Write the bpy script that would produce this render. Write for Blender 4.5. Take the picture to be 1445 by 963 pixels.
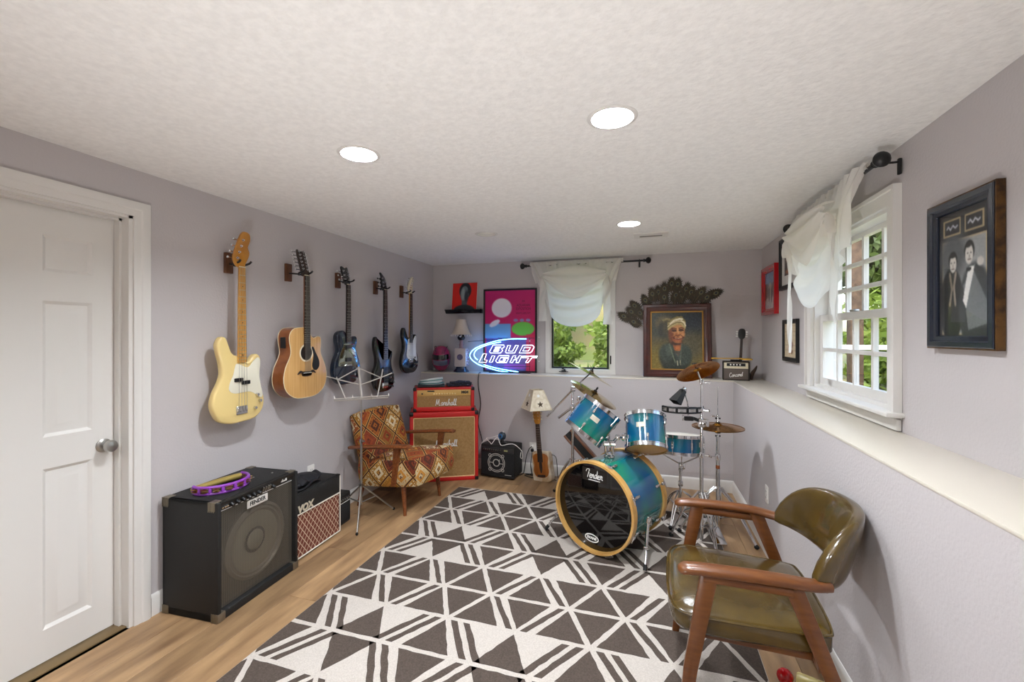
import bpy, bmesh, math, random
import numpy as np
from mathutils import Matrix, Vector, Quaternion
for _o in list(bpy.data.objects): bpy.data.objects.remove(_o)
scn = bpy.context.scene
COL = scn.collection
PI = math.pi
# ---------------------------------------------------------------- camera calibration (1445x963 frame)
F, Y0, YAW, CAMH = 614.5, 472.5, .2996, 1.4577
S_, C_ = math.sin(YAW), math.cos(YAW)
XL, XR, XI, YB, YI, ZL, CEIL, YF = -2.453, 1.0636, .7645, 4.725, 4.4287, 1.032, 2.286, -1.35
cam_d = bpy.data.cameras.new('camera'); cam = bpy.data.objects.new('camera', cam_d); COL.objects.link(cam)
cam_d.sensor_fit = 'HORIZONTAL'; cam_d.sensor_width = 36.0
cam_d.lens = 36.0 * F / 1445.0
cam_d.shift_y = -(963 / 2 - Y0) / 1445.0
cam_d.clip_start = .02
cam.location = (0, 0, CAMH); cam.rotation_euler = (PI / 2, 0, YAW)
scn.camera = cam
# ---------------------------------------------------------------- world, sun, exposure
scn.view_settings.view_transform = 'Standard'; scn.view_settings.look = 'None'
scn.view_settings.gamma = 1.0; scn.view_settings.use_curve_mapping = False
scn.view_settings.exposure = 0.0
LAMP = 1140.0
w = bpy.data.worlds.new('world'); scn.world = w; w.use_nodes = True
nt = w.node_tree; bg = nt.nodes['Background']
sky = nt.nodes.new('ShaderNodeTexSky'); sky.sky_type = 'NISHITA'; sky.sun_disc = False
sky.sun_elevation = math.radians(48); sky.sun_rotation = math.radians(200); sky.air_density = 1.2; sky.dust_density = 2.5
nt.links.new(sky.outputs['Color'], bg.inputs['Color']); bg.inputs['Strength'].default_value = .8
sd = bpy.data.lights.new('sun', 'SUN'); so = bpy.data.objects.new('sun', sd); COL.objects.link(so)
sd.energy = 3.0; sd.angle = math.radians(.6); sd.color = (1, .95, .86)
so.location = (-6, -4, 9); so.rotation_euler = (math.radians(40), 0, math.radians(-62))

bl_d = bpy.data.lights.new('added_ceiling_fill', 'SPOT'); bl_o = bpy.data.objects.new('added_ceiling_fill', bl_d); COL.objects.link(bl_o)  # added spot without a fixture, aimed up to brighten the ceiling
bl_d.energy = 125; bl_d.spot_size = math.radians(112); bl_d.spot_blend = 1.0; bl_d.shadow_soft_size = .12; bl_d.color = (.96, .98, 1)
bl_o.location = (-.5, .1, .22); bl_o.rotation_euler = (math.radians(180 - 34), 0, 0)

def ray(px, py):
    a = (px - 722.5) / F
    return (-S_ + a * C_, C_ + a * S_, (Y0 - py) / F)
def onx(px, py, X):
    r = ray(px, py); d = X / r[0]; return Vector((X, r[1] * d, CAMH + r[2] * d))
def ony(px, py, Y):
    r = ray(px, py); d = Y / r[1]; return Vector((r[0] * d, Y, CAMH + r[2] * d))
def onz(px, py, Z=0.0):
    r = ray(px, py); d = (Z - CAMH) / r[2]; return Vector((r[0] * d, r[1] * d, Z))

# ================================================================ materials
def lin(c):
    if isinstance(c, str):
        c = c.lstrip('#'); c = [int(c[i:i + 2], 16) / 255 for i in (0, 2, 4)]
    return tuple((x / 12.92 if x <= .04045 else ((x + .055) / 1.055) ** 2.4) for x in c[:3])
MATS = {}
def mat(name, col='#808080', rough=.5, metal=0.0, col2=None, nscale=8, stretch=(1, 1, 1), ndetail=4, contrast=(.35, .65),
        bump=0, bscale=120, coat=0, emit=None, estr=0, objrand=0, spec=None, trans=0, alpha=None, coords='Object'):
    if name in MATS: return MATS[name]
    m = bpy.data.materials.new(name); m.use_nodes = True; MATS[name] = m
    t = m.node_tree; N = t.nodes; L = t.links; b = N['Principled BSDF']
    b.inputs['Base Color'].default_value = (*lin(col), 1); b.inputs['Roughness'].default_value = rough
    b.inputs['Metallic'].default_value = metal; b.inputs['Coat Weight'].default_value = coat
    if coat: b.inputs['Coat Roughness'].default_value = .06
    if spec is not None: b.inputs['Specular IOR Level'].default_value = spec
    if trans: b.inputs['Transmission Weight'].default_value = trans
    if emit: b.inputs['Emission Color'].default_value = (*lin(emit), 1); b.inputs['Emission Strength'].default_value = estr
    if alpha is not None: b.inputs['Alpha'].default_value = alpha
    tc = None
    def vec(sc):
        nonlocal tc
        if tc is None: tc = N.new('ShaderNodeTexCoord')
        mp = N.new('ShaderNodeMapping'); mp.inputs['Scale'].default_value = sc
        L.new(tc.outputs[coords], mp.inputs['Vector']); return mp.outputs['Vector']
    if col2:
        n = N.new('ShaderNodeTexNoise'); n.inputs['Scale'].default_value = nscale; n.inputs['Detail'].default_value = ndetail
        L.new(vec(stretch), n.inputs['Vector'])
        r = N.new('ShaderNodeValToRGB'); r.color_ramp.elements[0].position = contrast[0]; r.color_ramp.elements[1].position = contrast[1]
        r.color_ramp.elements[0].color = (*lin(col), 1); r.color_ramp.elements[1].color = (*lin(col2), 1)
        L.new(n.outputs['Fac'], r.inputs['Fac']); out = r.outputs['Color']
        if objrand:
            oi = N.new('ShaderNodeObjectInfo'); hs = N.new('ShaderNodeHueSaturation')
            mr = N.new('ShaderNodeMapRange'); mr.inputs['To Min'].default_value = 1 - objrand; mr.inputs['To Max'].default_value = 1 + objrand
            L.new(oi.outputs['Random'], mr.inputs['Value']); L.new(mr.outputs['Result'], hs.inputs['Value']); L.new(out, hs.inputs['Color']); out = hs.outputs['Color']
            ad = N.new('ShaderNodeVectorMath'); ad.operation = 'ADD'
            cx = N.new('ShaderNodeCombineXYZ'); mm = N.new('ShaderNodeMath'); mm.operation = 'MULTIPLY'; mm.inputs[1].default_value = 37.0
            L.new(oi.outputs['Random'], mm.inputs[0]); L.new(mm.outputs[0], cx.inputs[0]); L.new(mm.outputs[0], cx.inputs[1])
            src = n.inputs['Vector'].links[0].from_socket; L.new(src, ad.inputs[0]); L.new(cx.outputs[0], ad.inputs[1]); L.new(ad.outputs[0], n.inputs['Vector'])
        L.new(out, b.inputs['Base Color'])
    if bump:
        n2 = N.new('ShaderNodeTexNoise'); n2.inputs['Scale'].default_value = bscale; n2.inputs['Detail'].default_value = 3
        L.new(vec((1, 1, 1)), n2.inputs['Vector'])
        bp = N.new('ShaderNodeBump'); bp.inputs['Strength'].default_value = bump; bp.inputs['Distance'].default_value = .004
        L.new(n2.outputs['Fac'], bp.inputs['Height']); L.new(bp.outputs['Normal'], b.inputs['Normal'])
    return m
def emat(name, col, strength):
    if name in MATS: return MATS[name]
    m = bpy.data.materials.new(name); m.use_nodes = True; MATS[name] = m
    t = m.node_tree; t.nodes.clear(); o = t.nodes.new('ShaderNodeOutputMaterial'); e = t.nodes.new('ShaderNodeEmission')
    e.inputs['Color'].default_value = (*lin(col), 1); e.inputs['Strength'].default_value = strength
    t.links.new(e.outputs[0], o.inputs[0]); return m
def glassmat(name, tint='#ffffff', gloss=.08):
    if name in MATS: return MATS[name]
    m = bpy.data.materials.new(name); m.use_nodes = True; MATS[name] = m
    t = m.node_tree; N = t.nodes; N.clear(); o = N.new('ShaderNodeOutputMaterial')
    tr = N.new('ShaderNodeBsdfTransparent'); tr.inputs['Color'].default_value = (*lin(tint), 1)
    g = N.new('ShaderNodeBsdfGlossy'); g.inputs['Roughness'].default_value = .02
    mx = N.new('ShaderNodeMixShader'); fr = N.new('ShaderNodeFresnel'); fr.inputs['IOR'].default_value = 1.45
    mu = N.new('ShaderNodeMath'); mu.operation = 'MULTIPLY'; mu.inputs[1].default_value = gloss * 12
    ge = N.new('ShaderNodeNewGeometry'); sb = N.new('ShaderNodeMath'); sb.operation = 'SUBTRACT'; sb.inputs[0].default_value = 1; t.links.new(ge.outputs['Backfacing'], sb.inputs[1])
    m3 = N.new('ShaderNodeMath'); m3.operation = 'MULTIPLY'; t.links.new(fr.outputs[0], mu.inputs[0]); t.links.new(mu.outputs[0], m3.inputs[0]); t.links.new(sb.outputs[0], m3.inputs[1]); t.links.new(m3.outputs[0], mx.inputs[0])
    t.links.new(tr.outputs[0], mx.inputs[1]); t.links.new(g.outputs[0], mx.inputs[2]); t.links.new(mx.outputs[0], o.inputs[0]); return m
def colmat(name='printed_picture', rough=.45, coat=0):
    if name in MATS: return MATS[name]
    m = mat(name, '#ffffff', rough, coat=coat); a = m.node_tree.nodes.new('ShaderNodeVertexColor'); a.layer_name = 'Col'
    m.node_tree.links.new(a.outputs['Color'], m.node_tree.nodes['Principled BSDF'].inputs['Base Color']); return m

# ================================================================ mesh builder
def cat_rom(pts, n=6, closed=True):
    P = [Vector(p) for p in pts]; out = []; N = len(P)
    rng = range(N) if closed else range(N - 1)
    for i in rng:
        if closed: p0, p1, p2, p3 = P[(i - 1) % N], P[i], P[(i + 1) % N], P[(i + 2) % N]
        else: p0, p1, p2, p3 = P[max(i - 1, 0)], P[i], P[i + 1], P[min(i + 2, N - 1)]
        for k in range(n):
            t = k / n
            out.append(.5 * ((2 * p1) + (p2 - p0) * t + (2 * p0 - 5 * p1 + 4 * p2 - p3) * t * t + (3 * p1 - p0 - 3 * p2 + p3) * t ** 3))
    if not closed: out.append(P[-1])
    return out
def area2(o): return sum(o[i][0] * o[(i + 1) % len(o)][1] - o[(i + 1) % len(o)][0] * o[i][1] for i in range(len(o)))
def inset(o, d):
    n = len(o); r = []
    for i in range(n):
        a, b, c = o[i - 1], o[i], o[(i + 1) % n]
        e1 = Vector((b[0] - a[0], b[1] - a[1])); e2 = Vector((c[0] - b[0], c[1] - b[1]))
        if e1.length < 1e-9: e1 = e2
        if e2.length < 1e-9: e2 = e1
        n1 = Vector((-e1.y, e1.x)).normalized(); n2 = Vector((-e2.y, e2.x)).normalized()
        nn = (n1 + n2); nn = nn.normalized() if nn.length > 1e-6 else n1
        k = d / max(.45, nn.dot(n1)); r.append((b[0] + nn.x * k, b[1] + nn.y * k))
    return r
class MB:
    def __init__(s): s.v = []; s.f = []; s.sm = True; s.uv = None
    def add(s, vs, fs, M=None):
        k = len(s.v)
        s.v += [tuple(M @ Vector(p)) if M is not None else tuple(p) for p in vs]
        s.f += [tuple(i + k for i in f) for f in fs]; return s
    def box(s, c, d, M=None):
        x, y, z = [q / 2 for q in d]
        vs = [(c[0] + a * x, c[1] + b * y, c[2] + e * z) for a in (-1, 1) for b in (-1, 1) for e in (-1, 1)]
        return s.add(vs, [(0, 1, 3, 2), (4, 6, 7, 5), (0, 4, 5, 1), (2, 3, 7, 6), (0, 2, 6, 4), (1, 5, 7, 3)], M)
    def bx(s, x0, x1, y0, y1, z0, z1, M=None):
        return s.box(((x0 + x1) / 2, (y0 + y1) / 2, (z0 + z1) / 2), (abs(x1 - x0), abs(y1 - y0), abs(z1 - z0)), M)
    def rbox(s, c, d, r=.01, seg=2, M=None):
        bm = bmesh.new(); bmesh.ops.create_cube(bm, size=1)
        for v in bm.verts: v.co = Vector((v.co.x * d[0] + c[0], v.co.y * d[1] + c[1], v.co.z * d[2] + c[2]))
        bmesh.ops.bevel(bm, geom=bm.edges[:], offset=min(r, min(d) * .49), segments=seg, affect='EDGES', profile=.5)
        bm.verts.index_update(); s.add([v.co.copy() for v in bm.verts], [tuple(v.index for v in f.verts) for f in bm.faces], M); bm.free(); return s
    def cyl(s, p0, p1, r0, r1=None, n=12, caps=True, M=None):
        r1 = r0 if r1 is None else r1; p0 = Vector(p0); p1 = Vector(p1); a = (p1 - p0).normalized()
        u = a.orthogonal().normalized(); v = a.cross(u)
        vs = [p0 + (u * math.cos(2 * PI * i / n) + v * math.sin(2 * PI * i / n)) * r0 for i in range(n)] + \
             [p1 + (u * math.cos(2 * PI * i / n) + v * math.sin(2 * PI * i / n)) * r1 for i in range(n)]
        fs = [(i, (i + 1) % n, n + (i + 1) % n, n + i) for i in range(n)]
        if caps: fs += [tuple(range(n - 1, -1, -1)), tuple(range(n, 2 * n))]
        return s.add(vs, fs, M)
    def tube(s, pts, r, n=8, closed=False, M=None, flat=1.0):
        P = [Vector(p) for p in pts]; N = len(P); R = r if isinstance(r, (list, tuple)) else [r] * N
        vs = []; u = None
        for i in range(N):
            if closed: t = P[(i + 1) % N] - P[i - 1]
            else: t = P[min(i + 1, N - 1)] - P[max(i - 1, 0)]
            if t.length < 1e-9: t = Vector((0, 0, 1))
            t.normalize()
            if u is None: u = t.orthogonal().normalized()
            else:
                u = u - t * u.dot(t); u = u.normalized() if u.length > 1e-6 else t.orthogonal().normalized()
            w = t.cross(u)
            vs += [P[i] + (u * math.cos(2 * PI * k / n) + w * math.sin(2 * PI * k / n)) * R[i] for k in range(n)]
        fs = []
        for i in range(N if closed else N - 1):
            j = (i + 1) % N
            fs += [(i * n + k, i * n + (k + 1) % n, j * n + (k + 1) % n, j * n + k) for k in range(n)]
        if not closed: fs += [tuple(range(n - 1, -1, -1)), tuple((N - 1) * n + k for k in range(n))]
        return s.add(vs, fs, M)
    def lathe(s, prof, n=24, M=None, caps=True):
        vs = []; fs = []; m = len(prof)
        for (r, z) in prof: vs += [(r * math.cos(2 * PI * k / n), r * math.sin(2 * PI * k / n), z) for k in range(n)]
        for i in range(m - 1): fs += [(i * n + k, i * n + (k + 1) % n, (i + 1) * n + (k + 1) % n, (i + 1) * n + k) for k in range(n)]
        if caps and prof[0][0] > 1e-6: fs.append(tuple(range(n - 1, -1, -1)))
        if caps and prof[-1][0] > 1e-6: fs.append(tuple((m - 1) * n + k for k in range(n)))
        return s.add(vs, fs, M)
    def ring(s, R, r, n=32, k=8, M=None, c=(0, 0, 0)):
        return s.tube([(c[0] + R * math.cos(2 * PI * i / n), c[1] + R * math.sin(2 * PI * i / n), c[2]) for i in range(n)], r, k, True, M)
    def ell(s, c, r, n=16, M=None):
        r = (r, r, r) if not isinstance(r, (tuple, list)) else r; m = n // 2
        vs = [(c[0], c[1], c[2] - r[2])]
        for i in range(1, m):
            a = -PI / 2 + PI * i / m
            vs += [(c[0] + r[0] * math.cos(a) * math.cos(2 * PI * k / n), c[1] + r[1] * math.cos(a) * math.sin(2 * PI * k / n), c[2] + r[2] * math.sin(a)) for k in range(n)]
        vs.append((c[0], c[1], c[2] + r[2])); fs = []
        for k in range(n): fs.append((0, 1 + (k + 1) % n, 1 + k))
        for i in range(m - 2):
            for k in range(n): fs.append((1 + i * n + k, 1 + i * n + (k + 1) % n, 1 + (i + 1) * n + (k + 1) % n, 1 + (i + 1) * n + k))
        b = 1 + (m - 2) * n
        for k in range(n): fs.append((b + k, b + (k + 1) % n, len(vs) - 1))
        return s.add(vs, fs, M)
    def slab(s, o, z0, z1, bev=0.0, M=None, seg=2, both=True):
        """outline o in (u,v), extruded z0..z1 with rounded rims"""
        o = [(p[0], p[1]) for p in o]
        if area2(o) < 0: o = o[::-1]
        n = len(o); rings = []
        if bev:
            if both:
                for k in range(seg + 1):
                    a = PI / 2 * k / seg; rings.append((inset(o, bev * (1 - math.sin(a))), z0 + bev * (1 - math.cos(a))))
            else: rings.append((o, z0))
            for k in range(seg + 1):
                a = PI / 2 * k / seg; rings.append((inset(o, bev * (1 - math.cos(a))), z1 - bev * (1 - math.sin(a))))
        else: rings = [(o, z0), (o, z1)]
        vs = [(p[0], p[1], z) for (oo, z) in rings for p in oo]; fs = []
        for i in range(len(rings) - 1): fs += [(i * n + k, i * n + (k + 1) % n, (i + 1) * n + (k + 1) % n, (i + 1) * n + k) for k in range(n)]
        fs += [tuple(range(n - 1, -1, -1)), tuple((len(rings) - 1) * n + k for k in range(n))]
        return s.add(vs, fs, M)
    def grid(s, fn, nu, nv, M=None, closed_u=False):
        vs = [fn(i / (nu if closed_u else nu - 1), j / (nv - 1)) for j in range(nv) for i in range(nu)]
        fs = []
        for j in range(nv - 1):
            for i in range(nu if closed_u else nu - 1):
                fs.append((j * nu + i, j * nu + (i + 1) % nu, (j + 1) * nu + (i + 1) % nu, (j + 1) * nu + i))
        return s.add(vs, fs, M)
    def build(s, name, m, parent=None, smooth=38, uvbox=False, kind=None):
        me = bpy.data.meshes.new(name); me.from_pydata(s.v, [], s.f); me.validate(); me.update()
        if m is not None:
            for q in (m if isinstance(m, (list, tuple)) else [m]): me.materials.append(q)
        if smooth and len(me.polygons):
            me.shade_smooth(); me.set_sharp_from_angle(angle=math.radians(smooth))
        if uvbox:
            uv = me.uv_layers.new(name='UVMap')
            for p in me.polygons:
                a = [abs(q) for q in p.normal]; ax = a.index(max(a))
                for li in p.loop_indices:
                    c = me.vertices[me.loops[li].vertex_index].co
                    uv.data[li].uv = (c.y, c.z) if ax == 0 else ((c.x, c.z) if ax == 1 else (c.x, c.y))
        ob = bpy.data.objects.new(name, me); COL.objects.link(ob)
        if parent is not None: ob.parent = parent
        if kind: ob['kind'] = kind
        return ob
def thing(name, label, cat, loc=(0, 0, 0), rotz=0.0, group=None, quat=None):
    o = bpy.data.objects.new(name, None); COL.objects.link(o); o.empty_display_size = .05
    o.location = loc
    if quat is not None: o.rotation_mode = 'QUATERNION'; o.rotation_quaternion = quat
    else: o.rotation_euler = (0, 0, rotz)
    o['label'] = label; o['category'] = cat
    if group: o['group'] = group
    return o
def tag(o, label, cat, group=None):
    o['label'] = label; o['category'] = cat
    if group: o['group'] = group
    return o
def struct(o): o['kind'] = 'structure'; return o
def sempty(name, loc=(0, 0, 0), rotz=0):
    o = bpy.data.objects.new(name, None); COL.objects.link(o); o.location = loc; o.rotation_euler = (0, 0, rotz); o.empty_display_size = .05
    o['kind'] = 'structure'; return o
def dup(root, loc=None, rotz=None, label=None):
    r = root.copy(); COL.objects.link(r)
    if loc is not None: r.location = loc
    if rotz is not None: r.rotation_euler = (0, 0, rotz)
    if label: r['label'] = label
    for ch in list(root.children):
        c = ch.copy(); COL.objects.link(c); c.parent = r
        for g in list(ch.children):
            d = g.copy(); COL.objects.link(d); d.parent = c
    return r
T = Matrix.Translation
def RX(a): return Matrix.Rotation(a, 4, 'X')
def RY(a): return Matrix.Rotation(a, 4, 'Y')
def RZ(a): return Matrix.Rotation(a, 4, 'Z')
# plane frames: (u,v,w) -> local, w out of the front
FRONT = Matrix(((1, 0, 0, 0), (0, 0, -1, 0), (0, 1, 0, 0), (0, 0, 0, 1)))      # u=+x, v=+z, w=-y
WALLX = Matrix(((0, 0, 1, 0), (1, 0, 0, 0), (0, 1, 0, 0), (0, 0, 0, 1)))       # u=+y, v=+z, w=+x
def rrect(w, h, r, n=4, cx=0, cy=0):
    o = []
    for (sx, sy, a0) in ((1, 1, 0), (-1, 1, PI / 2), (-1, -1, PI), (1, -1, 1.5 * PI)):
        for k in range(n + 1):
            a = a0 + PI / 2 * k / n
            o.append((cx + sx * (w / 2 - r) + r * math.cos(a), cy + sy * (h / 2 - r) + r * math.sin(a)))
    return o
def ellpts(rx, ry, n=32, cx=0, cy=0): return [(cx + rx * math.cos(2 * PI * k / n), cy + ry * math.sin(2 * PI * k / n)) for k in range(n)]
def text(string, size, name, m, parent, M, shear=0, extrude=.0008, bold=0, align='CENTER', sx=1.0):
    cu = bpy.data.curves.new('t', 'FONT'); cu.body = string; cu.size = size; cu.shear = shear; cu.extrude = extrude; cu.offset = bold
    cu.align_x = align; cu.align_y = 'CENTER'; cu.resolution_u = 3
    ob = bpy.data.objects.new('t', cu); COL.objects.link(ob)
    dg = bpy.context.evaluated_depsgraph_get(); me = bpy.data.meshes.new_from_object(ob.evaluated_get(dg))
    bpy.data.objects.remove(ob); bpy.data.curves.remove(cu)
    me.transform(M @ Matrix.Diagonal((sx, 1, 1, 1))); me.materials.clear(); me.materials.append(m); me.name = name
    o = bpy.data.objects.new(name, me); COL.objects.link(o); o.parent = parent; return o
SCRIPT = {'M': (1.75, [[(0, 0), (.2, .9), (.45, 2.1), (.55, .3), (1.15, 2.1), (1.1, .9), (1.2, .05), (1.6, .1)]]),
 'a': (.9, [[(.75, .85), (.4, 1), (.08, .55), (.2, .05), (.5, .15), (.75, .95), (.68, .2), (.95, .05)]]),
 'r': (.72, [[(0, .05), (.22, 1.1), (.28, .8), (.6, .95), (.5, .4), (.55, .08), (.78, .05)]]),
 's': (.68, [[(0, .1), (.38, 1.15), (.3, .7), (.55, .3), (.38, 0), (.1, .1)], [(.38, .0), (.7, .08)]]),
 'h': (.88, [[(0, .05), (.4, 1.8), (.42, 2.1), (.25, 1.6), (.12, 0)], [(.14, .3), (.4, .95), (.62, .8), (.6, .1), (.9, .05)]]),
 'l': (.55, [[(0, .1), (.42, 1.8), (.36, 2.1), (.18, 1.2), (.22, .1), (.55, .08)]]),
 'e': (.75, [[(.05, .45), (.55, .6), (.45, 1), (.1, .7), (.15, .1), (.45, 0), (.78, .2)]]),
 'n': (.82, [[(0, 0), (.15, 1), (.12, .5), (.45, 1), (.52, .15), (.8, .05)]]),
 'd': (.9, [[(.65, .85), (.3, 1), (.05, .5), (.2, .05), (.5, .25), (.88, 2.1), (.68, .3), (.9, .05)]]),
 'o': (.8, [[(.35, 1), (.05, .6), (.15, .05), (.5, .1), (.6, .7), (.35, 1), (.8, .85)]]),
 'c': (.68, [[(.6, .85), (.3, 1), (.05, .5), (.2, .05), (.68, .15)]]),
 'F': (1.0, [[(0, 1.45), (.15, 1.95), (.7, 2.15), (1.0, 2.0), (.75, 1.3), (.4, 0)], [(.62, 1.05), (1.0, 1.15)]]),
 'R': (1.2, [[(.1, 0), (.5, 2.0)], [(.2, 1.7), (.8, 2.15), (1.1, 1.6), (.5, 1.0), (.9, .1), (1.2, .1)]]),
 'u': (.8, [[(.1, 1), (.08, .2), (.35, .05), (.6, .95), (.58, .2), (.82, .05)]]),
 'm': (1.15, [[(0, 0), (.15, 1), (.12, .5), (.4, 1), (.42, .1), (.5, .6), (.8, 1), (.82, .15), (1.15, .05)]]),
 'b': (.8, [[(0, .1), (.4, 1.9), (.3, 2.1), (.1, .3), (.35, 0), (.62, .5), (.45, .9), (.8, .85)]]),
 'C': (1.1, [[(.95, 1.6), (.75, 2), (.3, 1.6), (.08, .7), (.4, 0), (1.1, .3)]])}
def script(word, xh, r, name, m, parent, M, slope=0.0, underline=False):
    mb = MB(); x = 0; tot = sum(SCRIPT[c][0] for c in word)
    for c in word:
        w_, st = SCRIPT[c]
        for pl in st:
            pts = cat_rom([((x + a - tot / 2) * xh, (b + (x + a) * slope) * xh, 0) for a, b in pl], 4, False)
            mb.tube(pts, r, 5, M=M)
        x += w_
    if underline: mb.tube([((-tot * .35) * xh, (-.55 + tot * .15 * slope) * xh, 0), ((tot * .35) * xh, (-.55 + tot * .85 * slope) * xh, 0)], r * .9, 5, M=M)
    return mb.build(name, m, parent)
# ================================================================ painted flat prints (colour attribute on a fine grid)
class Canvas:
    def __init__(s, w, h, col):
        s.w, s.h = w, h; s.a = np.zeros((h, w, 3)); s.a[:] = s.c(col)
        s.X, s.Y = np.meshgrid((np.arange(w) + .5) / w, (np.arange(h) + .5) / h)
    def c(s, col):
        if isinstance(col, str): col = col.lstrip('#'); return np.array([int(col[i:i + 2], 16) / 255 for i in (0, 2, 4)])
        return np.array(col)
    def mix(s, m, col): s.a = s.a * (1 - m[..., None]) + s.c(col) * m[..., None]; return s
    def ell(s, cx, cy, rx, ry, col, soft=.15, rot=0, al=1):
        dx, dy = s.X - cx, s.Y - cy; c, n = math.cos(rot), math.sin(rot)
        d = np.sqrt(((dx * c + dy * n) / rx) ** 2 + ((-dx * n + dy * c) / ry) ** 2)
        return s.mix(np.clip((1 - d) / soft + .5, 0, 1) * al, col)
    def poly(s, pts, col, al=1):
        ins = np.zeros(s.X.shape, bool); n = len(pts)
        for i in range(n):
            (x1, y1), (x2, y2) = pts[i], pts[(i + 1) % n]
            if y1 == y2: continue
            ins ^= ((s.Y > min(y1, y2)) & (s.Y <= max(y1, y2)) & (s.X < (x2 - x1) * (s.Y - y1) / (y2 - y1) + x1))
        return s.mix(ins.astype(float) * al, col)
    def rect(s, x0, y0, x1, y1, col, al=1): return s.poly([(x0, y0), (x1, y0), (x1, y1), (x0, y1)], col, al)
    def line(s, pts, wd, col, al=1, asp=1.0):
        m = np.zeros(s.X.shape)
        for (x1, y1), (x2, y2) in zip(pts[:-1], pts[1:]):
            dx, dy = x2 - x1, (y2 - y1) * asp; L = dx * dx + dy * dy + 1e-12
            t = np.clip(((s.X - x1) * dx + (s.Y - y1) * asp * dy) / L, 0, 1)
            d = np.sqrt((s.X - x1 - t * dx) ** 2 + ((s.Y - y1) * asp - t * dy) ** 2)
            m = np.maximum(m, np.clip((wd - d) / (.4 * wd) + .5, 0, 1))
        return s.mix(m * al, col)
    def blur(s, n=1):
        for _ in range(n):
            p = np.pad(s.a, ((1, 1), (1, 1), (0, 0)), 'edge')
            s.a = (p[1:-1, 1:-1] * 2 + p[:-2, 1:-1] + p[2:, 1:-1] + p[1:-1, :-2] + p[1:-1, 2:]) / 6
        return s
    def noise(s, amt, seed=1, k=1):
        r = np.random.default_rng(seed); n = r.normal(0, amt, (s.h // k + 1, s.w // k + 1, 1)).repeat(k, 0).repeat(k, 1)[:s.h, :s.w]
        s.a = np.clip(s.a + n, 0, 1); return s
    def build(s, name, W, Hh, parent, M, rough=.45, matname='printed_picture', coat=0):
        """print of size W x Hh centred on the (u,v) frame M"""
        mb = MB(); ww, hh = s.w, s.h
        vs = [((i / (ww - 1) - .5) * W, (.5 - j / (hh - 1)) * Hh, 0) for j in range(hh) for i in range(ww)]
        fs = [(j * ww + i, (j + 1) * ww + i, (j + 1) * ww + i + 1, j * ww + i + 1) for j in range(hh - 1) for i in range(ww - 1)]
        mb.add(vs, fs, M); ob = mb.build(name, colmat(matname, rough, coat), parent, smooth=0)
        a = np.clip(s.a, 0, 1); l = np.where(a <= .04045, a / 12.92, ((a + .055) / 1.055) ** 2.4).reshape(-1, 3)
        ca = ob.data.color_attributes.new('Col', 'FLOAT_COLOR', 'POINT')
        ca.data.foreach_set('color', np.c_[l, np.ones(len(l))].astype(np.float32).ravel()); return ob
def frame_bars(w, h, fw, d, M=None, bev=.004):
    """mitred picture frame, outer size w x h, centred, w-axis from 0 to d"""
    mb = MB(); pr = [(0, 0), (0, d - bev), (bev, d), (fw * .45, d), (fw * .6, d * .8), (fw - bev, d * .72), (fw, d * .55), (fw, 0)]
    n = len(pr)
    cs = [(-1, -1), (1, -1), (1, 1), (-1, 1)]
    vs = [((sx * (w / 2 - a)), (sy * (h / 2 - a)), z) for (sx, sy) in cs for (a, z) in pr]
    fs = [(i * n + k, ((i + 1) % 4) * n + k, ((i + 1) % 4) * n + (k + 1) % n, i * n + (k + 1) % n) for i in range(4) for k in range(n)]
    return mb.add(vs, fs, M)
# ================================================================ palette
M_wall = mat('wall_paint', '#c4bebe', .75, bump=.35, bscale=90)
M_ceil = mat('ceiling_knockdown_plaster', '#f3f1ee', .9, col2='#ebe9e6', nscale=40, bump=.9, bscale=42)
M_white = mat('white_trim_paint', '#e2dfda', .38)
M_cap = mat('cream_ledge_paint', '#d9d1c3', .28)
M_plank = mat('oak_plank', '#b18f68', .4, col2='#6d5138', nscale=2.6, stretch=(5, .8, 4), ndetail=6, contrast=(.32, .78), objrand=.2, bump=.12, bscale=60)
M_black = mat('black_plastic', '#0d0d0e', .42)
M_blackgloss = mat('black_lacquer', '#08090b', .14, coat=.6)
M_tolex = mat('black_tolex', '#131211', .62, bump=.6, bscale=420)
M_chrome = mat('chrome', '#d9dadc', .12, 1.0)
M_steel = mat('brushed_steel', '#b4b2ae', .3, 1.0)
M_brass = mat('brass', '#c39a4e', .28, 1.0)
M_rubber = mat('black_rubber', '#101010', .8)
M_walnut = mat('walnut', '#74451f', .3, col2='#5c3114', nscale=5, stretch=(14, 2, 14), contrast=(.3, .75), coat=.3)
M_whiteplastic = mat('white_plastic', '#eeeae4', .35)
M_cream = mat('cream_plastic', '#e9dfc2', .4)
M_glass = glassmat('window_glass')
M_cord = mat('black_cord', '#141414', .6)

# ================================================================ room shell
def pieces(rects, mk):
    mb = MB()
    for r in rects: mk(mb, *r)
    return mb
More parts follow.
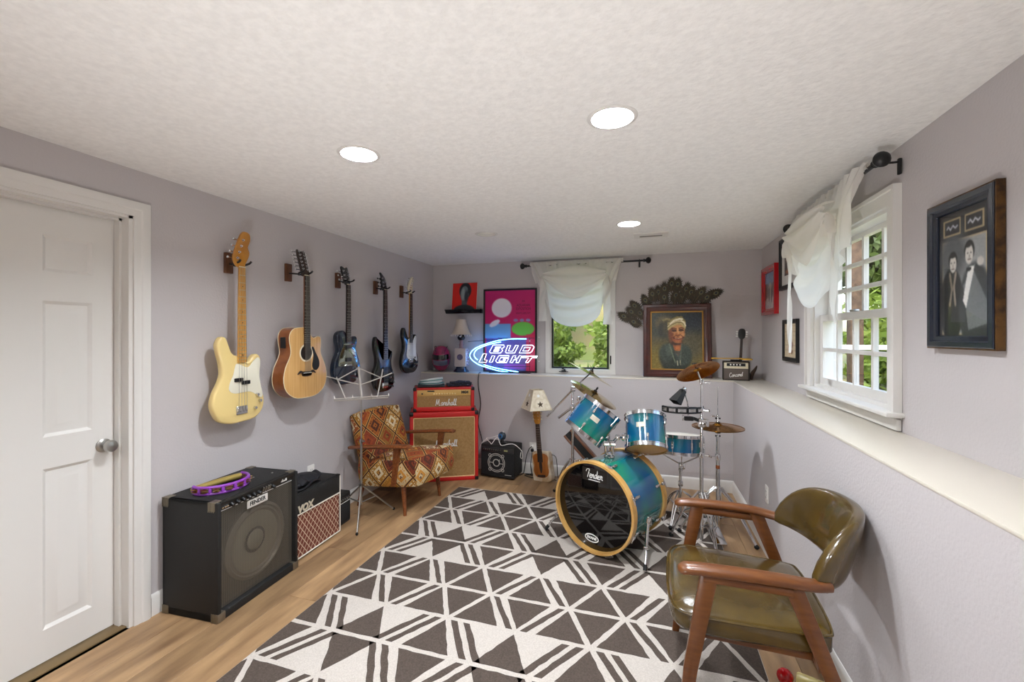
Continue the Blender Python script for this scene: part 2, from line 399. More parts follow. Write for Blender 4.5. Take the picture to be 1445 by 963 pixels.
# floor: sub floor slab with each plank a child
fl = MB(); fl.bx(XL - .2, XI, YF, YI, -.05, -.004)
fl.bx(XL - .16, XL, .7, 1.52, -.05, -.004)
floor = struct(fl.build('floor', mat('sub_floor', '#5d4630', .8), smooth=0))
random.seed(4)
pw, plen = .182, 1.22; x = XL; col_i = 0; plank_mesh = {}
def plank(x0, x1, y0, y1):
    key = (round(x1 - x0, 4), round(y1 - y0, 4))
    if key not in plank_mesh:
        b = MB(); wx, wy = (x1 - x0 - .0016) / 2, (y1 - y0 - .0016) / 2; c = .0012
        b.add([(-wx, -wy, -.005), (wx, -wy, -.005), (wx, wy, -.005), (-wx, wy, -.005), (-wx, -wy, -c), (wx, -wy, -c), (wx, wy, -c), (-wx, wy, -c),
               (-wx + c, -wy + c, 0), (wx - c, -wy + c, 0), (wx - c, wy - c, 0), (-wx + c, wy - c, 0)],
              [(0, 1, 5, 4), (1, 2, 6, 5), (2, 3, 7, 6), (3, 0, 4, 7), (4, 5, 9, 8), (5, 6, 10, 9), (6, 7, 11, 10), (7, 4, 8, 11), (8, 9, 10, 11)])
        o = b.build('plank', M_plank, floor, smooth=0); plank_mesh[key] = o.data
    else:
        o = bpy.data.objects.new('plank', plank_mesh[key]); COL.objects.link(o); o.parent = floor
    o.location = ((x0 + x1) / 2, (y0 + y1) / 2, 0)
while x < XI - .01:
    x1 = min(x + pw, XI); y = YF - ((col_i * .43) % 1) * plen
    while y < YI - .01:
        a, b_ = max(y, YF), min(y + plen, YI)
        if b_ - a > .03: plank(x, x1, a, b_)
        y += plen
    x = x1; col_i += 1
# ceiling with round holes for the cans
CANS = [(-1.26, .04), (-.125, .04), (-1.26, 1.70), (-.125, 1.70), (-1.26, 3.36), (-.125, 3.36)]
ce = MB(); xs = [XL - .1, -1.41, -1.11, -.275, .025, XR + .1]; ys = [YF, -.11, .19, 1.55, 1.85, 3.21, 3.51, YB + .1]; HR = .078
for i in range(len(xs) - 1):
    for j in range(len(ys) - 1):
        cx, cy = (xs[i] + xs[i + 1]) / 2, (ys[j] + ys[j + 1]) / 2
        if any(abs(cx - c[0]) < .05 and abs(cy - c[1]) < .05 for c in CANS):
            n = 32; h = .15; vs = []
            for k in range(n):
                a = 2 * PI * k / n; q = max(abs(math.cos(a)), abs(math.sin(a)))
                vs += [(cx + HR * math.cos(a), cy + HR * math.sin(a), CEIL), (cx + h * math.cos(a) / q, cy + h * math.sin(a) / q, CEIL)]
            ce.add(vs, [(2 * k, 2 * k + 1, (2 * k + 3) % (2 * n), (2 * k + 2) % (2 * n)) for k in range(n)])
        else: ce.add([(xs[i], ys[j], CEIL), (xs[i + 1], ys[j], CEIL), (xs[i + 1], ys[j + 1], CEIL), (xs[i], ys[j + 1], CEIL)], [(0, 3, 2, 1)])
ce.bx(XL - .2, XR + .2, YF, YB + .2, CEIL + .16, CEIL + .2)
ceiling = struct(ce.build('ceiling', M_ceil, smooth=0))
# walls
DY0, DY1, DZ = .70, 1.52, 2.055
wl = MB()
for (y0, y1, z0, z1) in ((YF - .1, DY0, -.05, CEIL + .2), (DY1, YB + .2, -.05, CEIL + .2), (DY0, DY1, DZ, CEIL + .2)): wl.bx(XL - .16, XL, y0, y1, z0, z1)
struct(wl.build('wall_left', M_wall, smooth=0))
WX0, WX1, WZ0, WZ1 = -1.03, -.35, 1.05, 2.17
wb = MB()
for (x0, x1, z0, z1) in ((XL, WX0, -.05, CEIL + .2), (WX1, XR + .2, -.05, CEIL + .2), (WX0, WX1, -.05, WZ0), (WX0, WX1, WZ1, CEIL + .2)): wb.bx(x0, x1, YB, YB + .16, z0, z1)
struct(wb.build('wall_back', M_wall, smooth=0))
RY0, RY1, RZ0, RZ1 = 2.385, 3.36, 1.115, 2.045
wr = MB()
for (y0, y1, z0, z1) in ((YF - .1, RY0, -.05, CEIL + .2), (RY1, YB, -.05, CEIL + .2), (RY0, RY1, -.05, RZ0), (RY0, RY1, RZ1, CEIL + .2)): wr.bx(XR, XR + .16, y0, y1, z0, z1)
struct(wr.build('wall_right', M_wall, smooth=0))
struct(MB().bx(XL - .2, XR + .2, YF - .12, YF, -.05, CEIL + .2).build('wall_front', M_wall, smooth=0))
struct(MB().bx(XL, XI, YI, YB, 0, ZL - .006).build('wall_back_lower', M_wall, smooth=0))
struct(MB().bx(XI, XR, YF, YB, -.05, ZL - .006).build('wall_right_lower', M_wall, smooth=0))
struct(MB().rbox(((XL + XI) / 2, (YI + YB) / 2 - .001, ZL - .006), (XI - XL, YB - YI + .002, .012), .003).build('trim_1', M_cap))
struct(MB().rbox(((XI + XR) / 2 - .001, (YF + YB) / 2, ZL - .006), (XR - XI + .002, YB - YF, .012), .003).build('trim_2', M_cap))
# baseboards
def baseboard(name, runs):
    mb = MB()
    for (p0, p1, nrm) in runs:
        p0 = Vector((*p0, 0)); p1 = Vector((*p1, 0)); nn = Vector((*nrm, 0)); pr = [(0, 0), (.014, 0), (.014, .092), (.010, .104), (.004, .1106), (0, .1106)]
        n = len(pr); vs = [p + nn * a + Vector((0, 0, z)) for p in (p0, p1) for (a, z) in pr]
        mb.add(vs, [(k, (k + 1) % n, n + (k + 1) % n, n + k) for k in range(n)] + [tuple(range(n)), tuple(range(2 * n - 1, n - 1, -1))])
    return struct(mb.build(name, M_white, smooth=25))
baseboard('baseboard_left', [((XL, 1.597), (XL, YI), (1, 0)), ((XL, YF), (XL, .622), (1, 0))])
baseboard('baseboard_back', [((XL, YI), (XI, YI), (0, -1))])
baseboard('baseboard_right', [((XI, YF), (XI, YI), (-1, 0))])

# ================================================================ door
d1 = sempty('door_1', (XL, (DY0 + DY1) / 2, 0))
def DL(y0, y1, z0, z1, x0, x1): return MB().bx(x0, x1, y0, y1, z0, z1)
yc = (DY0 + DY1) / 2
jm = MB(); jm.bx(-.16, .0, DY0 - yc, DY0 - yc + .018, 0, DZ); jm.bx(-.16, 0, DY1 - yc - .018, DY1 - yc, 0, DZ); jm.bx(-.16, 0, DY0 - yc, DY1 - yc, DZ - .018, DZ)
jm.bx(-.085, -.05, DY1 - yc - .03, DY1 - yc - .018, 0, DZ - .018); jm.bx(-.085, -.05, DY0 - yc + .018, DY0 - yc + .03, 0, DZ - .018); jm.bx(-.085, -.05, DY0 - yc, DY1 - yc, DZ - .03, DZ - .018)
jm.build('jamb', M_white, d1, smooth=0)
# casing with a stepped profile
cs = MB(); pr = [(0, .0), (0, .010), (.012, .014), (.03, .014), (.036, .019), (.06, .022), (.072, .018), (.072, 0)]; n = len(pr)
pth = [(DY0 - yc, 0, -1, 0), (DY0 - yc, DZ - .005, -1, 1), (DY1 - yc, DZ - .005, 1, 1), (DY1 - yc, 0, 1, 0)]
vs = [(b, y + sy * a, z + sz * a) for (y, z, sy, sz) in pth for (a, b) in pr]
cs.add(vs, [(i * n + k, (i + 1) * n + k, (i + 1) * n + (k + 1) % n, i * n + (k + 1) % n) for i in range(3) for k in range(n)])
cs.build('casing', M_white, d1, smooth=30)
# slab: recessed ground and six raised panels built as stiles, rails and panels
SX = -.088; sy0, sy1, sz0, sz1 = DY0 - yc + .02, DY1 - yc - .005, .012, DZ - .02
slab = MB(); slab.bx(SX - .035, SX - .012, sy0, sy1, sz0, sz1)
pcols = [(.822 - yc, 1.003 - yc), (1.222 - yc, 1.402 - yc)]; prows = [(.152, .862), (1.003, 1.608), (1.74, 1.902)]
ysr = [sy0, pcols[0][0], pcols[0][1], pcols[1][0], pcols[1][1], sy1]; zsr = [sz0, .152, .862, 1.003, 1.608, 1.74, 1.902, sz1]
for i in (0, 2, 4): slab.bx(SX - .013, SX, ysr[i], ysr[i + 1], sz0, sz1)
for j in (0, 2, 4, 6):
    for i in (1, 3): slab.bx(SX - .013, SX, ysr[i], ysr[i + 1], zsr[j], zsr[j + 1])
slab_o = slab.build('door_slab', M_white, d1, smooth=0)
for (a, b) in pcols:
    for (c, e) in prows:
        mb = MB(); o = [(a, c), (b, c), (b, e), (a, e)]
        rings = [(0, SX), (.006, SX - .004), (.014, SX - .010), (.02, SX - .010), (.05, SX - .002), (.055, SX - .002)]
        vs = []
        for (ins, xx) in rings: vs += [(xx, a + ins, c + ins), (xx, b - ins, c + ins), (xx, b - ins, e - ins), (xx, a + ins, e - ins)]
        mb.add(vs, [(r * 4 + k, r * 4 + (k + 1) % 4, (r + 1) * 4 + (k + 1) % 4, (r + 1) * 4 + k) for r in range(5) for k in range(4)] + [(20, 21, 22, 23)])
        mb.build('door_panel', M_white, slab_o, smooth=20)
kb = MB(); KM = T((SX, 1.447 - yc, .915)) @ RY(PI / 2)
kb.lathe([(0, 0), (.033, 0), (.033, .004), (.026, .009), (.013, .011), (.012, .028), (.020, .034), (.0285, .045), (.029, .056), (.024, .066), (.012, .070), (0, .070)], 28, KM)
kb.build('door_knob', M_steel, d1)
th = MB(); th.rbox((-.06, 0, .004), (.09, DY1 - DY0, .008), .003); th.build('threshold', mat('bronze_threshold', '#8a7350', .4, .5), d1)

# ================================================================ window 1 (back wall, casement)
w1 = sempty('window_1', ((WX0 + WX1) / 2, YB, 0)); xc = (WX0 + WX1) / 2
def rectring(mb, x0, x1, z0, z1, t, y0, y1):
    mb.bx(x0, x0 + t, y0, y1, z0, z1); mb.bx(x1 - t, x1, y0, y1, z0, z1); mb.bx(x0 + t, x1 - t, y0, y1, z0, z0 + t); mb.bx(x0 + t, x1 - t, y0, y1, z1 - t, z1)
f = MB(); x0, x1 = -1.066 - xc, -.314 - xc
rectring(f, x0, x1, ZL + .001, 2.2, .05, -.022, -.001); f.build('window_casing', M_white, w1, smooth=0)
f = MB(); rectring(f, WX0 - xc, WX1 - xc, WZ0, WZ1, .028, 0, .12); f.build('window_frame', M_white, w1, smooth=0)
f = MB(); rectring(f, -1.0 - xc, -.385 - xc, 1.088, 2.14, .016, -.006, .03); f.build('sash_gasket', M_black, w1, smooth=0)
f = MB(); f.bx(-.99 - xc, -.395 - xc, .008, .013, 1.1, 2.13); f.build('pane', M_glass, w1, smooth=0)
ck = MB(); ck.rbox((-.86 - xc, -.03, 1.062), (.05, .02, .016), .004); ck.tube([(-.86 - xc, -.03, 1.068), (-.84 - xc, -.045, 1.08), (-.88 - xc, -.05, 1.09)], .006)
ck.rbox((-.86 - xc, -.045, 1.056), (.1, .012, .008), .003); ck.build('crank_handle', M_black, w1)
ck = MB(); ck.rbox((-.362 - xc, -.027, 1.19), (.014, .012, .09), .004); ck.build('sash_latch', M_black, w1)

# ================================================================ window 2 (right wall, double hung)
w2 = sempty('window_2', (XR, (RY0 + RY1) / 2, 0)); yc2 = (RY0 + RY1) / 2
def yrect(mb, y0, y1, z0, z1, t, x0, x1, tb=None):
    tb = tb or t
    mb.bx(x0, x1, y0, y0 + t, z0, z1); mb.bx(x0, x1, y1 - t, y1, z0, z1); mb.bx(x0, x1, y0 + t, y1 - t, z0, z0 + tb); mb.bx(x0, x1, y0 + t, y1 - t, z1 - t, z1)
A0, A1 = RY0 - yc2, RY1 - yc2
c = MB()
for (ya, yb) in ((A0 - .075, A0 + .004), (A1 - .004, A1 + .075)):
    c.bx(-.022, -.001, ya, yb, 1.10, RZ1 + .075)
    s_ = -1 if ya < 0 else 1; e = ya if ya < 0 else yb
    c.bx(-.034, -.022, e, e - s_ * .018, 1.10, RZ1 + .075)
c.bx(-.022, -.001, A0 + .004, A1 - .004, RZ1 - .004, RZ1 + .075); c.bx(-.034, -.022, A0 - .057, A1 + .057, RZ1 + .057, RZ1 + .075)
c.build('window_casing', M_white, w2, smooth=0)
c = MB(); c.rbox((-.03, 0, 1.107), (.075, A1 - A0 + .19, .02), .006); c.build('window_stool', M_white, w2)
c = MB(); c.rbox((-.012, 0, 1.066), (.02, A1 - A0 + .15, .06), .004); c.bx(-.03, -.001, A0 - .075, A1 + .075, 1.086, 1.096); c.build('window_apron', M_white, w2)
c = MB(); yrect(c, A0, A1, RZ0, RZ1, .02, 0, .15); c.build('window_frame', M_white, w2, smooth=0)
def sash(z0, z1, x0, ncol, nrow, rail):
    c = MB(); y0, y1 = A0 + .02, A1 - .02; yrect(c, y0, y1, z0, z1, .042, x0, x0 + .032, rail); so_ = c.build('sash', M_white, w2, smooth=0)
    iy0, iy1, iz0, iz1 = y0 + .042, y1 - .042, z0 + rail, z1 - .042
    for i in range(1, ncol):
        yy = iy0 + (iy1 - iy0) * i / ncol; MB().bx(x0 + .004, x0 + .028, yy - .011, yy + .011, iz0, iz1).build('muntin', M_white, so_, smooth=0)
    for j in range(1, nrow):
        zz = iz0 + (iz1 - iz0) * j / nrow; MB().bx(x0 + .005, x0 + .027, iy0, iy1, zz - .011, zz + .011).build('muntin', M_white, so_, smooth=0)
    for i in range(ncol):
        for j in range(nrow):
            ya, yb = iy0 + (iy1 - iy0) * i / ncol, iy0 + (iy1 - iy0) * (i + 1) / ncol; za, zb = iz0 + (iz1 - iz0) * j / nrow, iz0 + (iz1 - iz0) * (j + 1) / nrow
            MB().bx(x0 + .014, x0 + .017, ya + .011, yb - .011, za + .011, zb - .011).build('pane', M_glass, so_, smooth=0)
sash(RZ0 + .005, 1.585, .03, 4, 2, .06)
sash(1.545, RZ1 - .005, .075, 4, 3, .04)
lk = MB(); lk.rbox((.04, 0, 1.592), (.03, .05, .012), .004); lk.build('sash_lock', M_steel, w2)

# ================================================================ recessed lights and vent
M_bulb = emat('lamp_bulb_light', '#f2f8ff', LAMP)
M_bulboff = mat('unlit_bulb', '#d8d6d0', .3)
def can(x, y, on, label):
    t = thing('recessed_light', label, 'ceiling light', (x, y, CEIL), 0, 'recessed ceiling lights')
    b = MB(); b.lathe([(.074, .0), (.074, .09), (.0, .09)], 32, caps=False); b.build('can', mat('can_reflector', '#f2efe8', .35), t)
    b = MB(); b.lathe([(.073, .012), (.0745, .0), (.079, -.005), (.090, -.0045), (.095, -.001), (.095, .0)], 40, caps=False); b.build('trim_ring', M_white, t)
    b = MB(); b.lathe([(.0, .028), (.030, .030), (.046, .037), (.052, .047), (.044, .066), (.02, .088), (0, .088)], 28); b.build('bulb', M_bulb if on else M_bulboff, t)
    return t
can(*CANS[0], True, 'unseen recessed ceiling light added for fill above the open floor behind the door')  # out of view, added as fill light by extending the ceiling grid
can(*CANS[1], True, 'unseen recessed ceiling light added for fill over the bare near end of the room')  # second of the added pair, unseen, fills the near end with light
can(*CANS[2], True, 'lit recessed ceiling light on the guitar wall side, above the black bass amp')
can(*CANS[3], True, 'lit recessed ceiling light over the middle of the rug, bulb showing in its ring')
can(*CANS[4], False, 'unlit recessed ceiling light nearest the patterned armchair')
can(*CANS[5], True, 'lit recessed ceiling light beside the ceiling air vent')
v = thing('ceiling_vent', 'small white ceiling air vent with dark slot', 'vent', (.035, 3.79, CEIL))
b = MB(); W_, D_ = .27, .17
for (x0, x1, y0, y1) in ((-W_ / 2, W_ / 2, -D_ / 2, -.005), (-W_ / 2, W_ / 2, .045, D_ / 2), (-W_ / 2, -.09, -.005, .045), (.09, W_ / 2, -.005, .045)): b.bx(x0, x1, y0, y1, -.008, 0)
b.build('frame', M_white, v, smooth=0)
MB().bx(-.09, .09, -.005, .045, -.001, 0).build('slot', mat('vent_dark', '#3a3733', .8), v, smooth=0)
for k in range(3): MB().box((0, .004 + k * .016, -.004), (.18, .002, .007), T((0, 0, 0)) ).build('slat', mat('vent_slat', '#8e8a84', .5), v, smooth=0)

# ================================================================ outlets
def outlet(name, label, loc, rotz, plugs=False):
    t = thing(name, label, 'outlet', loc, rotz)
    MB().slab(rrect(.072, .115, .006), 0, .005, .002, FRONT).build('cover_plate', M_whiteplastic, t)
    for dz in (-.021, .021):
        b = MB(); b.slab(rrect(.034, .03, .01, cy=dz), .005, .008, .001, FRONT); s_ = b.build('socket', M_whiteplastic, t)
        c = MB()
        for dx in (-.007, .007): c.bx(dx - .0012, dx + .0012, -.0086, -.0078, dz - .005, dz + .006)
        c.build('slot', M_black, s_, smooth=0)
    return t
p = onx(438, 667, XL); outlet('wall_outlet', 'white wall outlet on the guitar wall above the diamond-grille amp', (XL + .001, p.y, p.z), PI / 2)
p = onx(1083, 715, XI); outlet('wall_outlet', 'white wall outlet low on the half wall behind the green leather chair', (XI - .001, p.y, .40), -PI / 2)
p = ony(752, 632, YI); OUT = Vector((p.x, YI - .001, p.z))
outlet('wall_outlet', 'wall outlet crowded with plugs beside the guitar lamp', OUT, 0)
for k, (dx, dz) in enumerate(((-.0, .022), (.0, -.022))):
    t = thing('power_plug', ['white power plug hanging off the upper socket', 'black power plug pushed into the lower socket'][k], 'plug', (OUT.x + dx, OUT.y - .008, OUT.z + dz))
    b = MB(); b.rbox((0, -.016, 0), (.028, .03, .026), .006); b.build('plug_body', M_whiteplastic if k == 0 else M_black, t)
    b = MB(); q = [(0, -.03, 0), (-.03, -.045, -.03), (-.06, -.04, -.12), (-.08, -.05, -.26), (-.10, -.06, -OUT.z - dz + .006), (-.13, -.10, -OUT.z - dz + .006)] if k == 0 else [(0, -.03, 0), (.004, -.045, -.04), (-.012, -.04, -.15), (.0, -.035, -.25), (-.02, -.03, -OUT.z - dz + .006), (.01, -.03, -OUT.z - dz + .006)]
    b.tube(cat_rom(q, 6, False), .0045, 6); b.build('cord', M_cord, t)
# ================================================================ guitars on the left wall
# guitar frame: u = +Y (right as one faces the guitar), v = up from the body's bottom, w = out of the wall
M_fretm = mat('fret_metal', '#c8c4b8', .3, 1)
M_maple = mat('maple_neck', '#d9a455', .3, col2='#c78d3e', nscale=6, stretch=(4, 4, .6), coat=.4)
M_mapledark = mat('aged_maple_head', '#c98a2e', .3, col2='#b3741f', nscale=8, coat=.5)
M_rose = mat('rosewood', '#3a2a22', .5, col2='#241813', nscale=12, stretch=(3, 3, .5))
M_butter = mat('butter_cream_lacquer', '#ecd18d', .18, coat=.5)
M_pearl = mat('pale_pickguard', '#e9e4d0', .22)
M_pwhite = mat('white_pickguard', '#f1f0ec', .3)
M_spruce = mat('spruce_top', '#e0b374', .3, col2='#d19f5c', nscale=4, stretch=(1, 16, .6), coat=.4)
M_mahog = mat('mahogany_side', '#9b5a2a', .3, col2='#7c4219', nscale=5, stretch=(2, 8, .8), coat=.4)
M_bluetop = mat('midnight_blue_flame_top', '#17283f', .12, col2='#0b1422', nscale=10, stretch=(1, 1, 9), coat=.7)
M_mirror = mat('mirror_pickguard', '#aab3a8', .08, 1)
M_string = mat('string_steel', '#b5b2aa', .3, 1)
M_hangerwood = mat('hanger_wood', '#6b4327', .5, col2='#54321b', nscale=9)
def smooth_o(pts, n=5): return [(p.x, p.y) for p in cat_rom([(a, b, 0) for a, b in pts], n, True)]
def guitar(name, label, Y, Z, wfront, body, thick, mbody, nutv, heelv, endv, wn=(.042, .057), mneck=None, mboard=None, head=None, headtilt=0.0, mhead=None,
           tuners=(), mtuner=None, guard=None, mguard=None, pickups=(), mpick=None, bridge=None, mbridge=None, knobs=(), nstr=6, nfret=20, dots=True, tilt=0.0, acoustic=None, extra=None, bev=.012, binding=None, bodyjoin=.0):
    g = thing(name, label, 'guitar', (XL + wfront, Y, Z), 0, 'guitars hung on the wall')
    g.rotation_euler = (tilt, 0, 0)
    W = WALLX
    o = smooth_o(body)
    if not acoustic:
        MB().slab(o, -thick, 0, bev, W, 3).build('body', mbody, g, 50)
    else:
        s_ = MB().slab(o, -thick + .002, -.003, .0, W).build('body_shell', M_mahog, g, 50)
        MB().slab(o, -.004, 0, .0015, W).build('soundboard', mbody, g, 50)
        for zz in (-.002, -thick + .003):
            MB().tube([(p[0], p[1], zz) for p in o[::2]], .0028, 6, True, W).build('binding', mat('cream_binding', '#e9d9b0', .35), g)
    # neck with fretboard
    hw0, hw1 = wn[0] / 2, wn[1] / 2
    nb = MB(); L = [(heelv, hw1 * .97), (nutv, hw0)]
    prof = [(-1, 0), (-.95, -.35), (-.6, -.8), (0, -1), (.6, -.8), (.95, -.35), (1, 0)]
    vs = []
    for (v, h) in L: vs += [(a * h, v, .004 + b * .021) for a, b in prof]
    n = len(prof); nb.add(vs, [(k, k + 1, n + k + 1, n + k) for k in range(n - 1)] + [tuple(range(n)), tuple(range(2 * n - 1, n - 1, -1)), (0, n, 2 * n - 1, n - 1)], W)
    nk = nb.build('neck', mneck, g, 60)
    fb = MB(); fb.slab([(-hw1, endv), (hw1, endv), (hw0, nutv), (-hw0, nutv)], .003, .010, .0012, W); fo = fb.build('fretboard', mboard, g)
    scale = (nutv - (bridge[1] if bridge else .1))
    fm = MB()
    for k in range(1, nfret + 1):
        v = nutv - scale * (1 - 2 ** (-k / 12))
        if v < endv + .004: break
        t = (nutv - v) / (nutv - endv); h = hw0 + (hw1 - hw0) * t
        fm.cyl((-h * .98, v, .0103), (h * .98, v, .0103), .0019, n=5, M=W)
    fm.build('frets', M_fretm, fo, kind='stuff')
    if dots:
        dm = MB()
        for k in (3, 5, 7, 9, 12, 15, 17, 19):
            a = nutv - scale * (1 - 2 ** (-(k - .5) / 12))
            if a > endv + .01: dm.cyl((0, a, .0098), (0, a, .0107), .0032, n=10, M=W)
        dm.build('inlay_dots', M_black if mboard is M_maple else M_pwhite, fo, kind='stuff')
    MB().box((0, nutv + .002, .009), (wn[0], .005, .009), W).build('nut', M_cream, g)
    # headstock
    HM = W @ T((0, nutv, 0)) @ RX(headtilt) @ T((0, 0, -.006))
    hd = MB().slab(smooth_o([(a, b - nutv) for a, b in head], 3), -.008, .007, .002, HM).build('headstock', mhead, g, 50)
    for (a, b, s_) in tuners:
        b -= nutv
        MB().cyl((a, b, .007), (a, b, .018), .0042, n=10, M=HM).cyl((a, b, .007), (a, b, .0085), .0075, n=12, M=HM).build('tuner_post', M_chrome, hd)
        tm = MB(); tm.cyl((a, b, -.014), (a + s_ * .036, b, -.014), .0028, n=6, M=HM); tm.rbox((a, b, -.014), (.016, .02, .012), .003, 1, HM)
        tm.ell((a + s_ * .043, b, -.014), (.010, .0085, .005), 10, HM); tm.build('tuning_key', mtuner or M_chrome, hd)
    if guard:
        for q in (guard if isinstance(guard[0], list) else [guard]): MB().slab(smooth_o(q, 4), .0, .0025, .0008, W).build('pickguard', mguard, g, 50)
    if acoustic: acoustic(g, W)
    for (a, b, w_, h_) in pickups: MB().rbox((a, b, .005), (w_, h_, .014), .002, 1, W).build('pickup', mpick or M_black, g)
    sv = bridge[1] if bridge else .1
    if bridge:
        a, b, w_, h_ = bridge; q = MB(); q.rbox((a, b, .004), (w_, h_, .008), .002, 1, W)
        if not acoustic:
            for k in range(nstr): q.rbox((a + (k - (nstr - 1) / 2) * w_ * .8 / (nstr - 1), b + .004, .010), (w_ * .11, h_ * .6, .006), .0015, 1, W)
        q.build('bridge', mbridge or M_chrome, g)
    for (a, b) in knobs: MB().lathe([(.0, .016), (.0085, .016), (.0095, .012), (.010, .002), (.010, 0)], 14, W @ T((a, b, .002))).build('knob', M_chrome, g)
    sm = MB(); sp = wn[0] * .78; sb = wn[1] * .95
    for k in range(nstr):
        f_ = (k / (nstr - 1) - .5); sm.cyl((f_ * sb, sv, .0145), (f_ * sp, nutv + .002, .0135), .0008 if nstr > 5 else .0011, n=4, caps=False, M=W)
    sm.build('strings', M_string, g, kind='stuff')
    MB().cyl((0, -.001, -thick / 2), (0, -.009, -thick / 2), .005, n=10, M=W).build('strap_button', M_chrome, g)
    if extra: extra(g, W)
    return g
def hanger(Y, Z, reach, label):
    t = thing('guitar_hanger', label, 'hanger', (XL, Y, Z), 0, 'guitar wall hangers')
    MB().rbox((.011, 0, 0), (.022, .05, .125), .003).build('backing_block', M_hangerwood, t)
    b = MB(); b.tube([(.02, 0, -.005), (reach * .6, 0, -.012), (reach - .03, 0, -.018)], .006, 8)
    for s_ in (-1, 1): b.tube(cat_rom([(reach - .03, 0, -.018), (reach - .025, s_ * .024, -.022), (reach - .01, s_ * .036, -.012), (reach + .025, s_ * .036, -.004), (reach + .04, s_ * .037, .008)], 4, False), .0065, 8)
    b.build('yoke', M_black, t)
    return t
# 1 cream bass
bass_body = [(0, 0), (-.08, .004), (-.145, .035), (-.18, .11), (-.172, .18), (-.138, .25), (-.122, .30), (-.128, .36), (-.146, .43), (-.15, .475), (-.128, .512), (-.098, .508), (-.078, .465), (-.062, .425), (-.04, .405), (-.02, .40), (.02, .365), (.045, .358), (.066, .375), (.09, .402), (.12, .405), (.14, .375), (.136, .32), (.126, .27), (.142, .2), (.165, .13), (.155, .06), (.1, .012)]
guitar('bass_guitar', 'cream bass guitar with maple neck and pale pickguard hung on the wall', 2.022, .93, .125, bass_body, .042, M_butter, .932, .37, .36, (.041, .06), M_maple, M_maple,
  head=[(-.022, .932), (.022, .932), (.028, .955), (.05, 1.0), (.055, 1.03), (.045, 1.06), (.06, 1.1), (.058, 1.14), (.03, 1.152), (.0, 1.135), (-.045, 1.02), (-.05, .97)], mhead=M_mapledark,
  tuners=[(-.028, .985, -1), (-.016, 1.022, -1), (-.003, 1.06, -1), (.01, 1.098, -1)],
  guard=[(-.03, .355), (.03, .33), (.055, .335), (.085, .37), (.12, .385), (.132, .35), (.125, .28), (.135, .21), (.15, .15), (.13, .135), (.06, .178), (-.04, .178), (-.08, .2), (-.078, .24), (-.055, .29), (-.045, .33)], mguard=M_pearl,
  pickups=[(-.022, .257, .055, .022), (.026, .238, .055, .022)], bridge=(0, .075, .075, .05), knobs=[(.105, .155), (.125, .115), (.09, .075)], nstr=4, nfret=20)
hanger(2.032, 1.895, .11, 'wall hanger carrying the cream bass')
# 2 acoustic twelve string
ac_body = [(0, 0), (-.1, .008), (-.175, .06), (-.2, .135), (-.185, .215), (-.148, .285), (-.138, .33), (-.15, .39), (-.148, .44), (-.115, .478), (-.055, .488), (0, .488), (.03, .47), (.045, .43), (.07, .415), (.105, .425), (.135, .42), (.142, .38), (.137, .33), (.148, .285), (.185, .215), (.2, .135), (.175, .06), (.1, .008)]
def ac_extra(g, W):
    MB().cyl((0, .312, -.0005), (0, .312, .0006), .052, n=32, M=W).build('sound_hole', mat('sound_hole_dark', '#1d100a', .8), g)
    b = MB(); b.ring(.058, .006, 36, 6, W @ T((0, .312, .0)) @ Matrix.Diagonal((1, 1, .12, 1))); b.build('rosette', mat('rosette_cream', '#efe4c9', .4), g)
    q = smooth_o([(.05, .345), (.066, .352), (.09, .31), (.12, .26), (.125, .215), (.1, .185), (.07, .19), (.055, .22), (.063, .26), (.067, .30)], 4)
    MB().slab(q, .0, .0012, 0, W).build('scratch_guard', M_black, g)
    bb = MB(); bb.slab(smooth_o([(-.085, .165), (-.06, .19), (-.03, .182), (.03, .182), (.06, .19), (.085, .165), (.05, .172), (.035, .15), (-.035, .15), (-.05, .172)], 4), 0, .008, .002, W); bb.build('bridge_wings', M_rose, g)
    MB().box((0, .172, .01), (.07, .004, .006), W).build('saddle', M_pwhite, g)
    MB().rbox((-.151, .385, -.055), (.006, .075, .045), .002, 1, W).build('preamp_panel', M_black, g)
t12 = [(s_ * .021, .90 + k * .026, s_) for s_ in (-1, 1) for k in range(6)]
guitar('acoustic_guitar', 'natural spruce cutaway acoustic guitar with twelve tuners hung on the wall', 2.497, 1.018, .17, ac_body, .1, M_spruce, .853, .44, .325, (.046, .056), M_mahog, M_rose,
  head=[(-.024, .853), (.024, .853), (.034, .875), (.036, 1.03), (.02, 1.04), (0, 1.033), (-.02, 1.04), (-.036, 1.03), (-.034, .875)], headtilt=-.27, mhead=M_rose, tuners=t12,
  bridge=(0, .168, .08, .028), mbridge=M_rose, nstr=12, nfret=20, acoustic=ac_extra)
hanger(2.497, 1.900, .15, 'wall hanger carrying the acoustic guitar')
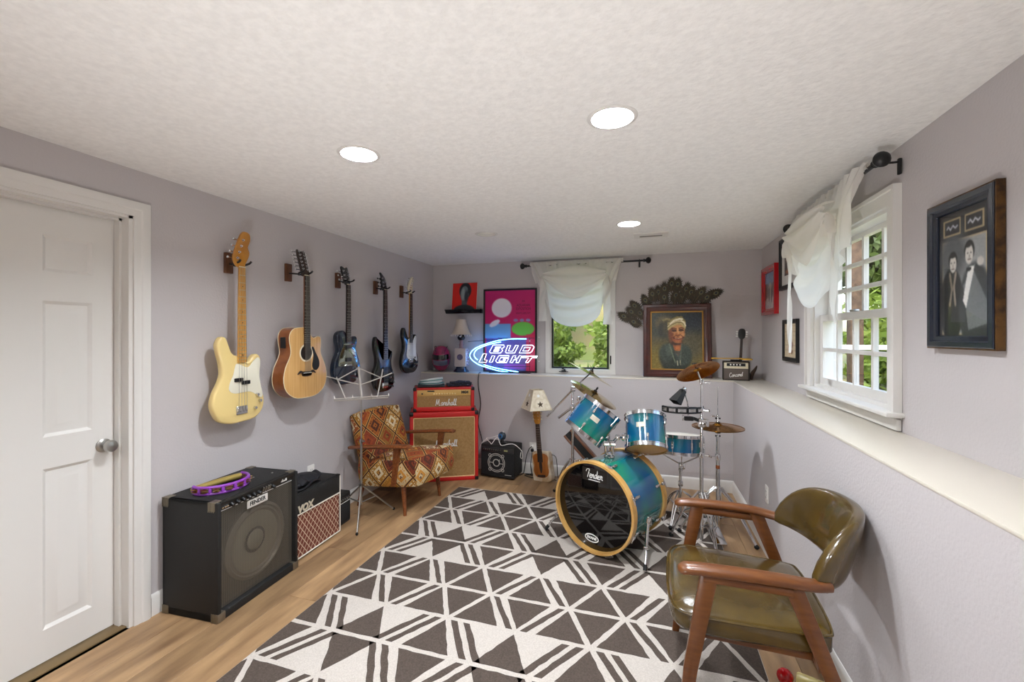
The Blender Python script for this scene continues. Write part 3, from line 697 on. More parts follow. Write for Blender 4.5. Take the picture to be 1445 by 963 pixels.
# 3 single cut electric
lp_body = [(0, 0), (-.085, .006), (-.145, .05), (-.165, .12), (-.152, .19), (-.118, .25), (-.108, .29), (-.125, .35), (-.125, .40), (-.095, .43), (-.05, .438), (-.02, .42), (.03, .37), (.055, .355), (.075, .375), (.1, .392), (.12, .375), (.118, .33), (.106, .29), (.12, .25), (.152, .19), (.165, .12), (.145, .05), (.085, .006)]
guitar('electric_guitar', 'dark blue single-cutaway electric guitar with mirrored pickguard hung on the wall', 3.008, 1.053, .12, lp_body, .048, M_bluetop, .813, .4, .345, (.042, .054), M_blackgloss, M_rose,
  head=[(-.022, .813), (.022, .813), (.036, .85), (.04, .955), (.022, .965), (0, .955), (-.022, .965), (-.04, .955), (-.036, .85)], headtilt=-.25, mhead=M_blackgloss,
  tuners=[(s_ * .026, .855 + k * .036, s_) for s_ in (-1, 1) for k in range(3)],
  guard=[[(-.1, .245), (-.06, .31), (-.05, .33), (.06, .33), (.09, .31), (.095, .29), (.1, .24), (.13, .16), (.11, .13), (.02, .15), (-.1, .15), (-.12, .17)]], mguard=M_mirror,
  pickups=[(0, .305, .07, .03), (0, .2, .07, .03)], bridge=(0, .155, .08, .014), knobs=[(.09, .12), (.115, .085), (.07, .075), (.09, .04)], nstr=6, nfret=22)
hanger(3.02, 1.905, .105, 'wall hanger carrying the dark blue single-cutaway guitar')
# 4 black five string bass
b2_body = [(0, 0), (-.08, .006), (-.14, .05), (-.165, .12), (-.16, .19), (-.13, .25), (-.125, .32), (-.15, .4), (-.155, .46), (-.14, .505), (-.118, .51), (-.1, .46), (-.075, .38), (-.05, .33), (-.02, .32), (.03, .305), (.05, .31), (.075, .35), (.1, .375), (.125, .375), (.13, .34), (.115, .28), (.125, .22), (.16, .15), (.165, .1), (.14, .04), (.08, .006)]
guitar('bass_guitar', 'black five-string bass guitar with long pointed horn hung on the wall', 3.535, .925, .12, b2_body, .042, M_blackgloss, .952, .37, .3, (.045, .066), M_blackgloss, M_rose,
  head=[(-.024, .952), (.024, .952), (.036, .985), (.038, 1.04), (.03, 1.07), (-.012, 1.11), (-.03, 1.112), (-.02, 1.075), (-.034, 1.02), (-.036, .985)], headtilt=-.2, mhead=M_blackgloss, mtuner=M_black,
  tuners=[(-.02, .985, -1), (-.018, 1.02, -1), (-.016, 1.058, -1), (.02, .99, 1), (.02, 1.03, 1)],
  pickups=[(0, .215, .085, .03), (0, .13, .085, .03)], bridge=(0, .06, .085, .05), knobs=[(.11, .17), (.13, .125), (.135, .08), (.11, .04)], nstr=5, nfret=24, tilt=0)
hanger(3.545, 1.90, .105, 'wall hanger carrying the black five-string bass')
# 5 black double cutaway with white guard
st_body = [(0, 0), (-.08, .004), (-.14, .04), (-.163, .11), (-.15, .18), (-.122, .24), (-.118, .3), (-.138, .37), (-.14, .43), (-.12, .466), (-.094, .455), (-.07, .405), (-.05, .375), (-.02, .365), (.025, .34), (.05, .345), (.075, .38), (.1, .4), (.125, .39), (.13, .345), (.117, .28), (.122, .23), (.155, .16), (.163, .1), (.14, .04), (.08, .004)]
guitar('electric_guitar', 'black double-cutaway electric guitar with white pickguard and pale headstock hung on the wall', 3.997, 1.06, .12, st_body, .042, M_blackgloss, .823, .36, .315, (.042, .056), M_maple, M_rose,
  head=[(-.021, .823), (.021, .823), (.03, .845), (.045, .88), (.04, .91), (.055, .95), (.06, .985), (.04, 1.0), (.01, .98), (-.035, .9), (-.042, .86)], mhead=mat('pale_maple_head', '#e3d7b8', .3, coat=.3),
  tuners=[(-.02 + k * .012, .862 + k * .0235, -1) for k in range(6)],
  guard=[(-.04, .355), (.03, .335), (.05, .34), (.08, .38), (.108, .385), (.115, .34), (.105, .27), (.115, .2), (.135, .13), (.12, .115), (.085, .14), (.05, .15), (-.045, .15), (-.075, .18), (-.07, .25), (-.06, .31)], mguard=M_pwhite,
  pickups=[(0, .295, .07, .016), (0, .235, .07, .016), (0, .178, .07, .016)], mpick=M_pwhite, bridge=(0, .13, .075, .04), knobs=[(.07, .16), (.092, .125), (.112, .09)], nstr=6, nfret=22,
  extra=lambda g, W: MB().rbox((.1, .06, .001), (.05, .02, .004), .002, 1, W @ T((.0, 0, 0))).build('jack_plate', M_chrome, g))
hanger(4.0, 1.905, .105, 'wall hanger carrying the black guitar with white pickguard')

# ================================================================ amplifiers
def grille_mat(name, c1, c2, pitch, rough=.6, metal=.0):
    """perforated sheet: dark holes are see-through, metal between"""
    if name in MATS: return MATS[name]
    m = mat(name, c1, rough, metal); N = m.node_tree.nodes; L = m.node_tree.links; b = N['Principled BSDF']
    tc = N.new('ShaderNodeTexCoord'); sp = N.new('ShaderNodeSeparateXYZ'); L.new(tc.outputs['Object'], sp.inputs[0])
    def mth(op, a, b_=None):
        n = N.new('ShaderNodeMath'); n.operation = op
        for i, q in enumerate((a, b_)):
            if q is None: continue
            if isinstance(q, (int, float)): n.inputs[i].default_value = q
            else: L.new(q, n.inputs[i])
        return n.outputs[0]
    k = 2 * PI / pitch
    a = mth('SINE', mth('MULTIPLY', mth('ADD', sp.outputs['X'], sp.outputs['Z']), k)); c = mth('SINE', mth('MULTIPLY', mth('SUBTRACT', sp.outputs['X'], sp.outputs['Z']), k))
    h = mth('GREATER_THAN', mth('MULTIPLY', a, c), .12)
    tr = N.new('ShaderNodeBsdfTransparent'); mx = N.new('ShaderNodeMixShader'); out = N['Material Output']
    L.new(h, mx.inputs[0]); L.new(b.outputs[0], mx.inputs[1]); L.new(tr.outputs[0], mx.inputs[2]); L.new(mx.outputs[0], out.inputs[0]); return m
# big bass combo
A1W, A1D, A1H = .556, .365, .605
amp = thing('bass_amplifier', 'large worn black bass combo amplifier with metal corners and perforated grille', 'amplifier', (-2.255, 1.925, 0), PI / 2 + .047)
b = MB(); t_ = .022; y0, y1 = -A1D / 2, A1D / 2; hw = A1W / 2
for (xa, xb, ya, yb, za, zb) in ((-hw, -hw + t_, y0, y1, .0, A1H), (hw - t_, hw, y0, y1, 0, A1H), (-hw, hw, y0 + .03, y1, A1H - t_, A1H), (-hw, hw, y0, y1, 0, .045), (-hw, hw, y1 - .02, y1, 0, A1H)):
    b.rbox(((xa + xb) / 2, (ya + yb) / 2, (za + zb) / 2), (xb - xa, yb - ya, zb - za), .006)
b.build('cabinet', M_tolex, amp)
# slanted control panel
cp = MB(); CPM = T((0, y0 + .016, A1H - .028)) @ RX(.42) @ FRONT
cp.slab(rrect(A1W - .05, .056, .003), -.01, .004, .001, CPM); cpo = cp.build('control_panel', mat('panel_black', '#191817', .35), amp)
for k, xx in enumerate([-.19, -.155, -.12, -.085, -.05, -.015, .085]): MB().lathe([(.0, .022), (.008, .022), (.009, .02), (.011, .003), (.011, 0)], 12, CPM @ T((xx, 0, .004))).build('control_knob', M_black, cpo)
for k in range(3): MB().cyl((-.24 + k * .014, -.004, .004), (-.24 + k * .014, -.004, .010), .0055, n=10, M=CPM).build('input_jack', M_chrome, cpo)
for xx in (.012, .03, .048, .062): MB().rbox((xx, .004, .008), (.006, .03, .01), .001, 1, CPM).build('slider', M_steel, cpo)
MB().box((0, -.025, .0045), (A1W - .06, .003, .002), CPM).build('panel_line', M_pwhite, cpo)
script('Rumble', .0085, .0014, 'panel_script', M_pwhite, cpo, CPM @ T((.175, -.005, .005)))
# baffle, speaker, grille
gz0, gz1 = .05, A1H - .052; gw = A1W - .05
MB().bx(-gw / 2, gw / 2, y0 + .05, y0 + .06, gz0, gz1).build('baffle', mat('baffle_dark', '#1a1918', .9), amp)
SM = T((0, y0 + .05, (gz0 + gz1) / 2 - .005)) @ RX(PI / 2)
sp_ = MB(); sp_.lathe([(.205, .0), (.205, .012), (.19, .018), (.182, .008), (.17, .014), (.158, .006)], 48, SM, caps=False); sp_.build('speaker_frame', mat('speaker_rim', '#857c6c', .45, .4), amp)
sp_ = MB(); sp_.lathe([(.158, .006), (.1, -.012 + .02), (.055, -.004), (.055, .004), (.035, .014), (0, .018)], 40, SM, caps=False); sp_.build('speaker_cone', mat('speaker_paper', '#8f8670', .8), amp)
gm = grille_mat('perforated_steel', '#6f685d', '#000000', .0125, .5, .5)
MB().grid(lambda a, c: ((a - .5) * gw, y0 + .026, gz0 + c * (gz1 - gz0)), 2, 2).build('grille', gm, amp, 0)
lm = T((-.012, y0 + .022, .522)) @ FRONT
lo = MB().slab(rrect(.142, .042, .004), -.002, .003, .001, lm).build('logo_plate', mat('logo_plate_white', '#d9d3cb', .35), amp)
text('FENDER', .030, 'logo_letters', M_black, lo, lm @ T((0, 0, .0035)), bold=.0006)
M_corner = mat('ridged_metal_corner', '#8f8676', .38, .85)
for sx in (-1, 1):
    for sy in (-1, 1):
        for zt in (0, 1):
            c = MB(); cx, cy, cz = sx * (hw - .022), sy * (A1D / 2 - .022) + (0 if not (zt and sy < 0) else .02), (A1H - .022 if zt else .022)
            c.rbox((cx + sx * .001, cy + sy * .001, cz + (.001 if zt else -.001 * 0)), (.047, .047, .047), .006)
            for k in range(4): c.box((cx + sx * .0245, cy + (k - 1.5) * .011, cz), (.003, .004, .05), T((0, 0, 0)) )
            c.build('metal_corner', M_corner, amp)
hnd = MB(); hnd.rbox((0, .05, A1H + .008), (.2, .028, .01), .004); hnd.build('strap_handle', M_rubber, amp)
for (xx, yy) in ((-.2, -.03), (-.07, -.1), (.1, -.02), (.2, -.06)): MB().lathe([(.006, 0), (.005, .003), (0, .004)], 10, T((xx, yy, A1H))).build('screw_head', M_steel, amp)
# tambourine on it
tp = onz(333, 672, A1H)
tb = thing('tambourine', 'purple half-moon tambourine with brass jingles lying on the black bass amplifier', 'tambourine', (-2.235, 1.84, A1H + .001), PI / 2 - .12)
M_purple = mat('purple_plastic', '#8d3fb0', .3, coat=.2)
arc = [(.135 * math.cos(a), -.115 * math.sin(a) + .03) for a in [PI * k / 28 for k in range(-2, 31)]]
for zc in (.007, .041):
    b = MB(); b.tube([(x, y, zc) for x, y in arc], .0075, 8); b.build('rim', M_purple, tb)
b = MB(); b.tube(cat_rom([(arc[0][0], arc[0][1], .024), (.11, .062, .024), (0, .068, .024), (-.11, .062, .024), (arc[-1][0], arc[-1][1], .024)], 5, False), [.017] * 21, 10); b.build('grip', mat('gold_grip', '#a8924f', .35, .4), tb)
for k in range(0, 33, 4):
    x, y = arc[k]; MB().rbox((x, y, .024), (.016, .012, .034), .003).build('post', M_purple, tb)
for k in range(2, 33, 4):
    x, y = arc[k]; n_ = Vector((x, y - .03, 0)).normalized()
    for dz in (.018, .03):
        MB().lathe([(0, -.003), (.006, -.002), (.018, 0), (.018, .0008), (.006, .003), (0, .004)], 14, T((x + n_.x * .002, y + n_.y * .002, dz))).build('jingle', M_brass, tb)
# diamond grille combo
VW, VD, VH = .46, .235, .428
vx = thing('guitar_amplifier', 'black combo amplifier with brown diamond grille cloth and white piping', 'amplifier', (-2.153 - VD / 2, 2.467, 0), PI / 2 + .045)
b = MB(); b.rbox((0, .006, VH / 2), (VW, VD - .012, VH), .008); b.build('cabinet', M_tolex, vx)
b = MB(); b.rbox((0, -VD / 2 + .004, VH - .068), (VW - .012, .012, .125), .004); b.build('upper_baffle', M_tolex, vx)
def vox_mat():
    m = mat('brown_diamond_cloth', '#6d3626', .8); N = m.node_tree.nodes; L = m.node_tree.links; b = N['Principled BSDF']
    tc = N.new('ShaderNodeTexCoord'); sp = N.new('ShaderNodeSeparateXYZ'); L.new(tc.outputs['Object'], sp.inputs[0])
    def mth(op, a, b_=None):
        n = N.new('ShaderNodeMath'); n.operation = op
        for i, q in enumerate((a, b_)):
            if q is None: continue
            if isinstance(q, (int, float)): n.inputs[i].default_value = q
            else: L.new(q, n.inputs[i])
        return n.outputs[0]
    X = mth('MULTIPLY', sp.outputs['X'], 1 / .040); Z = mth('MULTIPLY', sp.outputs['Z'], 1 / .052)
    def lines(q): return mth('LESS_THAN', mth('ABSOLUTE', mth('SUBTRACT', mth('FRACT', q), .5)), .075)
    ln = mth('MAXIMUM', lines(mth('ADD', X, Z)), lines(mth('SUBTRACT', X, Z)))
    mx = N.new('ShaderNodeMix'); mx.data_type = 'RGBA'; L.new(ln, mx.inputs['Factor'])
    mx.inputs['A'].default_value = (*lin('#6d3323'), 1); mx.inputs['B'].default_value = (*lin('#cdb49a'), 1); L.new(mx.outputs['Result'], b.inputs['Base Color']); return m
b = MB(); b.rbox((0, -VD / 2 + .006, .155), (VW - .03, .01, .28), .003); b.build('grille_cloth', vox_mat(), vx, 0)
b = MB()
for (p0, p1) in (((-VW / 2 + .008, VH - .134), (VW / 2 - .008, VH - .134)), ((-VW / 2 + .008, .013), (VW / 2 - .008, .013)), ((VW / 2 - .008, .013), (VW / 2 - .008, VH - .01)), ((-VW / 2 + .008, .013), (-VW / 2 + .008, VH - .01))):
    b.tube([(p0[0], -VD / 2 - .003, p0[1]), (p1[0], -VD / 2 - .003, p1[1])], .0045, 8)
b.build('white_piping', mat('piping_white', '#e4ddd0', .4), vx)
text('VOX', .062, 'logo_letters', mat('logo_gold_white', '#ded3bb', .3, .3), vx, T((-.135, -VD / 2 - .003, VH - .105)) @ FRONT, bold=.003, shear=.12, extrude=.002, sx=1.05)
for sx in (-1, 1):
    for sy in (-1, 1): MB().rbox((sx * (VW / 2 - .014), sy * (VD / 2 - .016), VH - .012), (.032, .032, .028), .006).build('corner_protector', M_black, vx)
# pouch on top of it
pb = thing('gig_pouch', 'crumpled black pouch lying on the diamond-grille amplifier', 'pouch', (-2.27, 2.43, VH), PI / 2 + .1)
def pouch(a, c):
    th_ = 2 * PI * a; rr = math.sin(PI * min(max(c, .001), .999)) ** .55
    x = .15 * rr * math.copysign(abs(math.cos(th_)) ** .7, math.cos(th_)); y = .085 * rr * math.copysign(abs(math.sin(th_)) ** .7, math.sin(th_))
    z = .028 - .028 * math.copysign(abs(math.cos(PI * c)) ** .8, math.cos(PI * c)) * (1 + .25 * math.sin(x * 34) + .3 * math.sin(x * 18 + y * 25 + 1))
    if z < 0: z = 0
    return (x, y, z)
MB().grid(pouch, 40, 14, closed_u=True).build('pouch_body', mat('black_nylon', '#15151a', .55, bump=.5, bscale=60), pb)
fl_ = MB(); fl_.grid(lambda a, c: (-.1 + .23 * a, -.09 + .06 * c, .05 + .012 * math.sin(a * 9) + .01 * c - .02 * (1 - c)), 14, 5); fl_.build('flap', MATS['black_nylon'], pb)
b = MB(); b.tube(cat_rom([(-.14, -.02, .03), (-.17, -.08, .02), (-.1, -.1, .012), (0, -.095, .03), (.08, -.09, .012)], 5, False), .007, 6); b.build('strap', MATS['black_nylon'], pb)
# tiny practice amp
ma = thing('practice_amplifier', 'tiny black practice amplifier beside the diamond-grille amp', 'amplifier', (-2.30, 2.812, 0), PI / 2 + .06)
MB().rbox((0, 0, .118), (.17, .16, .236), .012).build('cabinet', M_tolex, ma)
MB().rbox((0, -.079, .195), (.146, .01, .04), .003).build('control_panel', mat('panel_black', '#191817', .35), ma)
for k in range(5): MB().cyl((-.05 + k * .025, -.084, .195), (-.05 + k * .025, -.094, .195), .006, n=10).build('control_knob', M_steel, ma)
MB().rbox((0, -.079, .092), (.146, .01, .145), .003).build('grille_cloth', mat('dark_grille_cloth', '#1c1c1d', .9, bump=.8, bscale=900), ma)
MB().box((0, -.0845, .170), (.146, .002, .003)).build('piping', M_pwhite, ma)
# ================================================================ music stand
ms = thing('music_stand', 'folding wire music stand on a chrome tripod in front of the patterned armchair', 'music stand', (-2.145, 2.925, 0))
b = MB(); b.cyl((0, 0, .12), (0, 0, .62), .0085, n=12); b.cyl((0, 0, .6), (0, 0, .95), .006, n=10); b.build('pole', M_steel, ms)
b = MB(); b.rbox((0, 0, .27), (.03, .03, .03), .006); b.build('leg_hub', M_steel, ms)
b = MB(); b.rbox((0, 0, .62), (.022, .022, .03), .005); b.cyl((0, 0, .62), (.03, 0, .62), .006, n=8); b.build('clamp_knob', M_steel, ms)
for a in (-.0, 1, 2):
    an = math.radians(-60) + a * math.radians(120); fx, fy = .278 * math.cos(an), .278 * math.sin(an)
    b = MB(); b.tube([(.012 * math.cos(an), .012 * math.sin(an), .265), (fx, fy, .01)], .0062, 8); b.tube([(.01 * math.cos(an), .01 * math.sin(an), .14), (fx * .42, fy * .42, .158)], .0045, 6)
    lg = b.build('leg', M_steel, ms); MB().ell((fx, fy, .012), (.011, .011, .012), 10).build('rubber_foot', M_rubber, lg)
wd = Vector((.89 * C_ - .46 * S_, .89 * S_ + .46 * C_, 0)).normalized(); nrm = Vector((wd.y, -wd.x, 0))
up = (Vector((0, 0, 1)) * math.cos(.66) - nrm * math.sin(.66)).normalized()
def DK(u, v, w_=0): return Vector((0, 0, .955)) + nrm * .035 + wd * u + up * v + (nrm * math.cos(.66) + Vector((0, 0, 1)) * math.sin(.66)) * w_
b = MB()
b.tube([DK(0, 0), DK(0, .3)], [.010, .010], 6)
b.build('desk_spine', mat('pale_enamel', '#cfc9c2', .35, .4), ms)
b = MB(); dl = [((-.115, .0), (-.19, .27)), ((.115, 0), (.19, .27))]
for (p, q) in dl: b.tube([DK(*p), DK(*q)], .0055, 6)
for s_ in (-1, 1):
    b.tube([DK(0, .29), DK(s_ * .165, .19)], .0045, 6); b.tube([DK(s_ * .165, .19), DK(0, .13)], .0045, 6); b.tube([DK(s_ * .165, .19), DK(s_ * .26, .23)], .0045, 6)
b.build('desk_wires', MATS['pale_enamel'], ms)
b = MB(); b.tube([DK(-.2, 0), DK(.2, 0)], .006, 6); b.tube([DK(-.2, 0, .03), DK(.2, 0, .03)], .004, 6)
for q in (-.2, -.07, .07, .2): b.tube([DK(q, 0), DK(q, 0, .03), DK(q, .02, .032)], .004, 6)
b.build('page_ledge', MATS['pale_enamel'], ms)
# ================================================================ patterned armchair
def kilim():
    m = mat('kilim_upholstery', '#a8622a', .85, bump=.5, bscale=300); N = m.node_tree.nodes; L = m.node_tree.links; b = N['Principled BSDF']
    uv = N.new('ShaderNodeUVMap'); mp = N.new('ShaderNodeMapping'); mp.inputs['Rotation'].default_value = (0, 0, PI / 4); mp.inputs['Scale'].default_value = (6.4, 6.4, 1)
    L.new(uv.outputs[0], mp.inputs[0])
    fr = N.new('ShaderNodeVectorMath'); fr.operation = 'FRACTION'; L.new(mp.outputs[0], fr.inputs[0])
    fl_ = N.new('ShaderNodeVectorMath'); fl_.operation = 'FLOOR'; L.new(mp.outputs[0], fl_.inputs[0])
    sb = N.new('ShaderNodeVectorMath'); sb.operation = 'SUBTRACT'; sb.inputs[1].default_value = (.5, .5, 0); L.new(fr.outputs[0], sb.inputs[0])
    ab = N.new('ShaderNodeVectorMath'); ab.operation = 'ABSOLUTE'; L.new(sb.outputs[0], ab.inputs[0])
    sp = N.new('ShaderNodeSeparateXYZ'); L.new(ab.outputs[0], sp.inputs[0])
    mxx = N.new('ShaderNodeMath'); mxx.operation = 'MAXIMUM'; L.new(sp.outputs[0], mxx.inputs[0]); L.new(sp.outputs[1], mxx.inputs[1])
    wn = N.new('ShaderNodeTexWhiteNoise'); wn.noise_dimensions = '2D'; L.new(fl_.outputs[0], wn.inputs['Vector'])
    def ramp(fac, stops):
        r = N.new('ShaderNodeValToRGB'); r.color_ramp.interpolation = 'CONSTANT'
        while len(r.color_ramp.elements) < len(stops): r.color_ramp.elements.new(.5)
        for e, (p, c) in zip(r.color_ramp.elements, stops): e.position = p; e.color = (*lin(c), 1)
        L.new(fac, r.inputs[0]); return r.outputs[0]
    base = ramp(wn.outputs['Value'], [(0, '#9a4f1c'), (.24, '#a8752a'), (.46, '#7c3318'), (.64, '#a65c1e'), (.8, '#8d6428'), (.92, '#c9b58c')])
    wn2 = N.new('ShaderNodeTexWhiteNoise'); wn2.noise_dimensions = '3D'; ad = N.new('ShaderNodeVectorMath'); ad.inputs[1].default_value = (7, 3, 5); L.new(fl_.outputs[0], ad.inputs[0]); L.new(ad.outputs[0], wn2.inputs['Vector'])
    inner = ramp(wn2.outputs['Value'], [(0, '#d8c8a4'), (.2, '#4d2412'), (.45, '#c08434'), (.65, '#d2c29c'), (.8, '#8e3a18')])
    # dotted ring between radii
    vo = N.new('ShaderNodeTexVoronoi'); vo.inputs['Scale'].default_value = 9; L.new(mp.outputs[0], vo.inputs['Vector'])
    dot = N.new('ShaderNodeMath'); dot.operation = 'LESS_THAN'; dot.inputs[1].default_value = .42; L.new(vo.outputs['Distance'], dot.inputs[0])
    def mask(lo, hi):
        a = N.new('ShaderNodeMath'); a.operation = 'GREATER_THAN'; a.inputs[1].default_value = lo; L.new(mxx.outputs[0], a.inputs[0])
        c = N.new('ShaderNodeMath'); c.operation = 'LESS_THAN'; c.inputs[1].default_value = hi; L.new(mxx.outputs[0], c.inputs[0])
        d = N.new('ShaderNodeMath'); d.operation = 'MULTIPLY'; L.new(a.outputs[0], d.inputs[0]); L.new(c.outputs[0], d.inputs[1]); return d.outputs[0]
    def mix(f, a, bcol):
        x = N.new('ShaderNodeMix'); x.data_type = 'RGBA'; L.new(f, x.inputs['Factor']); L.new(a, x.inputs['A'])
        if isinstance(bcol, str): x.inputs['B'].default_value = (*lin(bcol), 1)
        else: L.new(bcol, x.inputs['B'])
        return x.outputs['Result']
    def mul(a, c):
        d = N.new('ShaderNodeMath'); d.operation = 'MULTIPLY'; L.new(a, d.inputs[0]); L.new(c, d.inputs[1]); return d.outputs[0]
    col = mix(mul(mask(.30, .41), dot.outputs[0]), base, inner)
    col = mix(mask(.12, .25), col, inner); col = mix(mul(mask(0, .12), dot.outputs[0]), col, '#4a1f12')
    col = mix(mask(.46, .51), col, '#4b2412'); col = mix(mask(.435, .46), col, '#cfa85c')
    L.new(col, b.inputs['Base Color']); return m
M_kilim = kilim()
M_teak = mat('teak_frame', '#8a4f28', .35, col2='#6b3716', nscale=6, stretch=(3, 12, 12), coat=.2)
ac = thing('patterned_armchair', 'mid-century armchair upholstered in orange and brown diamond tapestry', 'armchair', (-2.045, 3.365, 0), 1.43)
# seat cushion: front = -y
def cushion(mb, w, d, h, pts_y, M=None, nu=26, nv=18, crown=.03):
    pass
def softbox(w, d, h, r, M, crown=0.0, n=6, taper=0.0):
    bm = bmesh.new(); bmesh.ops.create_cube(bm, size=1); bmesh.ops.subdivide_edges(bm, edges=bm.edges[:], cuts=n, use_grid_fill=True)
    out = []
    for v_ in bm.verts:
        p = v_.co * 2; q = Vector((p.x * math.sqrt(max(0, 1 - p.y ** 2 / 2 * r - p.z ** 2 / 2 * r + p.y ** 2 * p.z ** 2 / 3 * r)), p.y * math.sqrt(max(0, 1 - p.z ** 2 / 2 * r - p.x ** 2 / 2 * r + p.z ** 2 * p.x ** 2 / 3 * r)), p.z * math.sqrt(max(0, 1 - p.x ** 2 / 2 * r - p.y ** 2 / 2 * r + p.x ** 2 * p.y ** 2 / 3 * r))))
        x, y, z = q.x * w / 2, q.y * d / 2, q.z * h / 2
        z += crown * (1 - min(1, p.x ** 2)) * (1 - min(1, p.y ** 2)) * (1 if p.z > 0 else 0); x *= 1 + taper * p.z / 2
        v_.co = Vector((x, y, z))
    bm.verts.index_update(); mb = MB(); mb.add([v_.co.copy() for v_ in bm.verts], [tuple(q.index for q in f_.verts) for f_ in bm.faces], M); bm.free(); return mb
softbox(.60, .66, .235, .34, T((0, -.055, .325)) @ RX(-.13), .02).build('seat_cushion', M_kilim, ac, 60, uvbox=True)
softbox(.57, .13, .56, .34, T((0, .235, .535)) @ RX(-.30), 0).build('backrest_cushion', M_kilim, ac, 60, uvbox=True)
for sx in (-1, 1):
    for (y, yt, r0, r1) in ((-.225, -.20, .013, .022), (.27, .22, .013, .021)):
        MB().cyl((sx * .243, y, 0), (sx * .23, yt, .235), r0, r1, 14).build('leg', M_teak, ac)
    am = MB(); pts = [(-.33, .578, .030), (-.30, .580, .040), (-.1, .560, .040), (.1, .535, .036), (.27, .512, .028), (.30, .508, .020)]
    vs = []; pr = [(-1, .0), (-.8, .011), (0, .014), (.8, .011), (1, 0), (.7, -.012), (-.7, -.012)]; n = len(pr)
    for (y, z, hw_) in pts: vs += [(sx * .315 + a * hw_, y, z + b_) for a, b_ in pr]
    am.add(vs, [(i * n + k, i * n + (k + 1) % n, (i + 1) * n + (k + 1) % n, (i + 1) * n + k) for i in range(len(pts) - 1) for k in range(n)] + [tuple(range(n - 1, -1, -1)), tuple((len(pts) - 1) * n + k for k in range(n))])
    am.build('armrest', M_teak, ac, 50)
    st = MB(); sec = [(.565, -.20, .062), (.40, -.18, .045), (.25, -.16, .034)]; vs = []
    for (z, y, wy) in sec: vs += [(sx * .305 - .011, y - wy / 2, z), (sx * .305 + .011, y - wy / 2, z), (sx * .305 + .011, y + wy / 2, z), (sx * .305 - .011, y + wy / 2, z)]
    st.add(vs, [(i * 4 + k, i * 4 + (k + 1) % 4, (i + 1) * 4 + (k + 1) % 4, (i + 1) * 4 + k) for i in range(2) for k in range(4)] + [(3, 2, 1, 0), (8, 9, 10, 11)])
    st.build('arm_support', M_teak, ac, 30)

# ================================================================ red amplifier stack
CW, CD, CH = .674, .345, .69; ca = 27.5 * PI / 180
cdir = Vector((math.cos(ca), math.sin(ca), 0)); cn = Vector((-math.sin(ca), math.cos(ca), 0))
fr_ = Vector((-1.616, 4.085, 0)); cc = fr_ - cdir * CW / 2 + cn * (CD / 2)
M_redtolex = mat('red_tolex', '#c81f1c', .45, bump=.4, bscale=420)
M_redcloth = mat('tan_grille_cloth', '#b08a58', .85, col2='#a07a48', nscale=60, bump=.6, bscale=700)
M_gold = mat('gold_panel', '#d8b06a', .35, .35)
cb = thing('speaker_cabinet', 'tall red speaker cabinet with tan grille cloth and white script', 'speaker', cc, ca)
b = MB(); f0 = -CD / 2
b.rbox((0, .012, CH / 2), (CW, CD - .024, CH), .012)
for (x0, x1, z0, z1) in ((-CW / 2, CW / 2, .0, .04), (-CW / 2, CW / 2, CH - .055, CH), (-CW / 2, -CW / 2 + .036, 0, CH), (CW / 2 - .036, CW / 2, 0, CH)): b.rbox(((x0 + x1) / 2, f0 + .03, (z0 + z1) / 2), (x1 - x0, .06, z1 - z0), .010)
b.build('cabinet', M_redtolex, cb)
MB().bx(-CW / 2 + .03, CW / 2 - .03, f0 + .012, f0 + .03, .035, CH - .05).build('grille_cloth', M_redcloth, cb, 0)
pp = MB(); q = rrect(CW - .076, CH - .1, .004, 1, 0, CH / 2 - .0075); pp.tube([(x, f0 + .009, z) for x, z in q], .005, 6, True); pp.build('piping', mat('cream_piping', '#e8c98e', .5), cb)
script('Marshall', .031, .0036, 'logo_script', M_pwhite, cb, T((.02, f0 + .006, CH * .50)) @ FRONT)
for sx in (-1, 1):
    for sy in (-1, 1):
        for zt in (0, 1): MB().rbox((sx * (CW / 2 - .018), sy * (CD / 2 - .018), CH - .018 if zt else .018), (.042, .042, .042), .011).build('corner_cap', M_black, cb)
HW, HD, HH = .60, .26, .235
hh = thing('amplifier_head', 'red amplifier head with gold control panel standing on the red speaker cabinet', 'amplifier', cc - cn * .025 + Vector((0, 0, CH + .004)), ca - .02)
b = MB(); f1 = -HD / 2; b.rbox((0, .012, HH / 2), (HW, HD - .024, HH), .012)
for (x0, x1, z0, z1) in ((-HW / 2, HW / 2, .0, .045), (-HW / 2, HW / 2, HH - .022, HH), (-HW / 2, -HW / 2 + .036, 0, HH), (HW / 2 - .036, HW / 2, 0, HH)): b.rbox(((x0 + x1) / 2, f1 + .03, (z0 + z1) / 2), (x1 - x0, .06, z1 - z0), .009)
b.build('cabinet', M_redtolex, hh)
MB().bx(-HW / 2 + .03, HW / 2 - .03, f1 + .012, f1 + .03, .04, HH - .08).build('grille_cloth', M_redcloth, hh, 0)
gp = MB().rbox((0, f1 + .018, HH - .052), (HW - .07, .02, .062), .002).build('control_panel', M_gold, hh)
for k in range(9): MB().lathe([(0, .014), (.006, .014), (.008, .002), (.008, 0)], 10, T((-.1 + k * .026, f1 + .008, HH - .062)) @ RX(PI / 2)).build('control_knob', mat('gold_knob', '#e7cf96', .3, .6), gp)
MB().cyl((-.215, f1 + .009, HH - .058), (-.215, f1 + .003, HH - .058), .008, n=12).build('input_jack', M_black, gp)
text('MG4', .034, 'panel_letters', M_black, gp, T((.205, f1 + .007, HH - .05)) @ FRONT, bold=.0025)
MB().rbox((-.13, f1 + .006, HH - .034), (.07, .006, .012), .003, 1, RY(0)).build('badge', M_black, gp)
script('Marshall', .030, .0034, 'logo_script', M_pwhite, hh, T((.02, f1 + .004, .058)) @ FRONT)
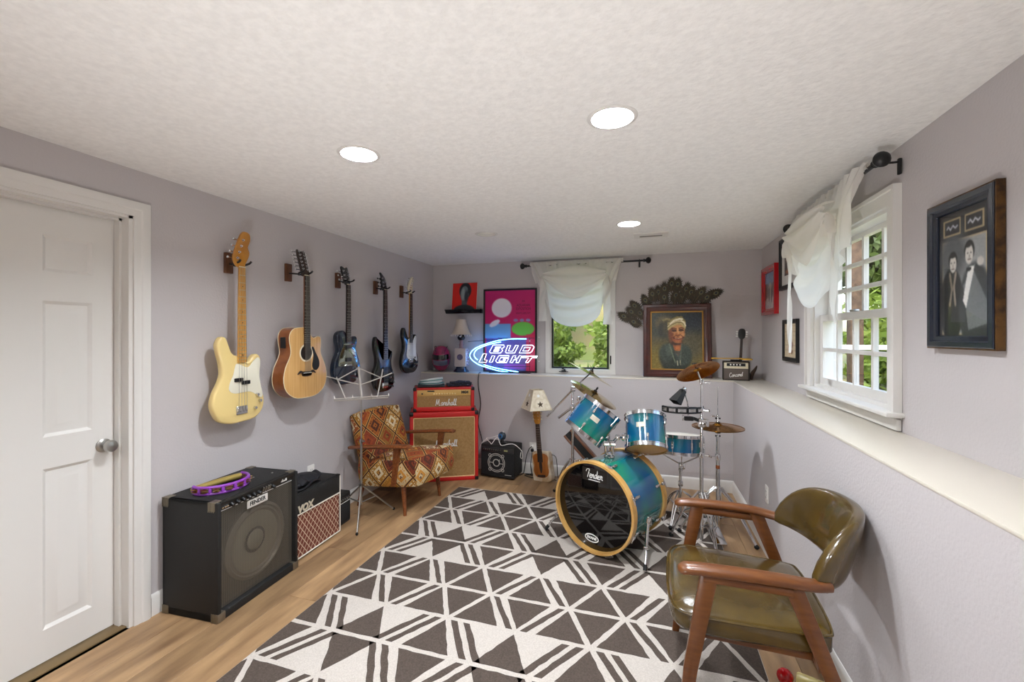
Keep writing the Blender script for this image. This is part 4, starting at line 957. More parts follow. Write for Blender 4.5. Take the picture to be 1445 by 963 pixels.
for sx in (-1, 1):
    for sy in (-1, 1):
        for zt in (0, 1): MB().rbox((sx * (HW / 2 - .015), sy * (HD / 2 - .015), HH - .015 if zt else .015), (.036, .036, .036), .010).build('corner_cap', M_black, hh)
htop = CH + .004 + HH
# coiled cable and folded cloth on the head
cl = thing('coiled_cable', 'coil of white and teal cable heaped on the red amplifier head', 'cable', hh.location + Vector((0, 0, HH)) - cdir * .13 - cn * .01, ca)
M_wc = mat('white_cable', '#dfe6e6', .4); M_tc = mat('teal_cable', '#4f8f8c', .4)
random.seed(8)
for k in range(7):
    b = MB(); R = .10 + random.uniform(-.015, .02); pts = []
    for i in range(40):
        a = 2 * PI * i / 40; pts.append((R * 1.15 * math.cos(a) + random.uniform(-.003, .003), R * .75 * math.sin(a), .008 + k * .006 + .02 * (k / 7) * math.sin(a + 2.2) + .012 * (k / 7)))
    b.tube(pts, .0042, 6, True); b.build('cable_loop', M_wc if k % 3 != 1 else M_tc, cl)
pd = thing('cable_pouch', 'flat black zip pouch lying under the coiled cable on the amplifier head', 'pouch', hh.location + Vector((0, 0, HH + .0005)) - cdir * .13 - cn * .01, ca)
cl.location.z += .022
MB().rbox((0, 0, .010), (.27, .19, .02), .009).build('pouch_body', mat('dark_teal_nylon', '#1a2429', .6), pd)
MB().box((.0, -.096, .011), (.25, .003, .004)).build('zip', M_black, pd)
fc = thing('folded_cloth', 'dark folded cloth with pale specks heaped on the red amplifier head', 'cloth', hh.location + Vector((0, 0, HH)) + cdir * .15 + cn * .01, ca + .1)
M_cloth = mat('speckled_dark_cloth', '#171826', .9, col2='#6a6b86', nscale=55, contrast=(.6, .68))
for k, (w_, d_, h_, ox) in enumerate(((.25, .17, .022, 0), (.21, .15, .02, .02))):
    sb_ = softbox(w_, d_, h_, .2, T((ox, 0, .011 + k * .021)) @ RZ(.1 * k), .012); random.seed(k)
    sb_.v = [(x, y, z + .004 * math.sin(x * 60 + k) * math.sin(y * 50)) for x, y, z in sb_.v]
    lo_ = min(z for x, y, z in sb_.v)
    if k == 0: sb_.v = [(x, y, z - lo_) for x, y, z in sb_.v]
    sb_.build('fold', M_cloth, fc, 60)

# ================================================================ small modelling amp by the half wall
QW, QD, QH = .375, .215, .335
qa = thing('practice_amplifier', 'black practice amplifier printed with a pale speaker-ring emblem', 'amplifier', (-1.434, 4.175 + QD / 2, 0), -.10)
b = MB(); b.rbox((0, 0, QH / 2 + .012), (QW, QD, QH - .024), .010); b.build('cabinet', M_tolex, qa)
b = MB(); b.rbox((0, -QD / 2 + .02, .022), (QW - .004, .06, .022), .006); b.build('foot_rail', M_black, qa)
for sx in (-1, 1): MB().cyl((sx * .15, .06, 0), (sx * .15, .06, .014), .014, n=12).build('rubber_foot', M_rubber, qa); MB().cyl((sx * .15, -.07, 0), (sx * .15, -.07, .014), .014, n=12).build('rubber_foot', M_rubber, qa)
pn = MB().rbox((0, -QD / 2 - .002, QH - .048), (QW - .02, .010, .045), .002).build('control_panel', mat('panel_grey', '#2b2a2b', .4), qa)
for k in range(9): MB().lathe([(0, .014), (.005, .014), (.007, .002), (.007, 0)], 10, T((-.15 + k * .023, -QD / 2 - .006, QH - .046)) @ RX(PI / 2)).build('control_knob', M_steel, pn)
MB().bx(.075, .115, -QD / 2 - .008, -QD / 2 - .006, QH - .055, QH - .038).build('display', mat('lcd_olive', '#9a9a6a', .3), pn, 0)
MB().rbox((0, -QD / 2 - .001, .15), (QW - .02, .008, .235), .002).build('grille_cloth', mat('dark_grille_cloth', '#1c1c1d', .9, bump=.8, bscale=900), qa)
em = MB(); EM = T((-.01, -QD / 2 - .0055, .158)) @ FRONT; fl2 = Matrix.Diagonal((1, 1, .3, 1))
em.ring(.092, .0035, 48, 6, EM @ fl2); em.ring(.077, .0028, 48, 6, EM @ fl2); em.ring(.034, .005, 32, 6, EM @ fl2)
for a in (PI / 4, 3 * PI / 4, 5 * PI / 4, 7 * PI / 4): em.ring(.014, .003, 16, 6, EM @ T((.1 * math.cos(a), .1 * math.sin(a), 0)) @ fl2)
em.box((-.056, 0, 0), (.045, .006, .002), EM); em.box((.056, -.006, 0), (.045, .006, .002), EM); em.box((.035, .012, 0), (.006, .05, .002), EM)
em.build('ring_emblem', mat('emblem_grey', '#b9b4ad', .5), qa)
MB().box((.12, -QD / 2 - .0055, .045), (.07, .0015, .005)).build('brand_strip', MATS['emblem_grey'], qa, 0)
# small speaker with white cord on top
wc = thing('webcam_speaker', 'small round blue-lensed gadget with a trailing white cord on the emblem amplifier', 'gadget', (-1.425, 4.27, QH), -.3)
MB().lathe([(0, 0), (.045, 0), (.045, .008), (.02, .016), (.014, .04), (0, .04)], 24).build('base', M_black, wc)
MB().ell((0, 0, .075), (.044, .036, .044), 20).build('housing', mat('slate_plastic', '#2b333c', .35), wc)
MB().lathe([(.026, 0), (.026, .006), (.02, .008), (.018, .004), (0, .003)], 20, T((0, -.03, .078)) @ RX(PI / 2)).build('lens', mat('blue_lens', '#3f76a8', .1, coat=.5), wc)
MB().rbox((.015, 0, .12), (.02, .012, .012), .004).build('clip', M_whiteplastic, wc)
b = MB(); b.tube(cat_rom([(-.03, -.02, .08), (-.12, -.05, .05), (-.16, -.06, .04), (-.1, -.07, .006), (-.06, -.1, .006), (-.02, -.06, .07), (.05, -.09, .006), (.12, -.06, .02), (.19, -.05, .022), (.235, .01, -.05), (.235, .02, -.12), (.225, .0, -.11), (.23, .0, -.06)], 6, False), .0035, 6); b.build('cord', M_whiteplastic, wc)
b = MB(); b.tube(cat_rom([(-.14, -.055, .05), (-.19, -.09, .0), (-.205, -.12, -.06)], 6, False), .0032, 6); b.build('cord_end', M_whiteplastic, wc)
# ================================================================ guitar lamp
gl = thing('guitar_lamp', 'floor lamp made from a small wooden guitar with a white star-cut lampshade', 'lamp', (-.975, 4.25, 0), -.25)
GM = RX(-.05) @ RY(-.115) @ FRONT
o = smooth_o([(-.095, .01), (.0, .0), (.1, .012), (.098, .15), (.09, .275), (.04, .285), (-.04, .285), (-.09, .275), (-.097, .15)], 3)
MB().slab(o, -.035, .045, .006, GM).build('body', mat('worn_white_paint', '#ddd2bd', .6, col2='#b99a72', nscale=14), gl)
o = smooth_o([(-.06, .05), (0, .035), (.06, .05), (.085, .1), (.075, .17), (.085, .235), (.05, .27), (-.05, .27), (-.085, .235), (-.075, .17), (-.085, .1)], 4)
MB().slab(o, .04, .049, .003, GM).build('face', mat('amber_wood', '#b06a2c', .4, col2='#8f4f1b', nscale=6, stretch=(14, 3, 1)), gl)
MB().slab(ellpts(.016, .07, 20, .0, .15), .049, .051, 0, GM).build('flame_inlay', M_rose, gl)
MB().rbox((0, .055, .052), (.085, .022, .01), .003, 1, GM).build('bridge', M_rose, gl)
MB().slab([(-.027, .19), (.027, .19), (.02, .565), (-.02, .565)], .045, .062, .003, GM).build('fretboard', M_rose, gl)
fm = MB()
for k in range(14): v_ = .56 - .36 * (1 - 2 ** (-(k + 1) / 9)); fm.cyl((-.023, v_, .0625), (.023, v_, .0625), .001, n=4, M=GM)
fm.build('frets', M_fretm, gl, kind='stuff')
hd = MB().slab(smooth_o([(-.02, .565), (.02, .565), (.034, .6), (.036, .70), (.0, .71), (-.036, .70), (-.034, .6)], 3), .042, .057, .002, GM).build('headstock', M_mapledark, gl)
for s_ in (-1, 1):
    for k in range(3):
        MB().cyl((s_ * .018, .61 + k * .032, .057), (s_ * .018, .61 + k * .032, .064), .004, n=8, M=GM).build('tuner_post', M_chrome, hd)
        MB().ell((s_ * .045, .61 + k * .032, .046), (.009, .008, .006), 8, GM).build('tuning_key', M_cream, hd)
# lampshade: square tapered, panels with cut stars
shb = GM @ Vector((0, .715, .05)); LMs = T(shb) @ RZ(.9)
sh = MB(); r0, r1, hh_ = .165, .075, .19; vs = []
for (r, z) in ((r0, 0), (r1, hh_), (r1 - .003, hh_), (r0 - .003, 0)): vs += [(r * math.cos(PI / 4 + k * PI / 2), r * math.sin(PI / 4 + k * PI / 2), z) for k in range(4)]
sh.add(vs, [(i * 4 + k, i * 4 + (k + 1) % 4, ((i + 1) % 4) * 4 + (k + 1) % 4, ((i + 1) % 4) * 4 + k) for i in range(4) for k in range(4)], LMs)
sho = sh.build('lampshade', mat('cream_paper_shade', '#e6dcc8', .7, col2='#d2c4a8', nscale=30), gl, 20)
wi = MB()
for k in range(4):
    a = PI / 4 + k * PI / 2; wi.tube([(r0 * math.cos(a), r0 * math.sin(a), 0), (r1 * math.cos(a), r1 * math.sin(a), hh_)], .004, 6, M=LMs)
    a2 = a + PI / 2; wi.tube([(r0 * math.cos(a), r0 * math.sin(a), 0), (r0 * math.cos(a2), r0 * math.sin(a2), 0)], .004, 6, M=LMs); wi.tube([(r1 * math.cos(a), r1 * math.sin(a), hh_), (r1 * math.cos(a2), r1 * math.sin(a2), hh_)], .004, 6, M=LMs)
wi.build('shade_trim', mat('shade_trim_cream', '#d9ccb0', .6), sho)
def star(n=5, R=.034, r=.014): return [((R if k % 2 == 0 else r) * math.sin(PI * k / n), (R if k % 2 == 0 else r) * math.cos(PI * k / n)) for k in range(2 * n)]
for k in range(4):
    c_ = k * PI / 2; ap0, ap1 = r0 * math.cos(PI / 4), r1 * math.cos(PI / 4); tl = math.atan2(ap0 - ap1, hh_)
    FMx = LMs @ RZ(c_) @ T((ap0, 0, 0)) @ RY(-tl) @ WALLX
    MB().slab([(x, y + .06) for x, y in star()], .0005, .002, 0, FMx).build('star_cutout', mat('star_dark', '#4a3a24', .7), sho, 0)
    MB().slab([(x * .6 - .01, y * .6 + .145) for x, y in star(5, .03, .02)], .0005, .002, 0, FMx).build('heart_cutout', M_pwhite, sho, 0)
b = MB(); b.tube(cat_rom([tuple(GM @ Vector((.09, .25, -.03))), (.12, .02, .24), (.13, .03, .1), (.12, .05, .008), (.02, .09, .006), (-.1, .1, .006)], 6, False), .004, 6); b.build('power_cord', M_cord, gl)
# black cords on the floor near the outlet, neon cord down the half wall
nc = MB(); p = ony(676, 527, YI - .004)
nc.tube(cat_rom([(p.x, YI + .05, ZL + .006), (p.x, YI - .006, ZL + .002), (p.x - .008, YI - .006, .9), (p.x + .02, YI - .006, .7), (p.x - .01, YI - .006, .5), (p.x + .04, YI - .01, .3), (p.x + .05, YI - .02, .1), (p.x + .1, YI - .03, .006), (p.x + .4, YI - .04, .006)], 6, False), .0045, 6)
tag(nc.build('neon_power_cord', M_cord), 'black cord running down the half wall beside the red speaker cabinet', 'cord')
fcb = MB(); fcb.tube(cat_rom([(-1.2, 4.33, .006), (-1.1, 4.28, .006), (-1.0, 4.33, .006), (-1.12, 4.39, .006), (-1.2, 4.36, .012), (-1.08, 4.32, .014), (-.93, 4.4, .006)], 8, False), .0045, 6)
tag(fcb.build('loose_cable', M_cord), 'tangled black cable on the floor between the emblem amplifier and the guitar lamp', 'cable')
# ================================================================ things on and above the back ledge
ZT = ZL + .0005
# wall shelf and record
wsf = thing('wall_shelf', 'small black floating shelf on the back wall', 'shelf', (-2.03, YB, 1.73))
b = MB(); W_ = .44; pr = [(0, .02), (.105, .02), (.105, .008), (.09, .002), (.085, -.012), (.07, -.026), (0, -.026)]
ot = [(a, z) for a, z in pr]; b.slab(ot, -W_ / 2, W_ / 2, 0, Matrix(((0, 0, 1, 0), (-1, 0, 0, 0), (0, 1, 0, 0), (0, 0, 0, 1)))); b.build('ledge', M_blackgloss, wsf, 20)
rc = thing('record_sleeve', 'square red record sleeve with a dark shadowed head, propped on the black wall shelf', 'record', (-2.025, YB - .062, 1.7505), -.03)
RM = RX(-.12) @ FRONT
MB().slab([(-.156, 0), (.156, 0), (.156, .312), (-.156, .312)], -.0065, 0, 0, RM @ T((0, 0, 0))).build('sleeve', M_pwhite, rc, 0)
cv = Canvas(60, 60, '#e02318'); cv.ell(.52, .3, .24, .3, '#23262c', .06); cv.ell(.5, .42, .17, .3, '#6f7a7e', .1); cv.rect(.4, .66, .62, .9, '#565f64'); cv.ell(.5, 1.02, .42, .2, '#2c3238', .1); cv.ell(.44, .42, .07, .22, '#99a4a4', .5); cv.ell(.58, .5, .08, .2, '#343a42', .6); cv.rect(.62, .1, .7, .4, '#23262c', .8); cv.blur(1)
cv.build('cover_print', .312, .312, rc, RM @ T((0, .156, .0006)))
# poster
PW, PH = .63, .945
ps = thing('framed_poster', 'tall black-framed poster in magenta, blue and green standing behind the neon sign', 'poster', (-1.478, YB - .035, ZT), 0)
PM = RX(-.012) @ FRONT
frame_bars(PW, PH, .02, .02, PM @ T((0, PH / 2, -.01)), .002).build('frame', M_black, ps, 20)
MB().bx(-PW / 2 + .01, PW / 2 - .01, .0, .008, .01, PH - .01, RX(-.012)).build('backing', M_black, ps, 0)
cv = Canvas(96, 144, '#d41a63'); Yg = cv.Y
cv.a[:] = cv.c('#c4176e') * (1 - Yg[..., None]) + cv.c('#d8204e') * Yg[..., None]
cv.rect(0, .42, .52, .60, '#6fa3cf'); cv.ell(.76, .48, .22, .085, '#6ec24a', .05); cv.rect(.56, .44, .95, .53, '#6ec24a')
cv.ell(.34, .22, .2, .12, '#efeaf0', .06); cv.ell(.2, .41, .11, .035, '#efeaf0', .08, -.3); cv.rect(.03, .6, .97, 1, '#3a62a8', .75); cv.rect(.82, .55, 1, 1, '#d02a4c', .85); cv.rect(.4, .92, .8, .97, '#b04ab0', .7)
for k in range(3): cv.ell(.62 + k * .12, .375, .045, .018, '#8f86b8', .1)
cv.blur(1); cv.build('poster_print', PW - .036, PH - .036, ps, PM @ T((0, PH / 2, .0012)), .35, 'poster_ink')
M_ink = mat('poster_dark_ink', '#5a0f38', .6)
for (s_, sz, v_) in (('AN', .034, .80), ('AQUARIAN', .042, .755), ('EXPOSITION', .042, .715), ('WHITE LAKE, N.Y.', .03, .665)):
    text(s_, sz, 'poster_lettering', M_ink if s_ != 'MUSIC' else mat('poster_pale_ink', '#b9c4de', .6), ps, PM @ T((.16, v_, .0018)), extrude=.0002, sx=.72)
# table lamp
lp = thing('table_lamp', 'small table lamp with studded pale body and fringed ivory shade', 'lamp', (-2.025, YI + .16, ZT), .12)
MB().lathe([(0, 0), (.088, 0), (.09, .008), (.078, .022), (.062, .04), (.058, .06), (0, .06)], 28).build('base', mat('navy_glaze', '#1d2a44', .25, coat=.5), lp)
MB().rbox((0, 0, .165), (.135, .10, .21), .012).build('body', mat('bone_ceramic', '#cfc4c4', .4), lp)
for sx in (-1, 1):
    for k in range(5): MB().ell((sx * .074, 0, .085 + k * .04), .012, 10).build('stud', mat('lilac_bead', '#b9aecb', .3), lp)
MB().lathe([(.034, 0), (.034, .006), (.026, .008), (.022, .003), (0, .003)], 24, T((0, -.05, .17)) @ RX(PI / 2)).build('medallion', mat('medallion_violet', '#6d6488', .35), lp)
MB().lathe([(0, .27), (.03, .27), (.022, .285), (.026, .31), (.018, .33), (.022, .36), (.014, .375), (0, .375)], 16).build('stem', mat('rose_glass', '#a88a94', .2), lp)
MB().ell((0, 0, .395), (.045, .045, .04), 16).build('socket_ball', mat('black_iron', '#17171b', .4), lp)
MB().ell((.0, -.012, .40), (.018, .036, .024), 12).build('crystal', mat('crystal', '#e6e8f2', .05, coat=.8), lp)
b = MB(); n = 28; prf = [(.118, .425), (.1, .45), (.078, .50), (.062, .56), (.056, .60), (.053, .60), (.06, .56), (.076, .50), (.098, .45), (.115, .427)]
b.lathe(prf, n, caps=False); sh_ = b.build('lampshade', mat('ivory_silk', '#d6cabd', .8), lp)
for k in range(20): a = 2 * PI * k / 20; MB().ell((.118 * math.cos(a), .118 * math.sin(a), .414), (.0055, .0055, .011), 8).build('fringe_bead', mat('pearl_bead', '#e0d8d4', .3), sh_)
# helmet
hm = thing('helmet', 'glossy magenta full-face helmet with a dark visor and grey chin guard on the ledge', 'helmet', (-2.275, YI + .155, ZT), .35)
M_mag = mat('magenta_gloss', '#a8124e', .2, col2='#7c0f4e', nscale=14, stretch=(1, 1, .3), coat=.6)
def hel(a, c):
    th_ = 2 * PI * a; ph = -PI / 2 + PI * c; k = math.cos(ph) ** .8 if math.cos(ph) > 0 else 0
    x = .108 * k * math.cos(th_); y = .13 * k * math.sin(th_); z = .152 + .148 * math.sin(ph)
    z = max(z, .006); return (x, y, z)
MB().grid(hel, 36, 22, closed_u=True).build('shell', M_mag, hm, 60)
def patch(a0, a1, z0, z1, out, nm, m, zs=0.0):
    def fn(a, c):
        th_ = a0 + (a1 - a0) * a; z = z0 + (z1 - z0) * c + zs * (abs(a - .5) * 2) ** 2; s_ = max(-1, min(1, (z - .152) / .148)); k = math.sqrt(max(0, 1 - s_ * s_)) ** .8
        return ((.108 * k + out) * math.cos(th_), (.13 * k + out) * math.sin(th_), z)
    MB().grid(fn, 24, 8).build(nm, m, hm, 60)
patch(-PI / 2 - 1.0, -PI / 2 + 1.0, .135, .192, .003, 'visor', M_blackgloss, .012)
patch(-PI / 2 - .85, -PI / 2 + .85, .07, .128, .003, 'chin_guard', mat('pewter_grey', '#75788c', .3, .5), .012)
for k in range(-2, 3):
    b = MB(); b.tube(cat_rom([(k * .022, -.118, .205), (k * .03, -.085, .255), (k * .036, -.03, .285), (k * .03, .04, .285)], 4, False), .006, 6); b.build('crown_ridge', mat('dark_magenta', '#6d0f45', .25, coat=.4), hm)
# neon sign
NY = YI + .17
M_neon = emat('neon_white_glow', '#e2efff', 4.0); M_neonb = emat('neon_blue_glow', '#5aa8ff', 13.0)
ns = thing('neon_sign', 'glowing white and blue neon beer sign standing on the ledge', 'neon sign', ony(712, 524, NY))
NO = ns.location.copy(); NO.z = ZT; ns.location = NO
def NP(x, y, dy=0): p = ony(640 + x / 10.32, 450 + y / 10.32, NY); return Vector((p.x, p.y + dy, p.z)) - NO
def neon(nm, pts, m, closed=False, r=.0046, sub=3):
    P = [NP(*q) for q in pts]; P = cat_rom(P, sub, closed) if sub > 1 else P
    MB().tube(P, r, 8, closed).build(nm, m, ns)
neon('swoosh_tube', [(1060, 295), (850, 295), (640, 320), (450, 375), (320, 430), (255, 490), (240, 550), (280, 610), (370, 670), (500, 715), (640, 755), (800, 780)], M_neonb, sub=6)
neon('swoosh_tube', [(690, 340), (560, 365), (430, 405), (340, 450), (300, 510), (310, 560), (350, 600)], M_neonb, sub=6)
neon('swoosh_tube', [(440, 670), (600, 715), (750, 745), (940, 775)], M_neonb, sub=6)
LT = {'B': [[(575, 385), (735, 385), (740, 410), (700, 440), (715, 465), (685, 500), (535, 500), (525, 480)], [(610, 415), (690, 415), (665, 432), (600, 432)], [(590, 455), (665, 455), (650, 475), (580, 475)]],
 'U': [[(790, 388), (832, 388), (800, 472), (860, 472), (905, 388), (945, 388), (890, 500), (770, 500), (755, 485)]],
 'D': [[(1010, 387), (1150, 387), (1175, 412), (1140, 478), (1110, 500), (955, 500)], [(1035, 418), (1120, 420), (1092, 470), (1008, 470)]],
 'L': [[(435, 510), (482, 510), (448, 600), (492, 605), (480, 635), (370, 635)]],
 'I': [[(562, 540), (604, 540), (562, 635), (520, 635)]],
 'G': [[(810, 540), (660, 540), (612, 615), (635, 640), (770, 640), (802, 580), (730, 580), (722, 600), (760, 600), (745, 620), (660, 618), (690, 565), (800, 565)]],
 'H': [[(868, 540), (908, 540), (893, 575), (938, 575), (957, 540), (997, 540), (947, 640), (907, 640), (927, 597), (880, 597), (857, 640), (820, 640)]],
 'T': [[(1010, 545), (1222, 545), (1210, 570), (1142, 570), (1085, 640), (1047, 640), (1095, 570), (1000, 570)]]}
for ch in 'BUDLIGHT':
    for q in LT[ch]: neon('letter_tube', q, M_neon, True, .0036, 1)
fr2 = MB()
for (p, q) in (((640, 283), (1170, 283)), ((1100, 270), (1100, 805)), ((560, 300), (560, 805)), ((200, 335), (640, 300)), ((640, 700), (1110, 700))): fr2.tube([NP(*p, .02), NP(*q, .02)], .003, 6)
fr2.build('support_frame', M_black, ns)
bs = MB(); a_, b_ = NP(520, 800), NP(1120, 800); bs.rbox(((a_.x + b_.x) / 2, .025, .006), (b_.x - a_.x, .09, .012), .004); bs.build('base', M_black, ns)
for q in ((1240, 270), (1240, 622), (1105, 325)): MB().ell(NP(*q, .015), .007, 8).build('standoff', M_whiteplastic, ns)
# mini amp with clip on guitar
mm = thing('mini_amplifier', 'miniature dark amplifier with cream panel and white script on the ledge', 'amplifier', (.80, YI + .10, ZT), -.12)
MB().rbox((0, 0, .088), (.225, .115, .176), .004).build('cabinet', mat('brown_black_vinyl', '#2a211c', .6), mm)
MB().rbox((0, -.058, .137), (.2, .006, .055), .002).build('control_panel', M_cream, mm)
MB().box((0, -.0615, .146), (.155, .002, .028)).build('panel_strip', M_black, mm)
for k in range(4): MB().cyl((-.045 + k * .026, -.062, .146), (-.045 + k * .026, -.068, .146), .007, n=10).build('control_knob', M_pwhite, mm)
MB().rbox((0, -.058, .057), (.2, .006, .096), .002).build('grille_cloth', mat('taupe_cloth', '#6a5f58', .9, bump=.6, bscale=800), mm)
script('Concord', .019, .0021, 'logo_script', M_pwhite, mm, T((0, -.0625, .03)) @ FRONT, slope=.12)
MB().rbox((0, 0, .184), (.09, .02, .014), .005).build('handle', M_black, mm)
mg = thing('miniature_guitar', 'miniature yellow guitar with dark neck standing on the mini amplifier', 'guitar', (.845, YI + .165, ZT), -.12)
GMm = RX(-.10) @ RY(.05) @ FRONT
o = smooth_o([(0, 0), (-.05, .005), (-.068, .05), (-.05, .1), (-.058, .145), (-.03, .165), (0, .155), (.03, .165), (.058, .145), (.05, .1), (.068, .05), (.05, .005)], 4)
MB().slab(o, -.012, .006, .004, GMm).build('body', mat('yellow_gloss', '#d9a933', .25, coat=.4), mg)
MB().rbox((0, .06, .008), (.03, .06, .004), .001, 1, GMm).build('pickguard', M_black, mg)
MB().slab([(-.013, .12), (.013, .12), (.011, .385), (-.011, .385)], .004, .014, .002, GMm).build('neck', M_rose, mg)
hd = MB().slab(smooth_o([(-.013, .385), (.013, .385), (.03, .41), (.028, .47), (0, .485), (-.028, .47), (-.03, .41)], 3), .0, .01, .002, GMm).build('headstock', M_black, mg)
for s_ in (-1, 1):
    for k in range(3): MB().ell((s_ * .04, .41 + k * .022, .004), (.011, .008, .007), 8, GMm).build('tuning_key', M_pwhite, hd)
mt2 = thing('miniature_guitar', 'miniature yellow guitar lying flat on top of the mini amplifier', 'guitar', (.79, YI + .055, ZT + .192), .05)
MB().slab([(a * .7 + .09, b - .08) for a, b in smooth_o([(0, 0), (-.05, .01), (-.06, .05), (-.045, .08), (-.055, .12), (-.02, .14), (.02, .14), (.055, .12), (.045, .08), (.06, .05), (.05, .01)], 3)], 0, .014, .003).build('body', MATS['yellow_gloss'], mt2)
MB().box((-.06, -.012, .012), (.24, .02, .01), RZ(.12)).build('neck', mat('yellow_maple', '#caa04a', .4), mt2)
MB().rbox((-.185, -.028, .012), (.06, .032, .009), .003).build('headstock', MATS['yellow_gloss'], mt2)
sn = MB(); sn.tube(cat_rom([(.93, YI + .16, ZT + .0), (.95, YI + .17, ZT + .05), (.985, YI + .19, ZT + .10), (1.0, YI + .2, ZT + .13)], 4, False), [.022, .024, .024, .022, .020, .018, .016, .014, .012, .010, .008, .006, .004], 8)
tag(sn.build('shell_horn', mat('dark_horn', '#4c382a', .5)), 'small dark pointed horn leaning in the ledge corner behind the mini amplifier', 'ornament')
# ================================================================ drum kit
def shell_mat():
    m = mat('teal_blue_lacquer', '#0f7f86', .12, coat=.8); N = m.node_tree.nodes; L = m.node_tree.links; b = N['Principled BSDF']
    tc = N.new('ShaderNodeTexCoord'); n = N.new('ShaderNodeTexNoise'); n.inputs['Scale'].default_value = 2.6; n.inputs['Detail'].default_value = 2; L.new(tc.outputs['Object'], n.inputs['Vector'])
    r = N.new('ShaderNodeValToRGB'); r.color_ramp.elements[0].position = .38; r.color_ramp.elements[1].position = .62
    r.color_ramp.elements[0].color = (*lin('#07527f'), 1); r.color_ramp.elements[1].color = (*lin('#0a7a63'), 1); L.new(n.outputs['Fac'], r.inputs['Fac']); L.new(r.outputs['Color'], b.inputs['Base Color']); return m
M_shell = shell_mat()
M_hoopwood = mat('maple_hoop', '#d6a962', .3, col2='#c2914a', nscale=10, coat=.4)
M_head = mat('clear_white_head', '#e8e2d6', .35); M_headtan = mat('tan_resonant_head', '#d9ac6c', .3)
M_blackhead = mat('black_gloss_head', '#070607', .06, coat=.3)
M_cym = mat('bronze_cymbal', '#c18a3a', .22, 1.0, col2='#a87228', nscale=30, stretch=(1, 1, 1))
M_cymp = mat('brilliant_cymbal', '#d9c9a2', .16, 1.0)
def axq(ax, up=Vector((0, 0, 1))):
    z = Vector(ax).normalized(); x = up.cross(z)
    if x.length < 1e-3: x = Vector((1, 0, 0))
    x.normalize(); y = z.cross(x); return Matrix((x, y, z)).transposed().to_quaternion()
RV = Vector((C_, S_, 0)); FV = Vector((-S_, C_, 0)); UP = Vector((0, 0, 1))
def lug(mb, R, z0, z1, a, M=None):
    m_ = RZ(a) @ T((R, 0, (z0 + z1) / 2)); mb.rbox((.008, 0, 0), (.016, .018, abs(z1 - z0)), .006, 2, m_)
def drum(name, label, c, ax, R, L, hoop, headt, headb, nlug=6, lugh=.03, wood=False, hoopw=.022, badge=0.0):
    t = thing(name, label, 'drum', c, quat=axq(ax), group='drums of the drum kit')
    b = MB(); b.lathe([(R, -L / 2), (R, L / 2)], 56, caps=False); b.lathe([(R - .006, L / 2), (R - .006, -L / 2)], 56, caps=False); b.build('shell', M_shell, t)
    for s_, hm_ in ((1, headt), (-1, headb)):
        b = MB(); b.lathe([(R + .001, s_ * (L / 2 - .008)), (R + .001, s_ * (L / 2 + .003)), (R - .006, s_ * (L / 2 + .006)), (0, s_ * (L / 2 + .005))], 56); b.build('drum_head', hm_, t)
        b = MB(); zz = s_ * L / 2; Ro = R + .012 if wood else R + .009; Ri = R + .002 if not wood else R + .001
        hz0, hz1 = zz - s_ * .012, zz + s_ * (hoopw)
        if wood: prf = [(Ri - .006, hz0), (Ro, hz0), (Ro + .002, (hz0 + hz1) / 2), (Ro, hz1), (Ri - .004, hz1), (Ri - .006, hz0)]
        else: prf = [(Ri, hz0), (Ro, hz0), (Ro, hz0 + s_ * .004), (Ri + .002, hz0 + s_ * .005), (Ri + .002, hz1 - s_ * .004), (Ro - .001, hz1 - s_ * .003), (Ro - .001, hz1), (Ri - .001, hz1), (Ri, hz0)]
        b.lathe(prf, 56, caps=False); b.build('hoop', hoop, t)
    for k in range(nlug):
        a = 2 * PI * (k + .5) / nlug
        for s_ in (1, -1):
            b = MB(); lug(b, R, s_ * (L / 2 - .035 - lugh), s_ * (L / 2 - .035), a); b.cyl((R * math.cos(a) * 1.0 + .011 * math.cos(a), R * math.sin(a) + .011 * math.sin(a), s_ * (L / 2 - .04)), ((R + .011) * math.cos(a), (R + .011) * math.sin(a), s_ * (L / 2 + .012)), .0032, n=6)
            if wood:
                m_ = RZ(a) @ T((R + .012, 0, s_ * (L / 2 + .004))); b.rbox((.004, 0, 0), (.022, .024, .026), .005, 1, m_); b.tube([m_ @ Vector((.012, -.03, s_ * .016)), m_ @ Vector((.012, .03, s_ * .016))], .004, 6)
            b.build('lug', M_chrome, t)
    if badge is not None and badge is not False:
        m_ = RZ(badge) @ T((R + .001, 0, L * .08)) @ WALLX; MB().slab(rrect(.062, .034, .003), -.004, .002, .001, m_).build('badge', mat('badge_silver', '#d8d2bd', .3, .3), t)
    return t
# bass drum
BA = Vector((math.sin(.461), math.cos(.461), 0)); BC = Vector((-.327, 2.917, .321)); BL = .40; BR = .289
bdm = drum('bass_drum', 'large teal bass drum with maple hoops and black front head', BC + BA * (BL / 2), -BA, BR, BL, M_hoopwood, M_blackhead, M_head, 8, .05, True, .036, None)
FM_ = T((0, 0, BL / 2 + .0065))
lgo = script('Fender', .0255, .0030, 'logo_script', M_pwhite, bdm, FM_ @ T((-.0, .185, 0)), underline=True)
MB().slab(rrect(.19, .085, .002), 0, .0005, 0, FM_ @ T((0, .205, -.0005))).build('logo_patch', mat('patch_brown', '#1d1816', .3), bdm, 0)
b = MB(); b.tube([(.05 * math.cos(a), .024 * math.sin(a), 0) for a in [2 * PI * k / 36 for k in range(36)]], .0035, 6, True, FM_ @ T((-.02, -.215, 0)) @ Matrix.Diagonal((1, 1, .3, 1))); b.build('oval_emblem', M_pwhite, bdm)
text('EVANS', .024, 'emblem_letters', M_pwhite, bdm, FM_ @ T((-.02, -.215, .0)), bold=.0012, extrude=.0004)
